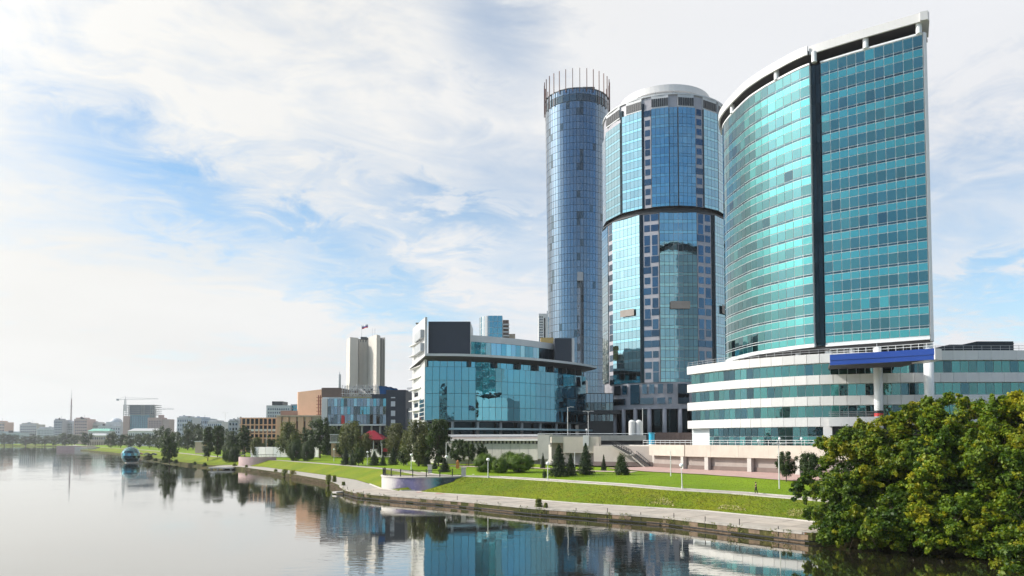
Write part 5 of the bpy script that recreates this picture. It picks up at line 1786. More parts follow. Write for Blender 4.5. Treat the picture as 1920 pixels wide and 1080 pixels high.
for i in range(8):
    x = xat(166 + i * 4.2, D, 8); h = zat(829, D)
    MB().add([(x - .9, D - .1, 2.5), (x + .9, D - .1, 2.5), (x + .9, D - .1, h), (x + .5, D - .1, h + .8), (x - .5, D - .1, h + .8), (x - .9, D - .1, h)] + [(x - .9, D + .1, 2.5)], [(0, 1, 2, 3, 4, 5)], BROWNB).build('arch', ar)
    slab_px('window', ar, 165 + i * 4.2, 167 + i * 4.2, 820, 824, D - .12, .1, WINM)
D = 900.0
lo = thing('long_low_building', 'long low white building with a shallow grey roof behind the shore trees', 'building', (xat(268, D, 8), D, 3))
slab_px('wall', lo, 240, 296, 808, 830, D, 16, WHITE, z0=3)
xa, xb = xat(239, D, 15), xat(297, D, 15); z0, z1 = zat(808, D), zat(803, D)
MB().add([(xa, D - 1, z0), (xb, D - 1, z0), (xb, D + 17, z0), (xa, D + 17, z0), (xa + 4, D + 8, z1), (xb - 4, D + 8, z1)], [(0, 1, 5, 4), (1, 2, 5), (2, 3, 4, 5), (3, 0, 4)], pmat('grey_tin', (.4, .41, .42))).build('roof', lo)
g_ = Pieces(lo, 'window'); grid(g_, 242, 294, 810, 822, D, 16, 1, WINM, .5, .6); g_.finish()
# tower under construction with cranes
D = 1250.0
uc = thing('unfinished_high_rise', 'high-rise under construction with open concrete floors above blue glass cladding', 'high-rise', (xat(262, D, 10), D, 4))
slab_px('pink_core', uc, 231, 243, 780, 835, D - 2, 22, pmat('far_pink2', (.43, .31, .28), .8, .1), z0=3)
slab_px('glass_cladding', uc, 243.2, 280, 778, 835, D, 20, pmat('far_blue', (.14, .30, .37), .35, .2), z0=3)
slab_px('upper_core', uc, 243, 264, 759.5, 777.9, D + 2, 16, pmat('far_slate', (.16, .21, .28), .7, .3, .1))
slab_px('upper_core', uc, 271, 281, 759.5, 777.9, D + 2, 16, pmat('far_slate', (.16, .21, .28)))
for k in range(6):
    yy = 759 + k * 3.6
    slab_px('floor_slab', uc, 231, 291, yy, yy + .9, D - 1.5, 24, GREYP)
for px_ in (231.5, 236, 241, 265, 267.7, 270, 282, 286, 290):
    slab_px('pillar', uc, px_, px_ + .8, 760, 780, D - .6, 1, GREYP)
slab_px('lower_wing', uc, 277, 304, 783, 835, D - 6, 18, pmat('far_pink2', (.43, .31, .28)), z0=3)
slab_px('lower_wing', uc, 303, 318, 786, 835, D - 5, 18, pmat('far_pink', (.42, .33, .30)), z0=3)
slab_px('roof_drum', uc, 297, 304, 778, 782.9, D, 8, pmat('far_pink2', (.43, .31, .28)))
g_ = Pieces(uc, 'window'); grid(g_, 279, 303, 788, 806, D - 6, 8, 5, WINM, .5, .5); grid(g_, 245, 279, 780, 806, D, 10, 7, WINM, .7, .6); g_.finish()


def crane(px_, ym, yb, pl, pr_, D, lab):
    c = thing('tower_crane', lab, 'crane', (xat(px_, D, 10), D, 4), 'tower cranes over the unfinished high-rise')
    zt, zb = zat(ym, D), zat(yb, D); x = xat(px_, D, zt)
    m = MB()
    for dx, dy in ((-1, -1), (1, -1), (1, 1), (-1, 1)):
        m.tube([(x + dx, D + dy, zb), (x + dx, D + dy, zt)], .3, LGREY, 4)
    k = 0; z = zb
    while z < zt - 3:
        m.tube([(x - 1, D - 1, z), (x + 1, D - 1, z + 3)], .2, LGREY, 4); m.tube([(x + 1, D - 1, z), (x - 1, D - 1, z + 3)], .2, LGREY, 4); z += 3
    m.build('mast', c)
    xl, xr = xat(pl, D, zt), xat(pr_, D, zt)
    m = MB(); m.tube([(xl, D, zt), (xr, D, zt + 1)], .45, LGREY, 4); m.tube([(x, D, zt + 3.2), (xr, D, zt + 1.2)], .22, LGREY, 4)
    m.tube([(x, D, zt), (x, D, zt + 5)], .4, LGREY, 4); m.tube([(x, D, zt + 5), (xl, D, zt + .3)], .2, LGREY, 4)
    m.build('jib', c)
    cw = xl if abs(pl - px_) < abs(pr_ - px_) else xr
    MB().box((cw - 2, D - 1, zt - 2), (cw + 1.5, D + 1, zt + 1), GREYP).build('counterweight', c)


crane(235, 749, 770, 221, 297, 1240, 'tower crane with a long jib over the left side of the unfinished high-rise')
crane(291, 768, 790, 287, 327, 1260, 'smaller crane with its jib low behind the pink wing of the high-rise')
# radio mast
D = 1700.0
rm = thing('radio_mast', 'tall thin lattice radio mast on the far skyline', 'mast', (xat(134, D, 10), D, 4))
x = xat(134, D, 100); zt = zat(731, D); m = MB()
for k in range(3):
    a = k * 2.1; m.tube([(x + 2.6 * math.cos(a), D + 2.6 * math.sin(a), 4), (x + .7 * math.cos(a), D + .7 * math.sin(a), zt - 20)], [.55, .4], pmat('mast_paint', (.32, .22, .22), .6, .2), 4)
z = 6
while z < zt - 24:
    w = 2.6 - 1.9 * z / zt
    m.tube([(x - w, D, z), (x + w, D, z + 4)], .3, pmat('mast_paint', (.32, .22, .22)), 4); z += 5
m.build('lattice', rm); MB().tube([(x, D, zt - 21), (x, D, zt)], [.6, .3], LGREY, 6).build('antenna', rm)
for f in (.45, .7):
    MB().box((x - 2.4, D - 1.5, zt * f), (x + 2.4, D + 1.5, zt * f + 1.5), LGREY).build('platform', rm)
# pink embankment and low shore works
D = 860.0
em = thing('pink_embankment', 'low pinkish stone embankment jutting out on the far shore', 'embankment', (xat(130, D, 1), D, 0))
slab_px('wall', em, 106, 152, 836.5, 846, D, 30, pmat('pink_stone', (.45, .33, .32)), z0=-1)
slab_px('coping', em, 105.5, 152.5, 835.8, 836.45, D - .5, 31, CONCP)
slab_px('wall', em, 140, 165, 838, 846, D - 30, 24, CONCP, z0=-1)
for i, (px_, D, colr, lab) in enumerate(((262, 520, (.3, .05, .05), 'small red car on the shore road behind the glass ball'), (275, 515, (.35, .36, .38), 'small silver car on the shore road behind the glass ball'), (288, 500, (.03, .04, .08), 'dark car on the shore road near the green point'))):
    X = xat(px_, D, 3); car(X, D, ground_z(X, D) + .05, colr, lab, 10 + i)
D = 420.0
kk = thing('cream_kiosk', 'small cream kiosk on the grass behind the left park trees', 'kiosk', (xat(374, D, 5), D, 4.5))
slab_px('wall', kk, 366, 383, 829, 837, D, 4, TAN, z0=4); slab_px('roof', kk, 364.5, 384.5, 827, 828.95, D - 1, 6, WHITE)

# ================================================================== the opposite bank behind the viewpoint (seen only mirrored in the glass)
mb = MB(); mb.prism([(-900, -120), (-260, -95), (60, -140), (700, -160), (1500, -900), (-1500, -900)][::-1], -3, 3.5, ASPH, FARG); structure(mb, 'opposite_bank')
OPP = [(-95, -40, -210, 52, WHITE, 'white modern block with dark window rows on the opposite bank behind the viewpoint'),
       (-34, 22, -250, 34, GREYP, 'wide grey block on the opposite bank behind the viewpoint'),
       (-180, -110, -260, 28, PEACH, 'low peach block on the opposite bank behind the viewpoint'),
       (40, 75, -230, 70, TAN, 'tall tan slab block on the opposite bank behind the viewpoint'),
       (-330, -240, -200, 22, LGREY, 'long low grey block on the opposite bank behind the viewpoint'),
       (-520, -440, -90, 40, TAN, 'tan apartment block beyond the river on the left, outside the picture')]
for (x0, x1, y, h, mt, lab) in OPP:
    o = thing('opposite_building', lab, 'building', ((x0 + x1) / 2, y, 3.5))
    MB().box((x0, y - 30, 3.4), (x1, y, h), mt).build('wall', o)
    MB().box((x0 + (x1 - x0) * .3, y - 24, h + .01), (x1 - (x1 - x0) * .2, y - 8, h + 5), DARKM).build('roof_hut', o)
    g_ = Pieces(o, 'window', 40); nf = int((h - 5) / 3.4); ncol = int((x1 - x0) / 4)
    for i in range(ncol):
        for k in range(nf):
            g_.quad((x1 - i * 4 - .8, y), (x1 - i * 4 - 3.4, y), 5.5 + k * 3.4, 7.4 + k * 3.4, BLACKG, out=.03, gap=0)
    g_.finish()

# ================================================================== vegetation


def leaf_mat(name, a, b, c, trans=0.3):
    m = bpy.data.materials.new(name); m.use_nodes = True
    t = NT(m.node_tree)
    at_ = t.n('ShaderNodeAttribute', attribute_name='tint', attribute_type='GEOMETRY').outputs['Fac']
    oi = t.n('ShaderNodeObjectInfo')
    col = t.mix(t.mrange(at_, 0.0, 0.5, smooth=False), a, b)
    col = t.mix(t.mrange(at_, 0.5, 1.0, smooth=False), col, c)
    k = t.mrange(oi.outputs['Random'], 0, 1, .82, 1.15, False)
    col = t.n('ShaderNodeVectorMath', {0: col, 'Scale': k}, operation='SCALE').outputs[0]
    p = t.n('ShaderNodeBsdfPrincipled', {'Base Color': col, 'Roughness': .5, 'Specular IOR Level': .3})
    tr = t.n('ShaderNodeBsdfTranslucent', {'Color': t.n('ShaderNodeVectorMath', {0: col, 1: (1.2, 1.25, .5)}, operation='MULTIPLY').outputs[0]})
    mx = t.n('ShaderNodeMixShader', {0: trans, 1: p.outputs[0], 2: tr.outputs[0]})
    o = t.n('ShaderNodeOutputMaterial'); t.link(mx.outputs[0], o.inputs[0])
    return m


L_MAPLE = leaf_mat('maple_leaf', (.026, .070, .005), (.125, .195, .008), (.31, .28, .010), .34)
L_BIRCH = leaf_mat('birch_leaf', (.030, .048, .014), (.070, .090, .024), (.16, .16, .06))
L_DARK = leaf_mat('dark_leaf', (.016, .034, .008), (.034, .062, .013), (.075, .11, .02))
L_GLOBE = leaf_mat('willow_leaf', (.034, .074, .006), (.08, .145, .009), (.17, .23, .02))
L_SPRUCE = leaf_mat('spruce_needle', (.014, .034, .014), (.030, .058, .020), (.065, .09, .028), .1)
L_FAR = leaf_mat('far_leaf', (.030, .050, .026), (.048, .072, .034), (.08, .10, .04))
L_REED = leaf_mat('reed_leaf', (.05, .08, .012), (.12, .15, .02), (.26, .20, .05))
L_FLOWER = leaf_mat('dry_flower', (.30, .27, .05), (.42, .38, .16), (.55, .50, .32), .2)


def leaves_mesh(name, pos, nrm, size, tint, mat, aspect=.62):
    """one leaf = one bent rhombus of two triangles"""
    n = len(pos)
    nrm = nrm / (np.linalg.norm(nrm, axis=1, keepdims=True) + 1e-9)
    rnd = rng.normal(size=(n, 3))
    a = np.cross(nrm, rnd); a /= (np.linalg.norm(a, axis=1, keepdims=True) + 1e-9)
    b = np.cross(nrm, a)
    s = size[:, None] * .5
    v = np.empty((n, 4, 3))
    v[:, 0] = pos - a * s; v[:, 1] = pos + b * s * aspect + nrm * s * .25; v[:, 2] = pos + a * s; v[:, 3] = pos - b * s * aspect + nrm * s * .25
    me = bpy.data.meshes.new(name)
    me.vertices.add(n * 4); me.vertices.foreach_set('co', v.reshape(-1))
    me.loops.add(n * 4); me.loops.foreach_set('vertex_index', np.arange(n * 4, dtype=np.int32))
    me.polygons.add(n); me.polygons.foreach_set('loop_start', np.arange(0, n * 4, 4, dtype=np.int32))
    me.update(calc_edges=True)
    at_ = me.attributes.new('tint', 'FLOAT', 'POINT'); at_.data.foreach_set('value', np.repeat(np.clip(tint, 0, 1), 4).astype(np.float32))
    me.materials.append(mat)
    return me


def clumps(centers, radii, per, outdir, size, tint_c, flat=.75, shell=.55, jitter=.8, tj=.16):
    """leaves scattered over the shells of many small clumps"""
    k = len(centers); idx = np.repeat(np.arange(k), per); n = len(idx)
    d = rng.normal(size=(n, 3)); d /= np.linalg.norm(d, axis=1, keepdims=True)
    r = radii[idx] * (shell + (1 - shell) * rng.random(n) ** .6) * (1 + .25 * rng.normal(size=n))
    off = d * r[:, None]; off[:, 2] *= flat
    pos = centers[idx] + off
    nr = d * .9 + outdir[idx] * .5 + np.array([0, 0, .55]) + rng.normal(size=(n, 3)) * jitter * .6
    return pos, nr, size * (.65 + .7 * rng.random(n)), tint_c[idx] + rng.normal(size=n) * tj


def obj_mesh(name, me, parent):
    o = bpy.data.objects.new(name, me); COL.objects.link(o); o.parent = parent
    return o


def trunk_mesh(name, H, r0, limbs, lean=0.0):
    m = MB()
    pts = [(0, 0, -.4), (lean * .2, 0, H * .25), (lean * .6, .1, H * .55), (lean, 0, H * .85)]
    m.tube(pts, [r0, r0 * .8, r0 * .5, r0 * .12], BARK, 8)
    for (z, q) in limbs:
        f = z / H; base = Vector((lean * f, 0, z)); q = Vector(q)
        mid = base.lerp(q, .5) + Vector((0, 0, (q - base).length * .12))
        m.tube([base, mid, q], [r0 * (1 - f) * .55 + .02, r0 * .22 * (1 - f) + .015, .012], BARK, 5, cap=False)
    me = bpy.data.meshes.new(name); me.from_pydata(m.v, [], m.f); me.materials.append(BARK)
    return me


PROTO = {}


def proto(kind, var):
    """meshes of one tree kind, 10 m tall, trunk foot at the origin: (trunk mesh, crown mesh)"""
    key = (kind, var)
    if key in PROTO:
        return PROTO[key]
    rs = np.random.default_rng(hash(kind) % 1000 + var * 7 + 3) if False else np.random.default_rng(sum(map(ord, kind)) + var * 17)
    if kind in ('birch', 'broad', 'poplar', 'apple', 'far'):
        P = {'birch': (60, 1.25, 130, .42, L_BIRCH, 2.6, 6.0, .42), 'broad': (60, 1.3, 120, .46, L_DARK, 3.4, 5.6, .45), 'poplar': (46, 1.0, 120, .40, L_DARK, 1.75, 5.8, .44),
             'apple': (50, 1.5, 120, .55, L_DARK, 4.8, 6.0, .36), 'far': (34, 1.6, 50, .8, L_FAR, 3.8, 5.5, .45)}[kind]
        nc, cr, per, ls, mat, rx, cz, rz = P
        d = rs.normal(size=(nc, 3)); d /= np.linalg.norm(d, axis=1, keepdims=True)
        rr = (.30 + .78 * rs.random(nc) ** .5)
        lob = 1 + .28 * np.sin(3 * np.arctan2(d[:, 1], d[:, 0]) + var) * (1 - abs(d[:, 2])) + .16 * rs.normal(size=nc)
        c = d * rr[:, None] * lob[:, None]
        c[:, 0] *= rx; c[:, 1] *= rx; c[:, 2] = cz + c[:, 2] * 10 * rz
        if kind == 'birch':
            c[:, :2] *= (1.12 - .055 * (c[:, 2:3] - 4)).clip(.45, 1.2)
        c[:, 2] = np.clip(c[:, 2], 1.5, 9.6)
        rad = cr * (.4 + .75 * rs.random(nc))
        tint = np.clip(.22 + .5 * rs.random(nc) + (.2 if kind == 'birch' else 0), 0, 1)
        pos, nr, sz, tn = clumps(c, rad, per, d, ls, tint, flat=1.35 if kind == 'birch' else .8, shell=.3)
        if kind == 'birch':
            drop = rng.random(len(pos)) ** 2 * 1.5; pos[:, 2] -= drop; nr[:, 2] *= .3
        pos[:, 2] = np.clip(pos[:, 2], .9, 10.2)
        crown = leaves_mesh(kind + '_crown', pos, nr, sz, tn, mat)
        limbs = [(float(rs.uniform(2, 6.5)), c[i] * np.array([.85, .85, .98])) for i in range(0, nc, 3)]
        trunk = trunk_mesh(kind + '_trunk', 10, .26 if kind != 'poplar' else .2, limbs, .3 * (var - 1))
    elif kind == 'globe':
        nc = 130
        d = rs.normal(size=(nc, 3)); d /= np.linalg.norm(d, axis=1, keepdims=True)
        lob = 1 + .07 * rs.normal(size=nc)
        c = d * lob[:, None]; c[:, :2] *= 5.2; c[:, 2] = 5.0 + c[:, 2] * 4.5
        pos, nr, sz, tn = clumps(c, np.full(nc, 1.15), 170, d, .34, np.clip(.25 + .4 * rs.random(nc), 0, 1), flat=1, jitter=.6)
        nr += (pos - np.array([0, 0, 5])) * .25
        pos[:, 2] = np.clip(pos[:, 2], .25, 11)
        crown = leaves_mesh('globe_crown', pos, nr, sz, tn, L_DARK if var == 2 else L_GLOBE)
        trunk = trunk_mesh('globe_trunk', 8, .3, [(1.5, d_ * 3.5 + np.array([0, 0, 5])) for d_ in d[:20]])
    elif kind == 'spruce':
        P_, N_, Z_, T_ = [], [], [], []
        tiers = 26
        for i in range(tiers):
            f = i / (tiers - 1); z = .7 + 9.0 * f; L = 2.7 * (1 - f) ** .85 + .18
            nbr = int(12 - 5 * f)
            for k in range(nbr):
                a = 2 * math.pi * (k + rs.random() * .7) / nbr + i
                Lb = L * (.75 + .45 * rs.random()); npt = int(16 + 62 * Lb / 2.7)
                u = rs.random(npt) ** .7
                dirv = np.array([math.cos(a), math.sin(a), 0])
                side = np.array([-math.sin(a), math.cos(a), 0])
                w = (1 - u) * .42 * Lb * .6 + .1
                p = dirv * (u * Lb)[:, None] + side * ((rs.random(npt) - .5) * 2 * w)[:, None]
                p[:, 2] = z + rs.normal() * .15 - .28 * u * Lb + .22 * u ** 2 * Lb + rs.normal(size=npt) * .16
                P_.append(p); N_.append(np.tile([0, 0, 1.0], (npt, 1)) + rs.normal(size=(npt, 3)) * .6 + dirv * .5); Z_.append(.30 * (.7 + .6 * rs.random(npt)))
                T_.append(np.full(npt, .1 + .5 * rs.random()) + .28 * u + rs.normal(size=npt) * .1)
        pos = np.concatenate(P_)
        crown = leaves_mesh('spruce_crown', pos, np.concatenate(N_), np.concatenate(Z_), np.concatenate(T_), L_SPRUCE, .45)
        trunk = trunk_mesh('spruce_trunk', 11.3, .17, [])
    elif kind == 'shrub':
        nc = 60
        d = rs.normal(size=(nc, 3)); d /= np.linalg.norm(d, axis=1, keepdims=True); d[:, 2] = abs(d[:, 2])
        c = d * (.5 + .5 * rs.random(nc))[:, None]; c[:, :2] *= 4.2; c[:, 2] = .8 + c[:, 2] * 8
        pos, nr, sz, tn = clumps(c, np.full(nc, 1.3), 90, d, .6, np.clip(.25 + .5 * rs.random(nc), 0, 1), flat=1.2)
        pos[:, 2] = np.clip(pos[:, 2], .2, 11)
        crown = leaves_mesh('shrub_crown', pos, nr, sz, tn, L_DARK if var != 2 else L_BIRCH)
        trunk = trunk_mesh('shrub_trunk', 5, .14, [(.6, x * .9) for x in c[:24]])
    PROTO[key] = (trunk, crown)
    return PROTO[key]


def tree(kind, var, px, ytop, wpx, D, label, name, cat='tree', group=None, z=None, ybase=None, wscale=1.0):
    X = xat(px, D, 6)
    zg = ground_z(X, D) if z is None else z
    H = max(.6, zat(ytop, D) - zg)
    nat = {'birch': 6.6, 'broad': 8.2, 'poplar': 4.8, 'apple': 11.5, 'far': 9.0, 'globe': 11.8, 'spruce': 5.6, 'shrub': 10.5}[kind]
    W = wpx * D / FPX
    tm, cm_ = proto(kind, var)
    o = thing(name, label, cat, (X, D, zg - .05), group)
    o.scale = (W / nat, W / nat, H / 10.2); o.rotation_euler.z = random.uniform(0, 6.28)
    obj_mesh('trunk', tm, o); obj_mesh('crown', cm_, o)
    return o


PARK = 'trees in the riverside park'
TREES = [
    # kind, var, px, ytop, width px, D, name, label
    ('broad', 0, 318, 809, 33, 330, 'park_tree', 'dense dark green tree standing alone on the green point, right of the glass ball'),
    ('poplar', 1, 390, 799, 22, 345, 'park_tree', 'tall dark tree left of the two dark round bushes on the left lawn'),
    ('broad', 1, 408, 798, 30, 352, 'park_tree', 'dark broad tree directly behind the pair of dark round bushes on the left lawn'),
    ('poplar', 2, 459, 795, 30, 335, 'park_tree', 'slender loose-crowned tree in front of the left end of the colonnade building'),
    ('birch', 1, 482, 820, 22, 330, 'park_tree', 'small pale tree in front of the dark windows of the colonnade building'),
    ('poplar', 0, 509, 815, 20, 338, 'park_tree', 'thin young tree before the right end of the colonnade building'),
    ('birch', 0, 543, 791, 40, 320, 'park_tree', 'olive tree covering the peach pylons, left of the big dark tree'),
    ('broad', 2, 600, 781, 50, 305, 'park_tree', 'big dark tree hiding the left end of the scaffolded glass building'),
    ('birch', 2, 659, 790, 52, 275, 'park_tree', 'large olive drooping tree left of the red pavilion roof'),
    ('birch', 1, 741, 794, 44, 282, 'park_tree', 'drooping tree in front of the navy block right of the red pavilion roof'),
    ('birch', 0, 785, 787, 50, 210, 'park_tree', 'pale olive drooping birch in front of the left corner of the glass hall'),
    ('broad', 1, 822, 786, 50, 207, 'park_tree', 'very dark full tree just right of the pale birch by the glass hall corner'),
    ('apple', 0, 858, 823, 36, 205, 'park_tree', 'dark low tree between the tallest dark park tree and the parking wall'),
    ('apple', 1, 879, 825, 34, 203, 'park_tree', 'dark low forked tree before the left part of the parking wall'),
    ('apple', 2, 903, 830, 26, 204, 'park_tree', 'smallest of the dark low trees before the parking wall, just left of the round willows'),
    ('broad', 1, 625, 800, 30, 312, 'park_tree', 'dark tree close behind the porch, right of the biggest dark tree'),
    ('poplar', 1, 640, 806, 22, 300, 'park_tree', 'narrow dark tree wedged between the porch and the drooping olive tree'),
    ('birch', 0, 683, 812, 30, 286, 'park_tree', 'lower olive tree right in front of the left half of the red pavilion roof'),
    ('broad', 0, 719, 822, 26, 288, 'park_tree', 'dark low tree at the right corner of the red pavilion'),
    ('birch', 2, 763, 806, 30, 270, 'park_tree', 'loose tree between the navy block and the pale birch'),
    ('poplar', 2, 803, 790, 24, 222, 'park_tree', 'slim tree squeezed between the pale birch and the very dark full tree'),
    ('broad', 2, 575, 800, 28, 330, 'park_tree', 'dark tree between the olive tree and the biggest dark tree'),
    ('broad', 0, 524, 815, 24, 344, 'park_tree', 'dark tree in front of the first peach pylon'),
    ('poplar', 0, 442, 806, 20, 352, 'park_tree', 'thin dark tree behind the smaller dark round bush'),
    ('apple', 0, 1474, 846, 42, 131, 'park_tree', 'small round crowned tree by the white pole in front of the terrace columns'),
    ('apple', 1, 1517, 843, 54, 127, 'park_tree', 'leafy small tree beside the big riverside trees in front of the terrace wall'),
    ('shrub', 1, 1166, 845, 32, 152, 'park_shrub', 'upright loose shrub in front of the foot of the staircase'),
    ('globe', 0, 911, 850, 44, 168, 'willow_bush', 'large round clipped willow behind a globe lamp, left one of the round group'),
    ('globe', 1, 938, 859, 32, 164, 'willow_bush', 'smallest round willow at the front of the round group'),
    ('globe', 1, 955, 847, 36, 180, 'willow_bush', 'round willow half hidden at the back of the round group'),
    ('globe', 0, 975, 849, 52, 166, 'willow_bush', 'widest round willow at the right end of the round group'),
    ('globe', 2, 430, 828, 26, 318, 'willow_bush', 'larger of two dark round bushes on the left lawn'),
    ('globe', 2, 440, 835, 20, 312, 'willow_bush', 'smaller of two dark round bushes on the left lawn'),
    ('globe', 2, 555, 824, 30, 282, 'willow_bush', 'dark round bush on the lawn in front of the olive tree and peach pylons'),
    ('globe', 2, 577, 826, 26, 276, 'willow_bush', 'dark rounded bush at the foot of the big dark tree left of the scaffolded building'),
    ('spruce', 0, 1048, 831, 42, 150, 'spruce_tree', 'tallest dark spruce on the lawn below the beige wall niche'),
    ('spruce', 1, 1070, 849, 26, 153, 'spruce_tree', 'shorter dark spruce touching the right side of the tallest spruce'),
    ('spruce', 2, 1098, 829, 34, 155, 'spruce_tree', 'spruce with a bare brownish top below the small dark window of the beige wall'),
    ('spruce', 0, 1132, 851, 12, 168, 'spruce_tree', 'tiny young spruce between the bare-topped spruce and the loose shrub'),
    ('spruce', 1, 1018, 848, 11, 180, 'spruce_tree', 'tiny young spruce in front of the grey wall block'),
    ('spruce', 2, 834, 857, 24, 172, 'spruce_tree', 'small lone spruce on the grass right behind the mural lookout'),
    ('spruce', 0, 648, 838, 20, 232, 'spruce_tree', 'young spruce at the left end of the row under the drooping tree'),
    ('spruce', 1, 661, 843, 16, 228, 'spruce_tree', 'second young spruce from the left in the row under the drooping tree'),
    ('broad', 0, 672, 838, 24, 224, 'park_tree', 'short dark bushy tree in the young spruce row left of a globe lamp'),
    ('spruce', 2, 702, 845, 24, 222, 'spruce_tree', 'young spruce right of the globe lamp before the white site fence'),
    ('spruce', 0, 718, 852, 15, 220, 'spruce_tree', 'very small spruce before the white site fence'),
    ('spruce', 1, 737, 838, 22, 224, 'spruce_tree', 'slim young spruce in front of the drooping tree by the navy block'),
    ('broad', 2, 757, 841, 30, 216, 'park_tree', 'short dark bushy tree left of the globe lamp behind the mural lookout'),
    ('spruce', 2, 790, 838, 22, 222, 'spruce_tree', 'young spruce at the foot of the pale birch'),
    ('spruce', 0, 801, 852, 20, 208, 'spruce_tree', 'low wide young spruce at the right end of the spruce row'),
    ('shrub', 0, 1021, 879, 11, 146, 'park_shrub', 'small dark shrub on the lawn left of the tallest spruce'),
    ('shrub', 1, 815, 862, 13, 190, 'park_shrub', 'small brownish shrub on the grass behind the lookout posts'),
]
for (kd, v, px_, yt, w, D, nm, lab) in TREES:
    tree(kd, v, px_, yt, w, D, lab, nm, 'tree' if 'tree' in nm else 'bush', {'spruce_tree': 'spruces on the park lawn', 'willow_bush': 'round clipped bushes', 'park_shrub': 'small park shrubs'}.get(nm, PARK))
# farther trees: a row of similar ones along the far shore
FT = [(8, 812, 30, 1480), (24, 814, 22, 1490), (48, 816, 30, 1470), (66, 815, 24, 1480), (84, 815, 28, 1460), (100, 816, 22, 1450), (122, 811, 34, 1300), (140, 813, 24, 1280), (160, 809, 22, 1050),
      (208, 809, 26, 800), (226, 812, 22, 780), (244, 813, 26, 760), (262, 811, 24, 740), (280, 811, 26, 720), (298, 803, 30, 640), (312, 798, 30, 620), (336, 806, 30, 600), (352, 802, 26, 560),
      (362, 789, 40, 590), (376, 800, 30, 560), (386, 798, 30, 640), (420, 803, 26, 540), (436, 804, 30, 520), (470, 822, 24, 400), (492, 828, 20, 396), (528, 826, 22, 380)]
for i, (px_, yt, w, D) in enumerate(FT):
    lab = 'rounded green tree in the hazy belt along the far shore'
    if px_ == 362:
        lab = 'tallest dark tree of the far belt, standing above the rest'
    elif px_ == 160:
        lab = 'dark tree beside the arcaded pinkish waterfront building'
    elif D < 410:
        lab = 'low dark tree in front of the colonnade and peach buildings'
    elif D > 1200:
        lab = 'bluish tree in the low belt on the farthest shore'
    tree('far', i % 3, px_, yt, w, D, lab, 'far_tree', 'tree', 'far trees' if D > 1200 else ('trees before the peach buildings' if D < 410 else 'trees of the far belt'))
# bushes and reeds growing on the quay
REEDS = [(1010, 936, 14, 111.5, 'tall reed clump growing out of the quay in front of the grass slope'), (1023, 944, 8, 110, 'small reed clump next to the tall one on the quay'),
         (534, 880, 13, 228, 'round shrub growing on the narrow quay, left of its yellowish neighbour'), (549, 882, 14, 222, 'yellowish shrub on the narrow quay, right of a darker one'),
         (616, 890, 11, 184, 'upright green shrub on the quay before the stone ledge'), (627, 892, 8, 180, 'thin leafy shrub beside the upright one before the stone ledge'),
         (644, 904, 7, 166, 'small low plant on the quay bend behind the stone ledge'), (517, 880, 7, 240, 'small plant on the narrow quay left of the round shrub'),
         (440, 869, 9, 292, 'shrub at the right corner of the far landing stage'), (462, 872, 6, 278, 'small shrub on the quay right of the landing stage')]
for i, (px_, yt, w, D, lab) in enumerate(REEDS):
    X = xat(px_, D, 1)
    H = zat(yt, D) - .25
    o = thing('quay_plant', lab, 'plant', (X, D, .25), 'plants growing on the quay')
    n = 420
    u = rng.random(n); th = rng.random(n) * 6.28; rad = w * D / FPX * .5 * np.sqrt(rng.random(n)) * (1.05 - .5 * abs(u - .45))
    pos = np.stack([rad * np.cos(th), rad * np.sin(th), u * H], 1)
    nr = np.stack([np.cos(th), np.sin(th), rng.normal(size=n) * .3 + .3], 1)
    obj_mesh('leaves', leaves_mesh('reed', pos, nr, np.full(n, .42) * (.6 + .8 * rng.random(n)), .25 + .5 * rng.random(n) + (.3 if i in (3,) else 0), L_REED, .4), o)
    m = MB()
    for k in range(5):
        a = k * 1.3; m.tube([(X + .1 * math.cos(a), D + .1 * math.sin(a), 0), (X + .3 * math.cos(a), D + .3 * math.sin(a), H * .8)], .03, BARK, 4, cap=False)
    m.build('stem', o)
# bushes on the shore of the green point
for i, (px_, yt, w, D, lab) in enumerate(((278, 848, 20, 400, 'yellow green bush at the tip of the green point beside the glass ball'), (313, 857, 26, 352, 'dark low bush at the water edge of the green point'),
                                          (292, 858, 12, 380, 'small dark bush at the water edge left of the wide one'), (330, 860, 12, 345, 'small bush at the water edge right of the wide dark one'),
                                          (366, 864, 8, 318, 'tiny bush on the far shore wall left of the landing stage'), (384, 866, 12, 302, 'low dark bush just left of the landing stage'))):
    tree('shrub', 2 if i == 0 else i % 2, px_, yt, w, D, lab, 'shore_bush', 'bush', 'bushes on the green point', z=.6)

# the big riverside trees on the right: limbs, clumps and leaves


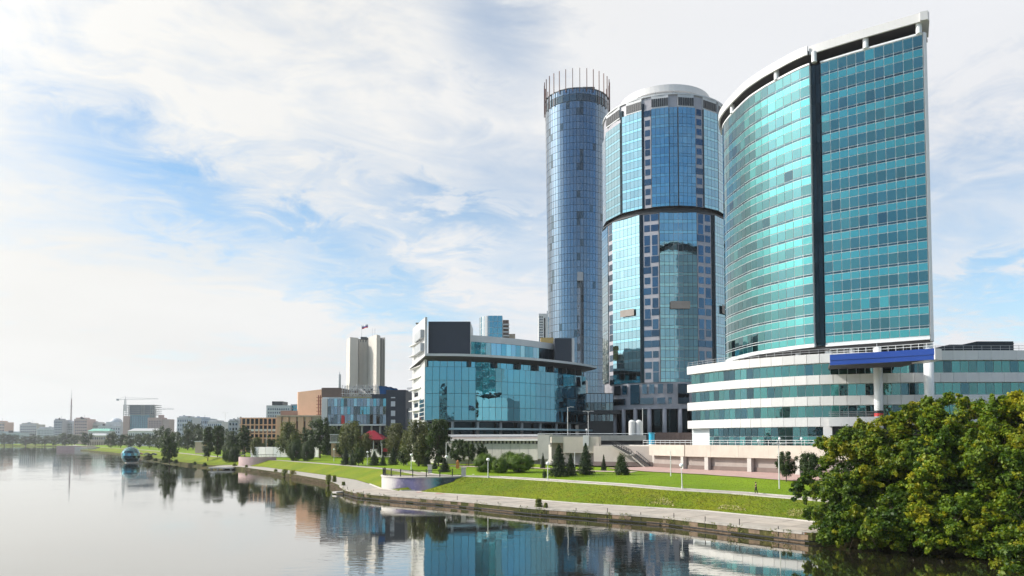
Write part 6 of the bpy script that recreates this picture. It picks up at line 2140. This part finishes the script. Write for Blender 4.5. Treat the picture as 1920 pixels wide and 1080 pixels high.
def big_tree(name, label, base, lobes, nsup, seed, leaf=.26, yellow=0.0, per=50):
    """lobes -> rounded boughs with dark gaps between them -> twig clumps -> leaves"""
    rs = np.random.default_rng(seed)
    o = thing(name, label, 'tree', base, 'big maples leaning over the water')
    B = np.array(base)
    C, Dd, Rr, Tt, SUP = [], [], [], [], []
    wsum = sum(l[3] * l[5] for l in lobes)
    for (cx, cy, cz, rx, ry, rz) in lobes:
        k = max(5, int(nsup * rx * rz / wsum)); got = []; tries = 0
        while len(got) < k and tries < 900:
            tries += 1
            d = rs.normal(size=3); d /= np.linalg.norm(d)
            if d[1] > .5:
                continue
            c = np.array([cx, cy, cz]) + d * np.array([rx, ry, rz]) * (.68 + .40 * rs.random())
            if c[2] < .7 or any(np.linalg.norm(c - g[0]) < 1.25 for g in got):
                continue
            got.append((c, d))
        SUP += got
    for c, d in SUP:
        r = .7 + 1.15 * rs.random() ** 1.6; ns = int(14 * r * r) + 6
        q = rs.normal(size=(ns, 3)); q /= np.linalg.norm(q, axis=1, keepdims=True)
        q = q + d * .75 + np.array([0, -.1, .35]); q /= np.linalg.norm(q, axis=1, keepdims=True)
        ax = d + np.array([0, 0, rs.uniform(-.7, .5)]); ax /= np.linalg.norm(ax)
        off = q * r * (.55 + .65 * rs.random((ns, 1))); off = off * .82 + ax * (off @ ax)[:, None] * .75     # bough drawn out along its branch
        cc = c + off
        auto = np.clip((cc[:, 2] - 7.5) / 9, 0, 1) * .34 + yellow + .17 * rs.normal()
        C.append(cc); Dd.append(q); Rr.append(.22 + .36 * rs.random(ns))
        Tt.append(np.clip(.31 + .18 * rs.normal(size=ns) + auto, .02, .97))
        # loose sprays poking out of the outline
        for k in range(rs.integers(2, 6)):
            v = d + rs.normal(size=3) * .55 + np.array([0, 0, .25]); v /= np.linalg.norm(v)
            L_ = r * (1.15 + .9 * rs.random()); m_ = 5
            u = np.linspace(.55, 1, m_)[:, None]
            cc = c + v * L_ * u + np.array([0, 0, -.25]) * u ** 2 * L_ * rs.random() + rs.normal(size=(m_, 3)) * .06
            C.append(cc); Dd.append(np.tile(v, (m_, 1))); Rr.append(np.linspace(.34, .16, m_)); Tt.append(np.clip(.36 + .15 * rs.normal(size=m_) + auto.mean(), .02, .97))
    C = np.concatenate(C); Dd = np.concatenate(Dd); Rr = np.concatenate(Rr); Tt = np.concatenate(Tt)
    keep = C[:, 2] > .45
    C, Dd, Rr, Tt = C[keep], Dd[keep], Rr[keep], Tt[keep]
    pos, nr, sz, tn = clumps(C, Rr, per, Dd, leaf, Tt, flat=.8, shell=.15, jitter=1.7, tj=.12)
    sz = sz * rng.choice([.7, .9, 1.1, 1.35], len(sz))
    # sparse inner leaves
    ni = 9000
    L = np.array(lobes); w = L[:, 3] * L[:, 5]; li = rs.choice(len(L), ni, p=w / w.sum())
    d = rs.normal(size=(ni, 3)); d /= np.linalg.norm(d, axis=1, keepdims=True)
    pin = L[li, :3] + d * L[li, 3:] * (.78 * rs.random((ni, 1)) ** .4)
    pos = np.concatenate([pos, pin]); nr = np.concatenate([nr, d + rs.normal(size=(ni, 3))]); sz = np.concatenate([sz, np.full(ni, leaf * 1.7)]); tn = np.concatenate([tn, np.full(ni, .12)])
    ok = pos[:, 2] > .12
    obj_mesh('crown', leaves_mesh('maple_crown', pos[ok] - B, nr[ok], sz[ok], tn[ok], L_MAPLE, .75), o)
    m = MB()
    top = Vector((lobes[0][0], lobes[0][1], lobes[0][2] + lobes[0][5] * .5))
    b = Vector(base)
    m.tube([b - Vector((0, 0, .6)), b.lerp(top, .35) + Vector((.3, 0, 0)), b.lerp(top, .7), top], [.5, .38, .24, .08], BARK, 10)
    for c, d in SUP:
        f = rs.uniform(.15, .75); p0 = b.lerp(top, f); q = Vector(c)
        if q.z < p0.z - 4:
            p0 = b.lerp(top, .10)
        mid = p0.lerp(q, .5) + Vector((0, 0, .5))
        m.tube([p0, mid, q], [.15 * (1.1 - f), .07, .025], BARK, 5, cap=False)
        for k in range(4):
            e = q + Vector(d) * 1.2 + Vector(rs.normal(size=3)) * .8
            m.tube([q, e], [.025, .008], BARK, 4, cap=False)
    m.build('trunk', o)
    return o


big_tree('maple_tree', 'big leafy maple at the end of the stone quay, leftmost of the riverside maples', (41.5, 85.0, .4),
         [(40.1, 83.5, 6.0, 6.2, 5.6, 5.4), (36.5, 81.0, 3.2, 3.2, 3.4, 2.8), (43.5, 82, 9.4, 4.4, 4.4, 3.6), (38.0, 76.0, 2.4, 4.6, 3.0, 2.2)], 120, 3, yellow=0.0)
big_tree('maple_tree', 'tallest riverside maple, its yellowing crown reaching up to the white podium bands', (49.5, 82.5, .4),
         [(48.5, 81.5, 9.2, 6.4, 5.6, 5.5), (46.0, 77.0, 5.0, 5.0, 4.2, 4.2), (52.5, 80, 10.8, 4.6, 4.2, 4.0), (42.5, 72.5, 2.0, 4.2, 2.8, 1.9)], 130, 5, yellow=.06)
big_tree('maple_tree', 'yellowest riverside maple, cut by the right picture edge', (55.5, 77.5, .4),
         [(54.5, 77.0, 8.6, 5.8, 5.2, 6.0), (50.2, 73.5, 7.2, 4.2, 3.8, 4.2), (48.5, 69.5, 2.8, 4.8, 3.2, 2.7), (57, 74, 11.4, 4, 3.6, 3.4)], 125, 8, yellow=.12)
big_tree('maple_tree', 'bright green low maple branch hanging over the water in the lower right corner', (51.5, 60.5, .4),
         [(44.5, 58.2, 2.2, 4.2, 2.8, 1.8), (40.8, 57.0, 1.2, 2.5, 1.8, .9), (46.5, 59.5, 3.7, 3.4, 2.4, 1.6)], 46, 12, leaf=.23, yellow=.03)
# undergrowth on the wooded bank
n = 9000
kk_ = rng.random(n) * 4.9; P_ = []
for k in kk_:
    q, nn_ = shore_point(k, 0)
    P_.append((q.x + nn_.x * rng.random() * 9, q.y + nn_.y * rng.random() * 9, .3))
P_ = np.array(P_); P_[:, 2] = .35 + rng.random(n) * 1.1
me = leaves_mesh('undergrowth', P_, rng.normal(size=(n, 3)) + np.array([0, 0, 1]), .2 + .25 * rng.random(n), .1 + .5 * rng.random(n), L_MAPLE)
ug = bpy.data.objects.new('undergrowth', me); COL.objects.link(ug); tag(ug, 'low leafy undergrowth on the bank below the big maples', 'undergrowth', kind='stuff')

# grass blades and dry flower heads on the slope and lawn edge
P_, Z_, T_ = [], [], []
ks = rng.uniform(5.2, 14, 26000)
for k in ks:
    i = min(len(SH) - 2, int(np.searchsorted([p[2] for p in SH], k))) if False else None
    break
keyarr = np.array([p[2] for p in SH])
L2 = np.array([l[2] for l in LINES]); L3 = np.array([l[3] for l in LINES]); L4 = np.array([l[4] for l in LINES]); L6 = np.array([l[6] for l in LINES])


def sample(A, B, k, f):
    out = np.empty((len(k), 3))
    for c in range(3):
        out[:, c] = np.interp(k, keyarr, A[:, c]) * (1 - f) + np.interp(k, keyarr, B[:, c]) * f
    return out


def blades(name, label, A, B, k0, k1, n, size, tint, mat, f0=.03, f1=.97, asp=.35, patch=None):
    k = rng.uniform(k0, k1, n); f = rng.uniform(f0, f1, n)
    pos = sample(A, B, k, f)
    if patch:
        w = np.sin(pos[:, 0] * patch[0] + 1.3) * np.sin(pos[:, 1] * patch[1] + .4) + .5 * np.sin(pos[:, 0] * .9) > patch[2]
        pos = pos[w]
    n = len(pos)
    s = size * (.6 + .8 * rng.random(n)); pos[:, 2] += s * .35
    nr = rng.normal(size=(n, 3)); nr[:, 2] = abs(nr[:, 2]) * .4
    me = leaves_mesh(name, pos, nr, s, tint + .22 * rng.normal(size=n), mat, asp)
    o = bpy.data.objects.new(name, me); COL.objects.link(o); tag(o, label, 'grass', kind='stuff')


blades('slope_grass_tufts', 'short grass tufts on the sloping bank', L2, L3, 5.1, 14, 26000, .16, .45, L_REED)
blades('dry_flowers', 'patches of pale dry flower heads on the sloping bank', L2, L3, 5.1, 9, 9000, .17, .5, L_FLOWER, .15, .9, .8, (.33, .41, .55))
blades('lawn_grass_tufts', 'short grass tufts along the lawn edge', L4, L6, 5.1, 13, 16000, .10, .35, L_REED, 0, .6)
blades('flower_bed', 'low ragged flower bed between the lawn and the pink paved walk', L4, L6, 5.3, 8.2, 0 + 2600, .5, .4, L_REED, .80, .86, .5)

qk = np.array([(p[0], p[1], 0.0) for p in SH])
k = rng.uniform(5.05, 15, 3200); k = k[np.sin(k * 9.0) + np.sin(k * 23.0 + 1) > .35]
pos = np.stack([np.interp(k, keyarr, qk[:, 0]), np.interp(k, keyarr, qk[:, 1]), rng.uniform(.35, 1.25, len(k))], 1)
nrs = np.stack([np.interp(k, keyarr, [v.x for v in SHN]), np.interp(k, keyarr, [v.y for v in SHN])], 1)
pos[:, :2] -= nrs * (.06 + .14 * rng.random((len(k), 1)))
me = leaves_mesh('quay_weeds', pos, np.concatenate([-nrs, np.full((len(k), 1), .4)], 1) + rng.normal(size=(len(k), 3)) * .5, .13 + .16 * rng.random(len(k)), .3 + .3 * rng.normal(size=len(k)), L_REED, .4)
o = bpy.data.objects.new('quay_weeds', me); COL.objects.link(o); tag(o, 'small weeds sprouting from the joints of the stone quay', 'weeds', kind='stuff')

# ================================================================== lamps, poles, person
def globe_lamp(px_, yt, yb, label, zb, lean=0.0, group='white globe lamps along the park paths'):
    q = gnd_hit(px_, yb); D = q.y; zb = q.z
    zt = zat(yt, D)
    o = thing('globe_lamp', label, 'street lamp', (q.x, q.y, zb - .1), group)
    x, y = q.x, q.y; lx = lean * (zt - zb)
    MB().tube([(x, y, zb - .2), (x, y, zb + .5)], .14, POLE, 10).build('base', o)
    MB().tube([(x, y, zb + .4), (x + lx, y, zt - .5)], [.085, .06], POLE, 8).build('pole', o)
    gb = MB().lathe((x + lx, y, zt - .3), [(.02, -.32), (.2, -.25), (.31, -.1), (.34, .05), (.29, .2), (.16, .3), (.02, .34)], GLOBE, 14).build('globe', o, smooth=True)
    MB().lathe((x + lx, y, zt - .62), [(.08, -.05), (.14, .0), (.14, .06)], DARKM, 10).build('collar', gb)


for (px_, yt, yb, zb, lab, ln) in [
    (1279, 869, 917.5, 2.95, 'slightly leaning globe lamp at the lawn edge below the columned terrace wall', -.02),
    (1027, 866, 902.5, 3.2, 'globe lamp at the lawn edge just left of the tallest spruce', 0),
    (915, 859, 896, 3.5, 'globe lamp standing in front of the left round willow', 0),
    (837, 854, 885, 3.8, 'globe lamp on the grass beside the small lone spruce behind the lookout', 0),
    (771, 851, 880, 3.8, 'globe lamp on the path edge behind the mural lookout', 0),
    (689, 846, 872, 3.8, 'globe lamp between the short bushy tree and the young spruce before the white fence', 0),
    (626, 841, 865, 3.85, 'globe lamp on the lawn below the left end of the drooping tree', 0),
    (585, 840, 862, 3.85, 'globe lamp on the lawn right below the big dark tree', 0),
    (555, 838, 860, 3.85, 'globe lamp in front of the dark round bushes', 0),
    (518, 834, 852, 3.95, 'globe lamp near the right end of the distant pink lookout', 0),
    (470, 833, 851, 3.95, 'globe lamp behind the distant pink lookout', 0),
]:
    globe_lamp(px_, yt, yb, lab, zb, ln)


def light_pole(px_, yt, D, zb, label, arm=0.8, r=.11, heads=1):
    zt = zat(yt, D); x = xat(px_, D, (zt + zb) / 2)
    if zb < 9:
        zb = ground_z(x, D)
    o = thing('light_pole', label, 'light pole', (x, D, zb - .1), 'plain tall light poles')
    MB().tube([(x, D, zb - .3), (x, D, zt)], [r, r * .6], POLE, 8).build('pole', o)
    for s in ([1] if heads == 1 else [-1, 1]):
        if arm:
            MB().tube([(x, D, zt - .3), (x + s * arm * .5, D, zt + .05), (x + s * arm, D, zt)], r * .4, POLE, 6).build('arm', o); am = o.children[-1]
            MB().box((x + s * arm - .32, D - .14, zt - .1), (x + s * arm + .32, D + .14, zt + .06), LGREY).build('lamp_head', am)


for (px_, yt, D, zb, lab, arm, hd) in [
    (1064.5, 763, 205, ZPL, 'tall white light pole on the plaza before the right end of the glass hall', 1.4, 1),
    (1103, 771, 206, ZPL, 'grey twin-armed light pole on the plaza in front of the low link block', 1.2, 2),
    (1205, 765, 203, ZPL, 'white light pole on the plaza beside the white storage tanks', 0, 1),
    (1257.5, 846, 146, 3.6, 'bare white pole on the lawn between staircase and columns', 0, 1),
    (1460.5, 832, 119, 3.3, 'white pole topped by small lamps before the small round tree', .6, 2),
    (1077.5, 848, 158, 4.0, 'short white pole right of the shorter dark spruce', 0, 1),
    (836.5, 829, 190, 4.0, 'tall pole with a side lamp behind the lone spruce', 1.2, 1),
    (763.5, 828, 220, 4.2, 'white pole among the young spruces left of the pale birch', 0.6, 1),
    (716, 832, 240, 4.3, 'pale post standing under the right corner of the red pavilion roof', 0, 1),
    (499, 810, 330, 4.5, 'thin tall pole before the right part of the colonnade building', 0, 1),
    (381, 788, 480, 4.5, 'very tall thin light mast behind the left park trees', 0, 1),
    (422, 774, 470, 4.5, 'tallest thin light mast with small crosshead left of the colonnade building', 1.6, 2),
    (330, 803, 480, 4.5, 'thin light mast just right of the lone dense tree on the green point', 0, 1),
]:
    light_pole(px_, yt, D, zb, lab, arm, heads=hd)
# globes on short posts of the plaza terrace
for (px_, yt, D, lab) in [(1503, 820, 148, 'globe lamp on the terrace close to the white corner pier of the podium'), (1462, 820, 153, 'small globe lamp on the terrace behind the white pole with small lamps'), (1422, 824, 160, 'globe lamp on the terrace near the middle of the ground floor glazing'), (1100, 804, 204, 'white globe lamp on the plaza above the beige wall block')]:
    zt = zat(yt, D); x = xat(px_, D, ZPL)
    o = thing('terrace_lamp', lab, 'street lamp', (x, D, ZPL), 'globe lamps on the terrace')
    MB().tube([(x, D, ZPL), (x, D, zt - .4)], .05, POLE, 8).build('pole', o)
    MB().lathe((x, D, zt - .3), [(.02, -.3), (.2, -.22), (.3, 0), (.2, .22), (.02, .3)], GLOBE, 12).build('globe', o, smooth=True)
# orange play figure and low structure on the grass
q = gnd(858, 878, 4.0)
of = thing('orange_figure', 'small upright orange board figure on the grass behind the mural lookout', 'play figure', (q.x, q.y, 3.9))
OR = pmat('orange_paint', (.55, .2, .06), .6, .2)
MB().prism([(q.x - .45, q.y), (q.x + .45, q.y), (q.x + .3, q.y + .2), (q.x - .3, q.y + .2)], 3.8, 5.5, OR).build('body', of)
MB().lathe((q.x, q.y + .1, 5.75), [(.05, -.3), (.25, -.15), (.25, .15), (.05, .3)], OR, 10).build('head', of)
q = gnd(883, 873, 4.1)
ob = thing('orange_bench', 'low orange play bench beside the round willows', 'bench', (q.x, q.y, 4.0))
MB().box((q.x - 1.4, q.y, 4.5), (q.x + 1.4, q.y + .5, 4.6), OR).build('seat', ob)
for s in (-1.1, 1.1):
    MB().box((q.x + s - .1, q.y + .1, 3.8), (q.x + s + .1, q.y + .4, 4.5), OR).build('leg', ob)
# narrow sandy park path behind the lookout
pp = [gnd(x, y, ground_z(*gnd(x, y, 4.2)[:2]) + .10) for x, y in ((800, 873), (860, 874), (930, 876), (1000, 876.5), (1060, 879), (1130, 883), (1190, 884))]
pp = smooth_path([tuple(p) for p in pp], 5)
vs_ = []; fs = []
for i, (p, n) in enumerate(zip(pp, normals(pp))):
    for s in (-1.6, 0, 1.6):
        x, y = p[0] + n[0] * s, p[1] + n[1] * s; vs_.append((x, y, ground_z(x, y) + .10))
for i in range(len(pp) - 1):
    for k in (0, 1):
        fs.append((3 * i + k, 3 * i + k + 1, 3 * i + k + 4, 3 * i + k + 3)[::-1])
structure(MB().add(vs_, fs, pmat('sandy_path', (.45, .36, .29), .9, .3)), 'park_path')

# the walker on the upper path
_k = min(np.linspace(5.1, 9, 400), key=lambda k: abs(project(sample(L3, L4, np.array([k]), .72)[0])[0] - 1417))
pq = Vector(sample(L3, L4, np.array([_k]), .72)[0])
wk = thing('person', 'person in black t-shirt and black trousers walking along the upper path near the big maples', 'person', (pq.x, pq.y, pq.z))


def skin_fig(name, pts, edges, rad, mat, root, parent):
    me = bpy.data.meshes.new(name); me.from_pydata(pts, edges, []); me.materials.append(mat)
    o = bpy.data.objects.new(name, me); COL.objects.link(o); o.parent = parent
    md = o.modifiers.new('skin', 'SKIN'); md.use_smooth_shade = True
    for i, r in enumerate(rad):
        sv = me.skin_vertices[0].data[i]; sv.radius = (r, r) if not hasattr(r, '__len__') else r; sv.use_root = (i == root)
    s = o.modifiers.new('sub', 'SUBSURF'); s.levels = 1; s.render_levels = 2
    return o


SKIN = pmat('skin', (.48, .28, .2), .5, .1, 5)
CLOTH = pmat('black_cloth', (.012, .012, .014), .85, .2, 8)
HAIR = pmat('brown_hair', (.06, .035, .02), .6, .2, 20)
SHOE = pmat('pale_shoe', (.5, .5, .5), .6, .2, 8)
# one body: legs mid-stride, arms bent
body_pts = [(0, 0, .95), (0, .01, 1.15), (0, .0, 1.38), (0, 0, 1.47), (-.01, 0, 1.56), (-.03, 0, 1.66), (-.03, 0, 1.74),
            (.02, .1, .9), (-.12, .11, .5), (-.05, .11, .09), (-.18, .11, .05),
            (.0, -.1, .9), (.1, -.11, .5), (.22, -.11, .11), (.12, -.11, .05),
            (0, .19, 1.40), (.10, .24, 1.14), (-.05, .2, .98), (-.10, .18, .95),
            (0, -.19, 1.40), (-.08, -.24, 1.14), (-.22, -.18, 1.05), (-.28, -.16, 1.06)]
body_e = [(0, 1), (1, 2), (2, 3), (3, 4), (4, 5), (5, 6), (0, 7), (7, 8), (8, 9), (9, 10), (0, 11), (11, 12), (12, 13), (13, 14), (2, 15), (15, 16), (16, 17), (17, 18), (2, 19), (19, 20), (20, 21), (21, 22)]
body_r = [(.13, .15), (.12, .14), (.13, .16), .06, .055, .10, .07, .09, .062, .045, .04, .09, .062, .045, .04, .06, .045, .035, .035, .06, .045, .035, .035]
skin_fig('body', body_pts, body_e, body_r, SKIN, 0, wk)
cl_pts = [(0, 0, .95), (0, .01, 1.15), (0, 0, 1.40), (.02, .1, .9), (-.12, .11, .5), (-.06, .11, .13), (0, -.1, .9), (.1, -.11, .5), (.21, -.11, .15), (0, .19, 1.40), (.07, .225, 1.22), (0, -.19, 1.40), (-.055, -.225, 1.22)]
cl_e = [(0, 1), (1, 2), (0, 3), (3, 4), (4, 5), (0, 6), (6, 7), (7, 8), (2, 9), (9, 10), (2, 11), (11, 12)]
cl_r = [(.15, .17), (.14, .16), (.15, .18), .105, .08, .065, .105, .08, .065, .078, .065, .078, .065]
skin_fig('clothes', cl_pts, cl_e, cl_r, CLOTH, 0, wk)
hm = MB(); hm.lathe((pq.x - .02, pq.y, pq.z + 1.70), [(.02, .12), (.07, .10), (.105, .04), (.11, -.02), (.09, -.06)][::-1], HAIR, 12); hm.build('hair', wk, smooth=True)
for dx, dy, dz in ((-.15, .11, 0), (.15, -.11, .02)):
    MB().box((pq.x + dx - .14, pq.y + dy - .05, pq.z + dz), (pq.x + dx + .12, pq.y + dy + .05, pq.z + dz + .09), SHOE).build('shoe', wk)

# ================================================================== air
hz = bpy.data.materials.new('air_haze'); hz.use_nodes = True
t = NT(hz.node_tree)
pv_ = t.n('ShaderNodeVolumePrincipled', {'Color': (.90, .95, 1.0, 1), 'Density': HAZE, 'Anisotropy': .3})
o_ = t.n('ShaderNodeOutputMaterial'); t.link(pv_.outputs[0], o_.inputs[1])
mb = MB(); mb.box((-6500, -3500, -7.5), (6500, 8000, 240), hz)
ho = mb.build('haze'); tag(ho, kind='stuff')
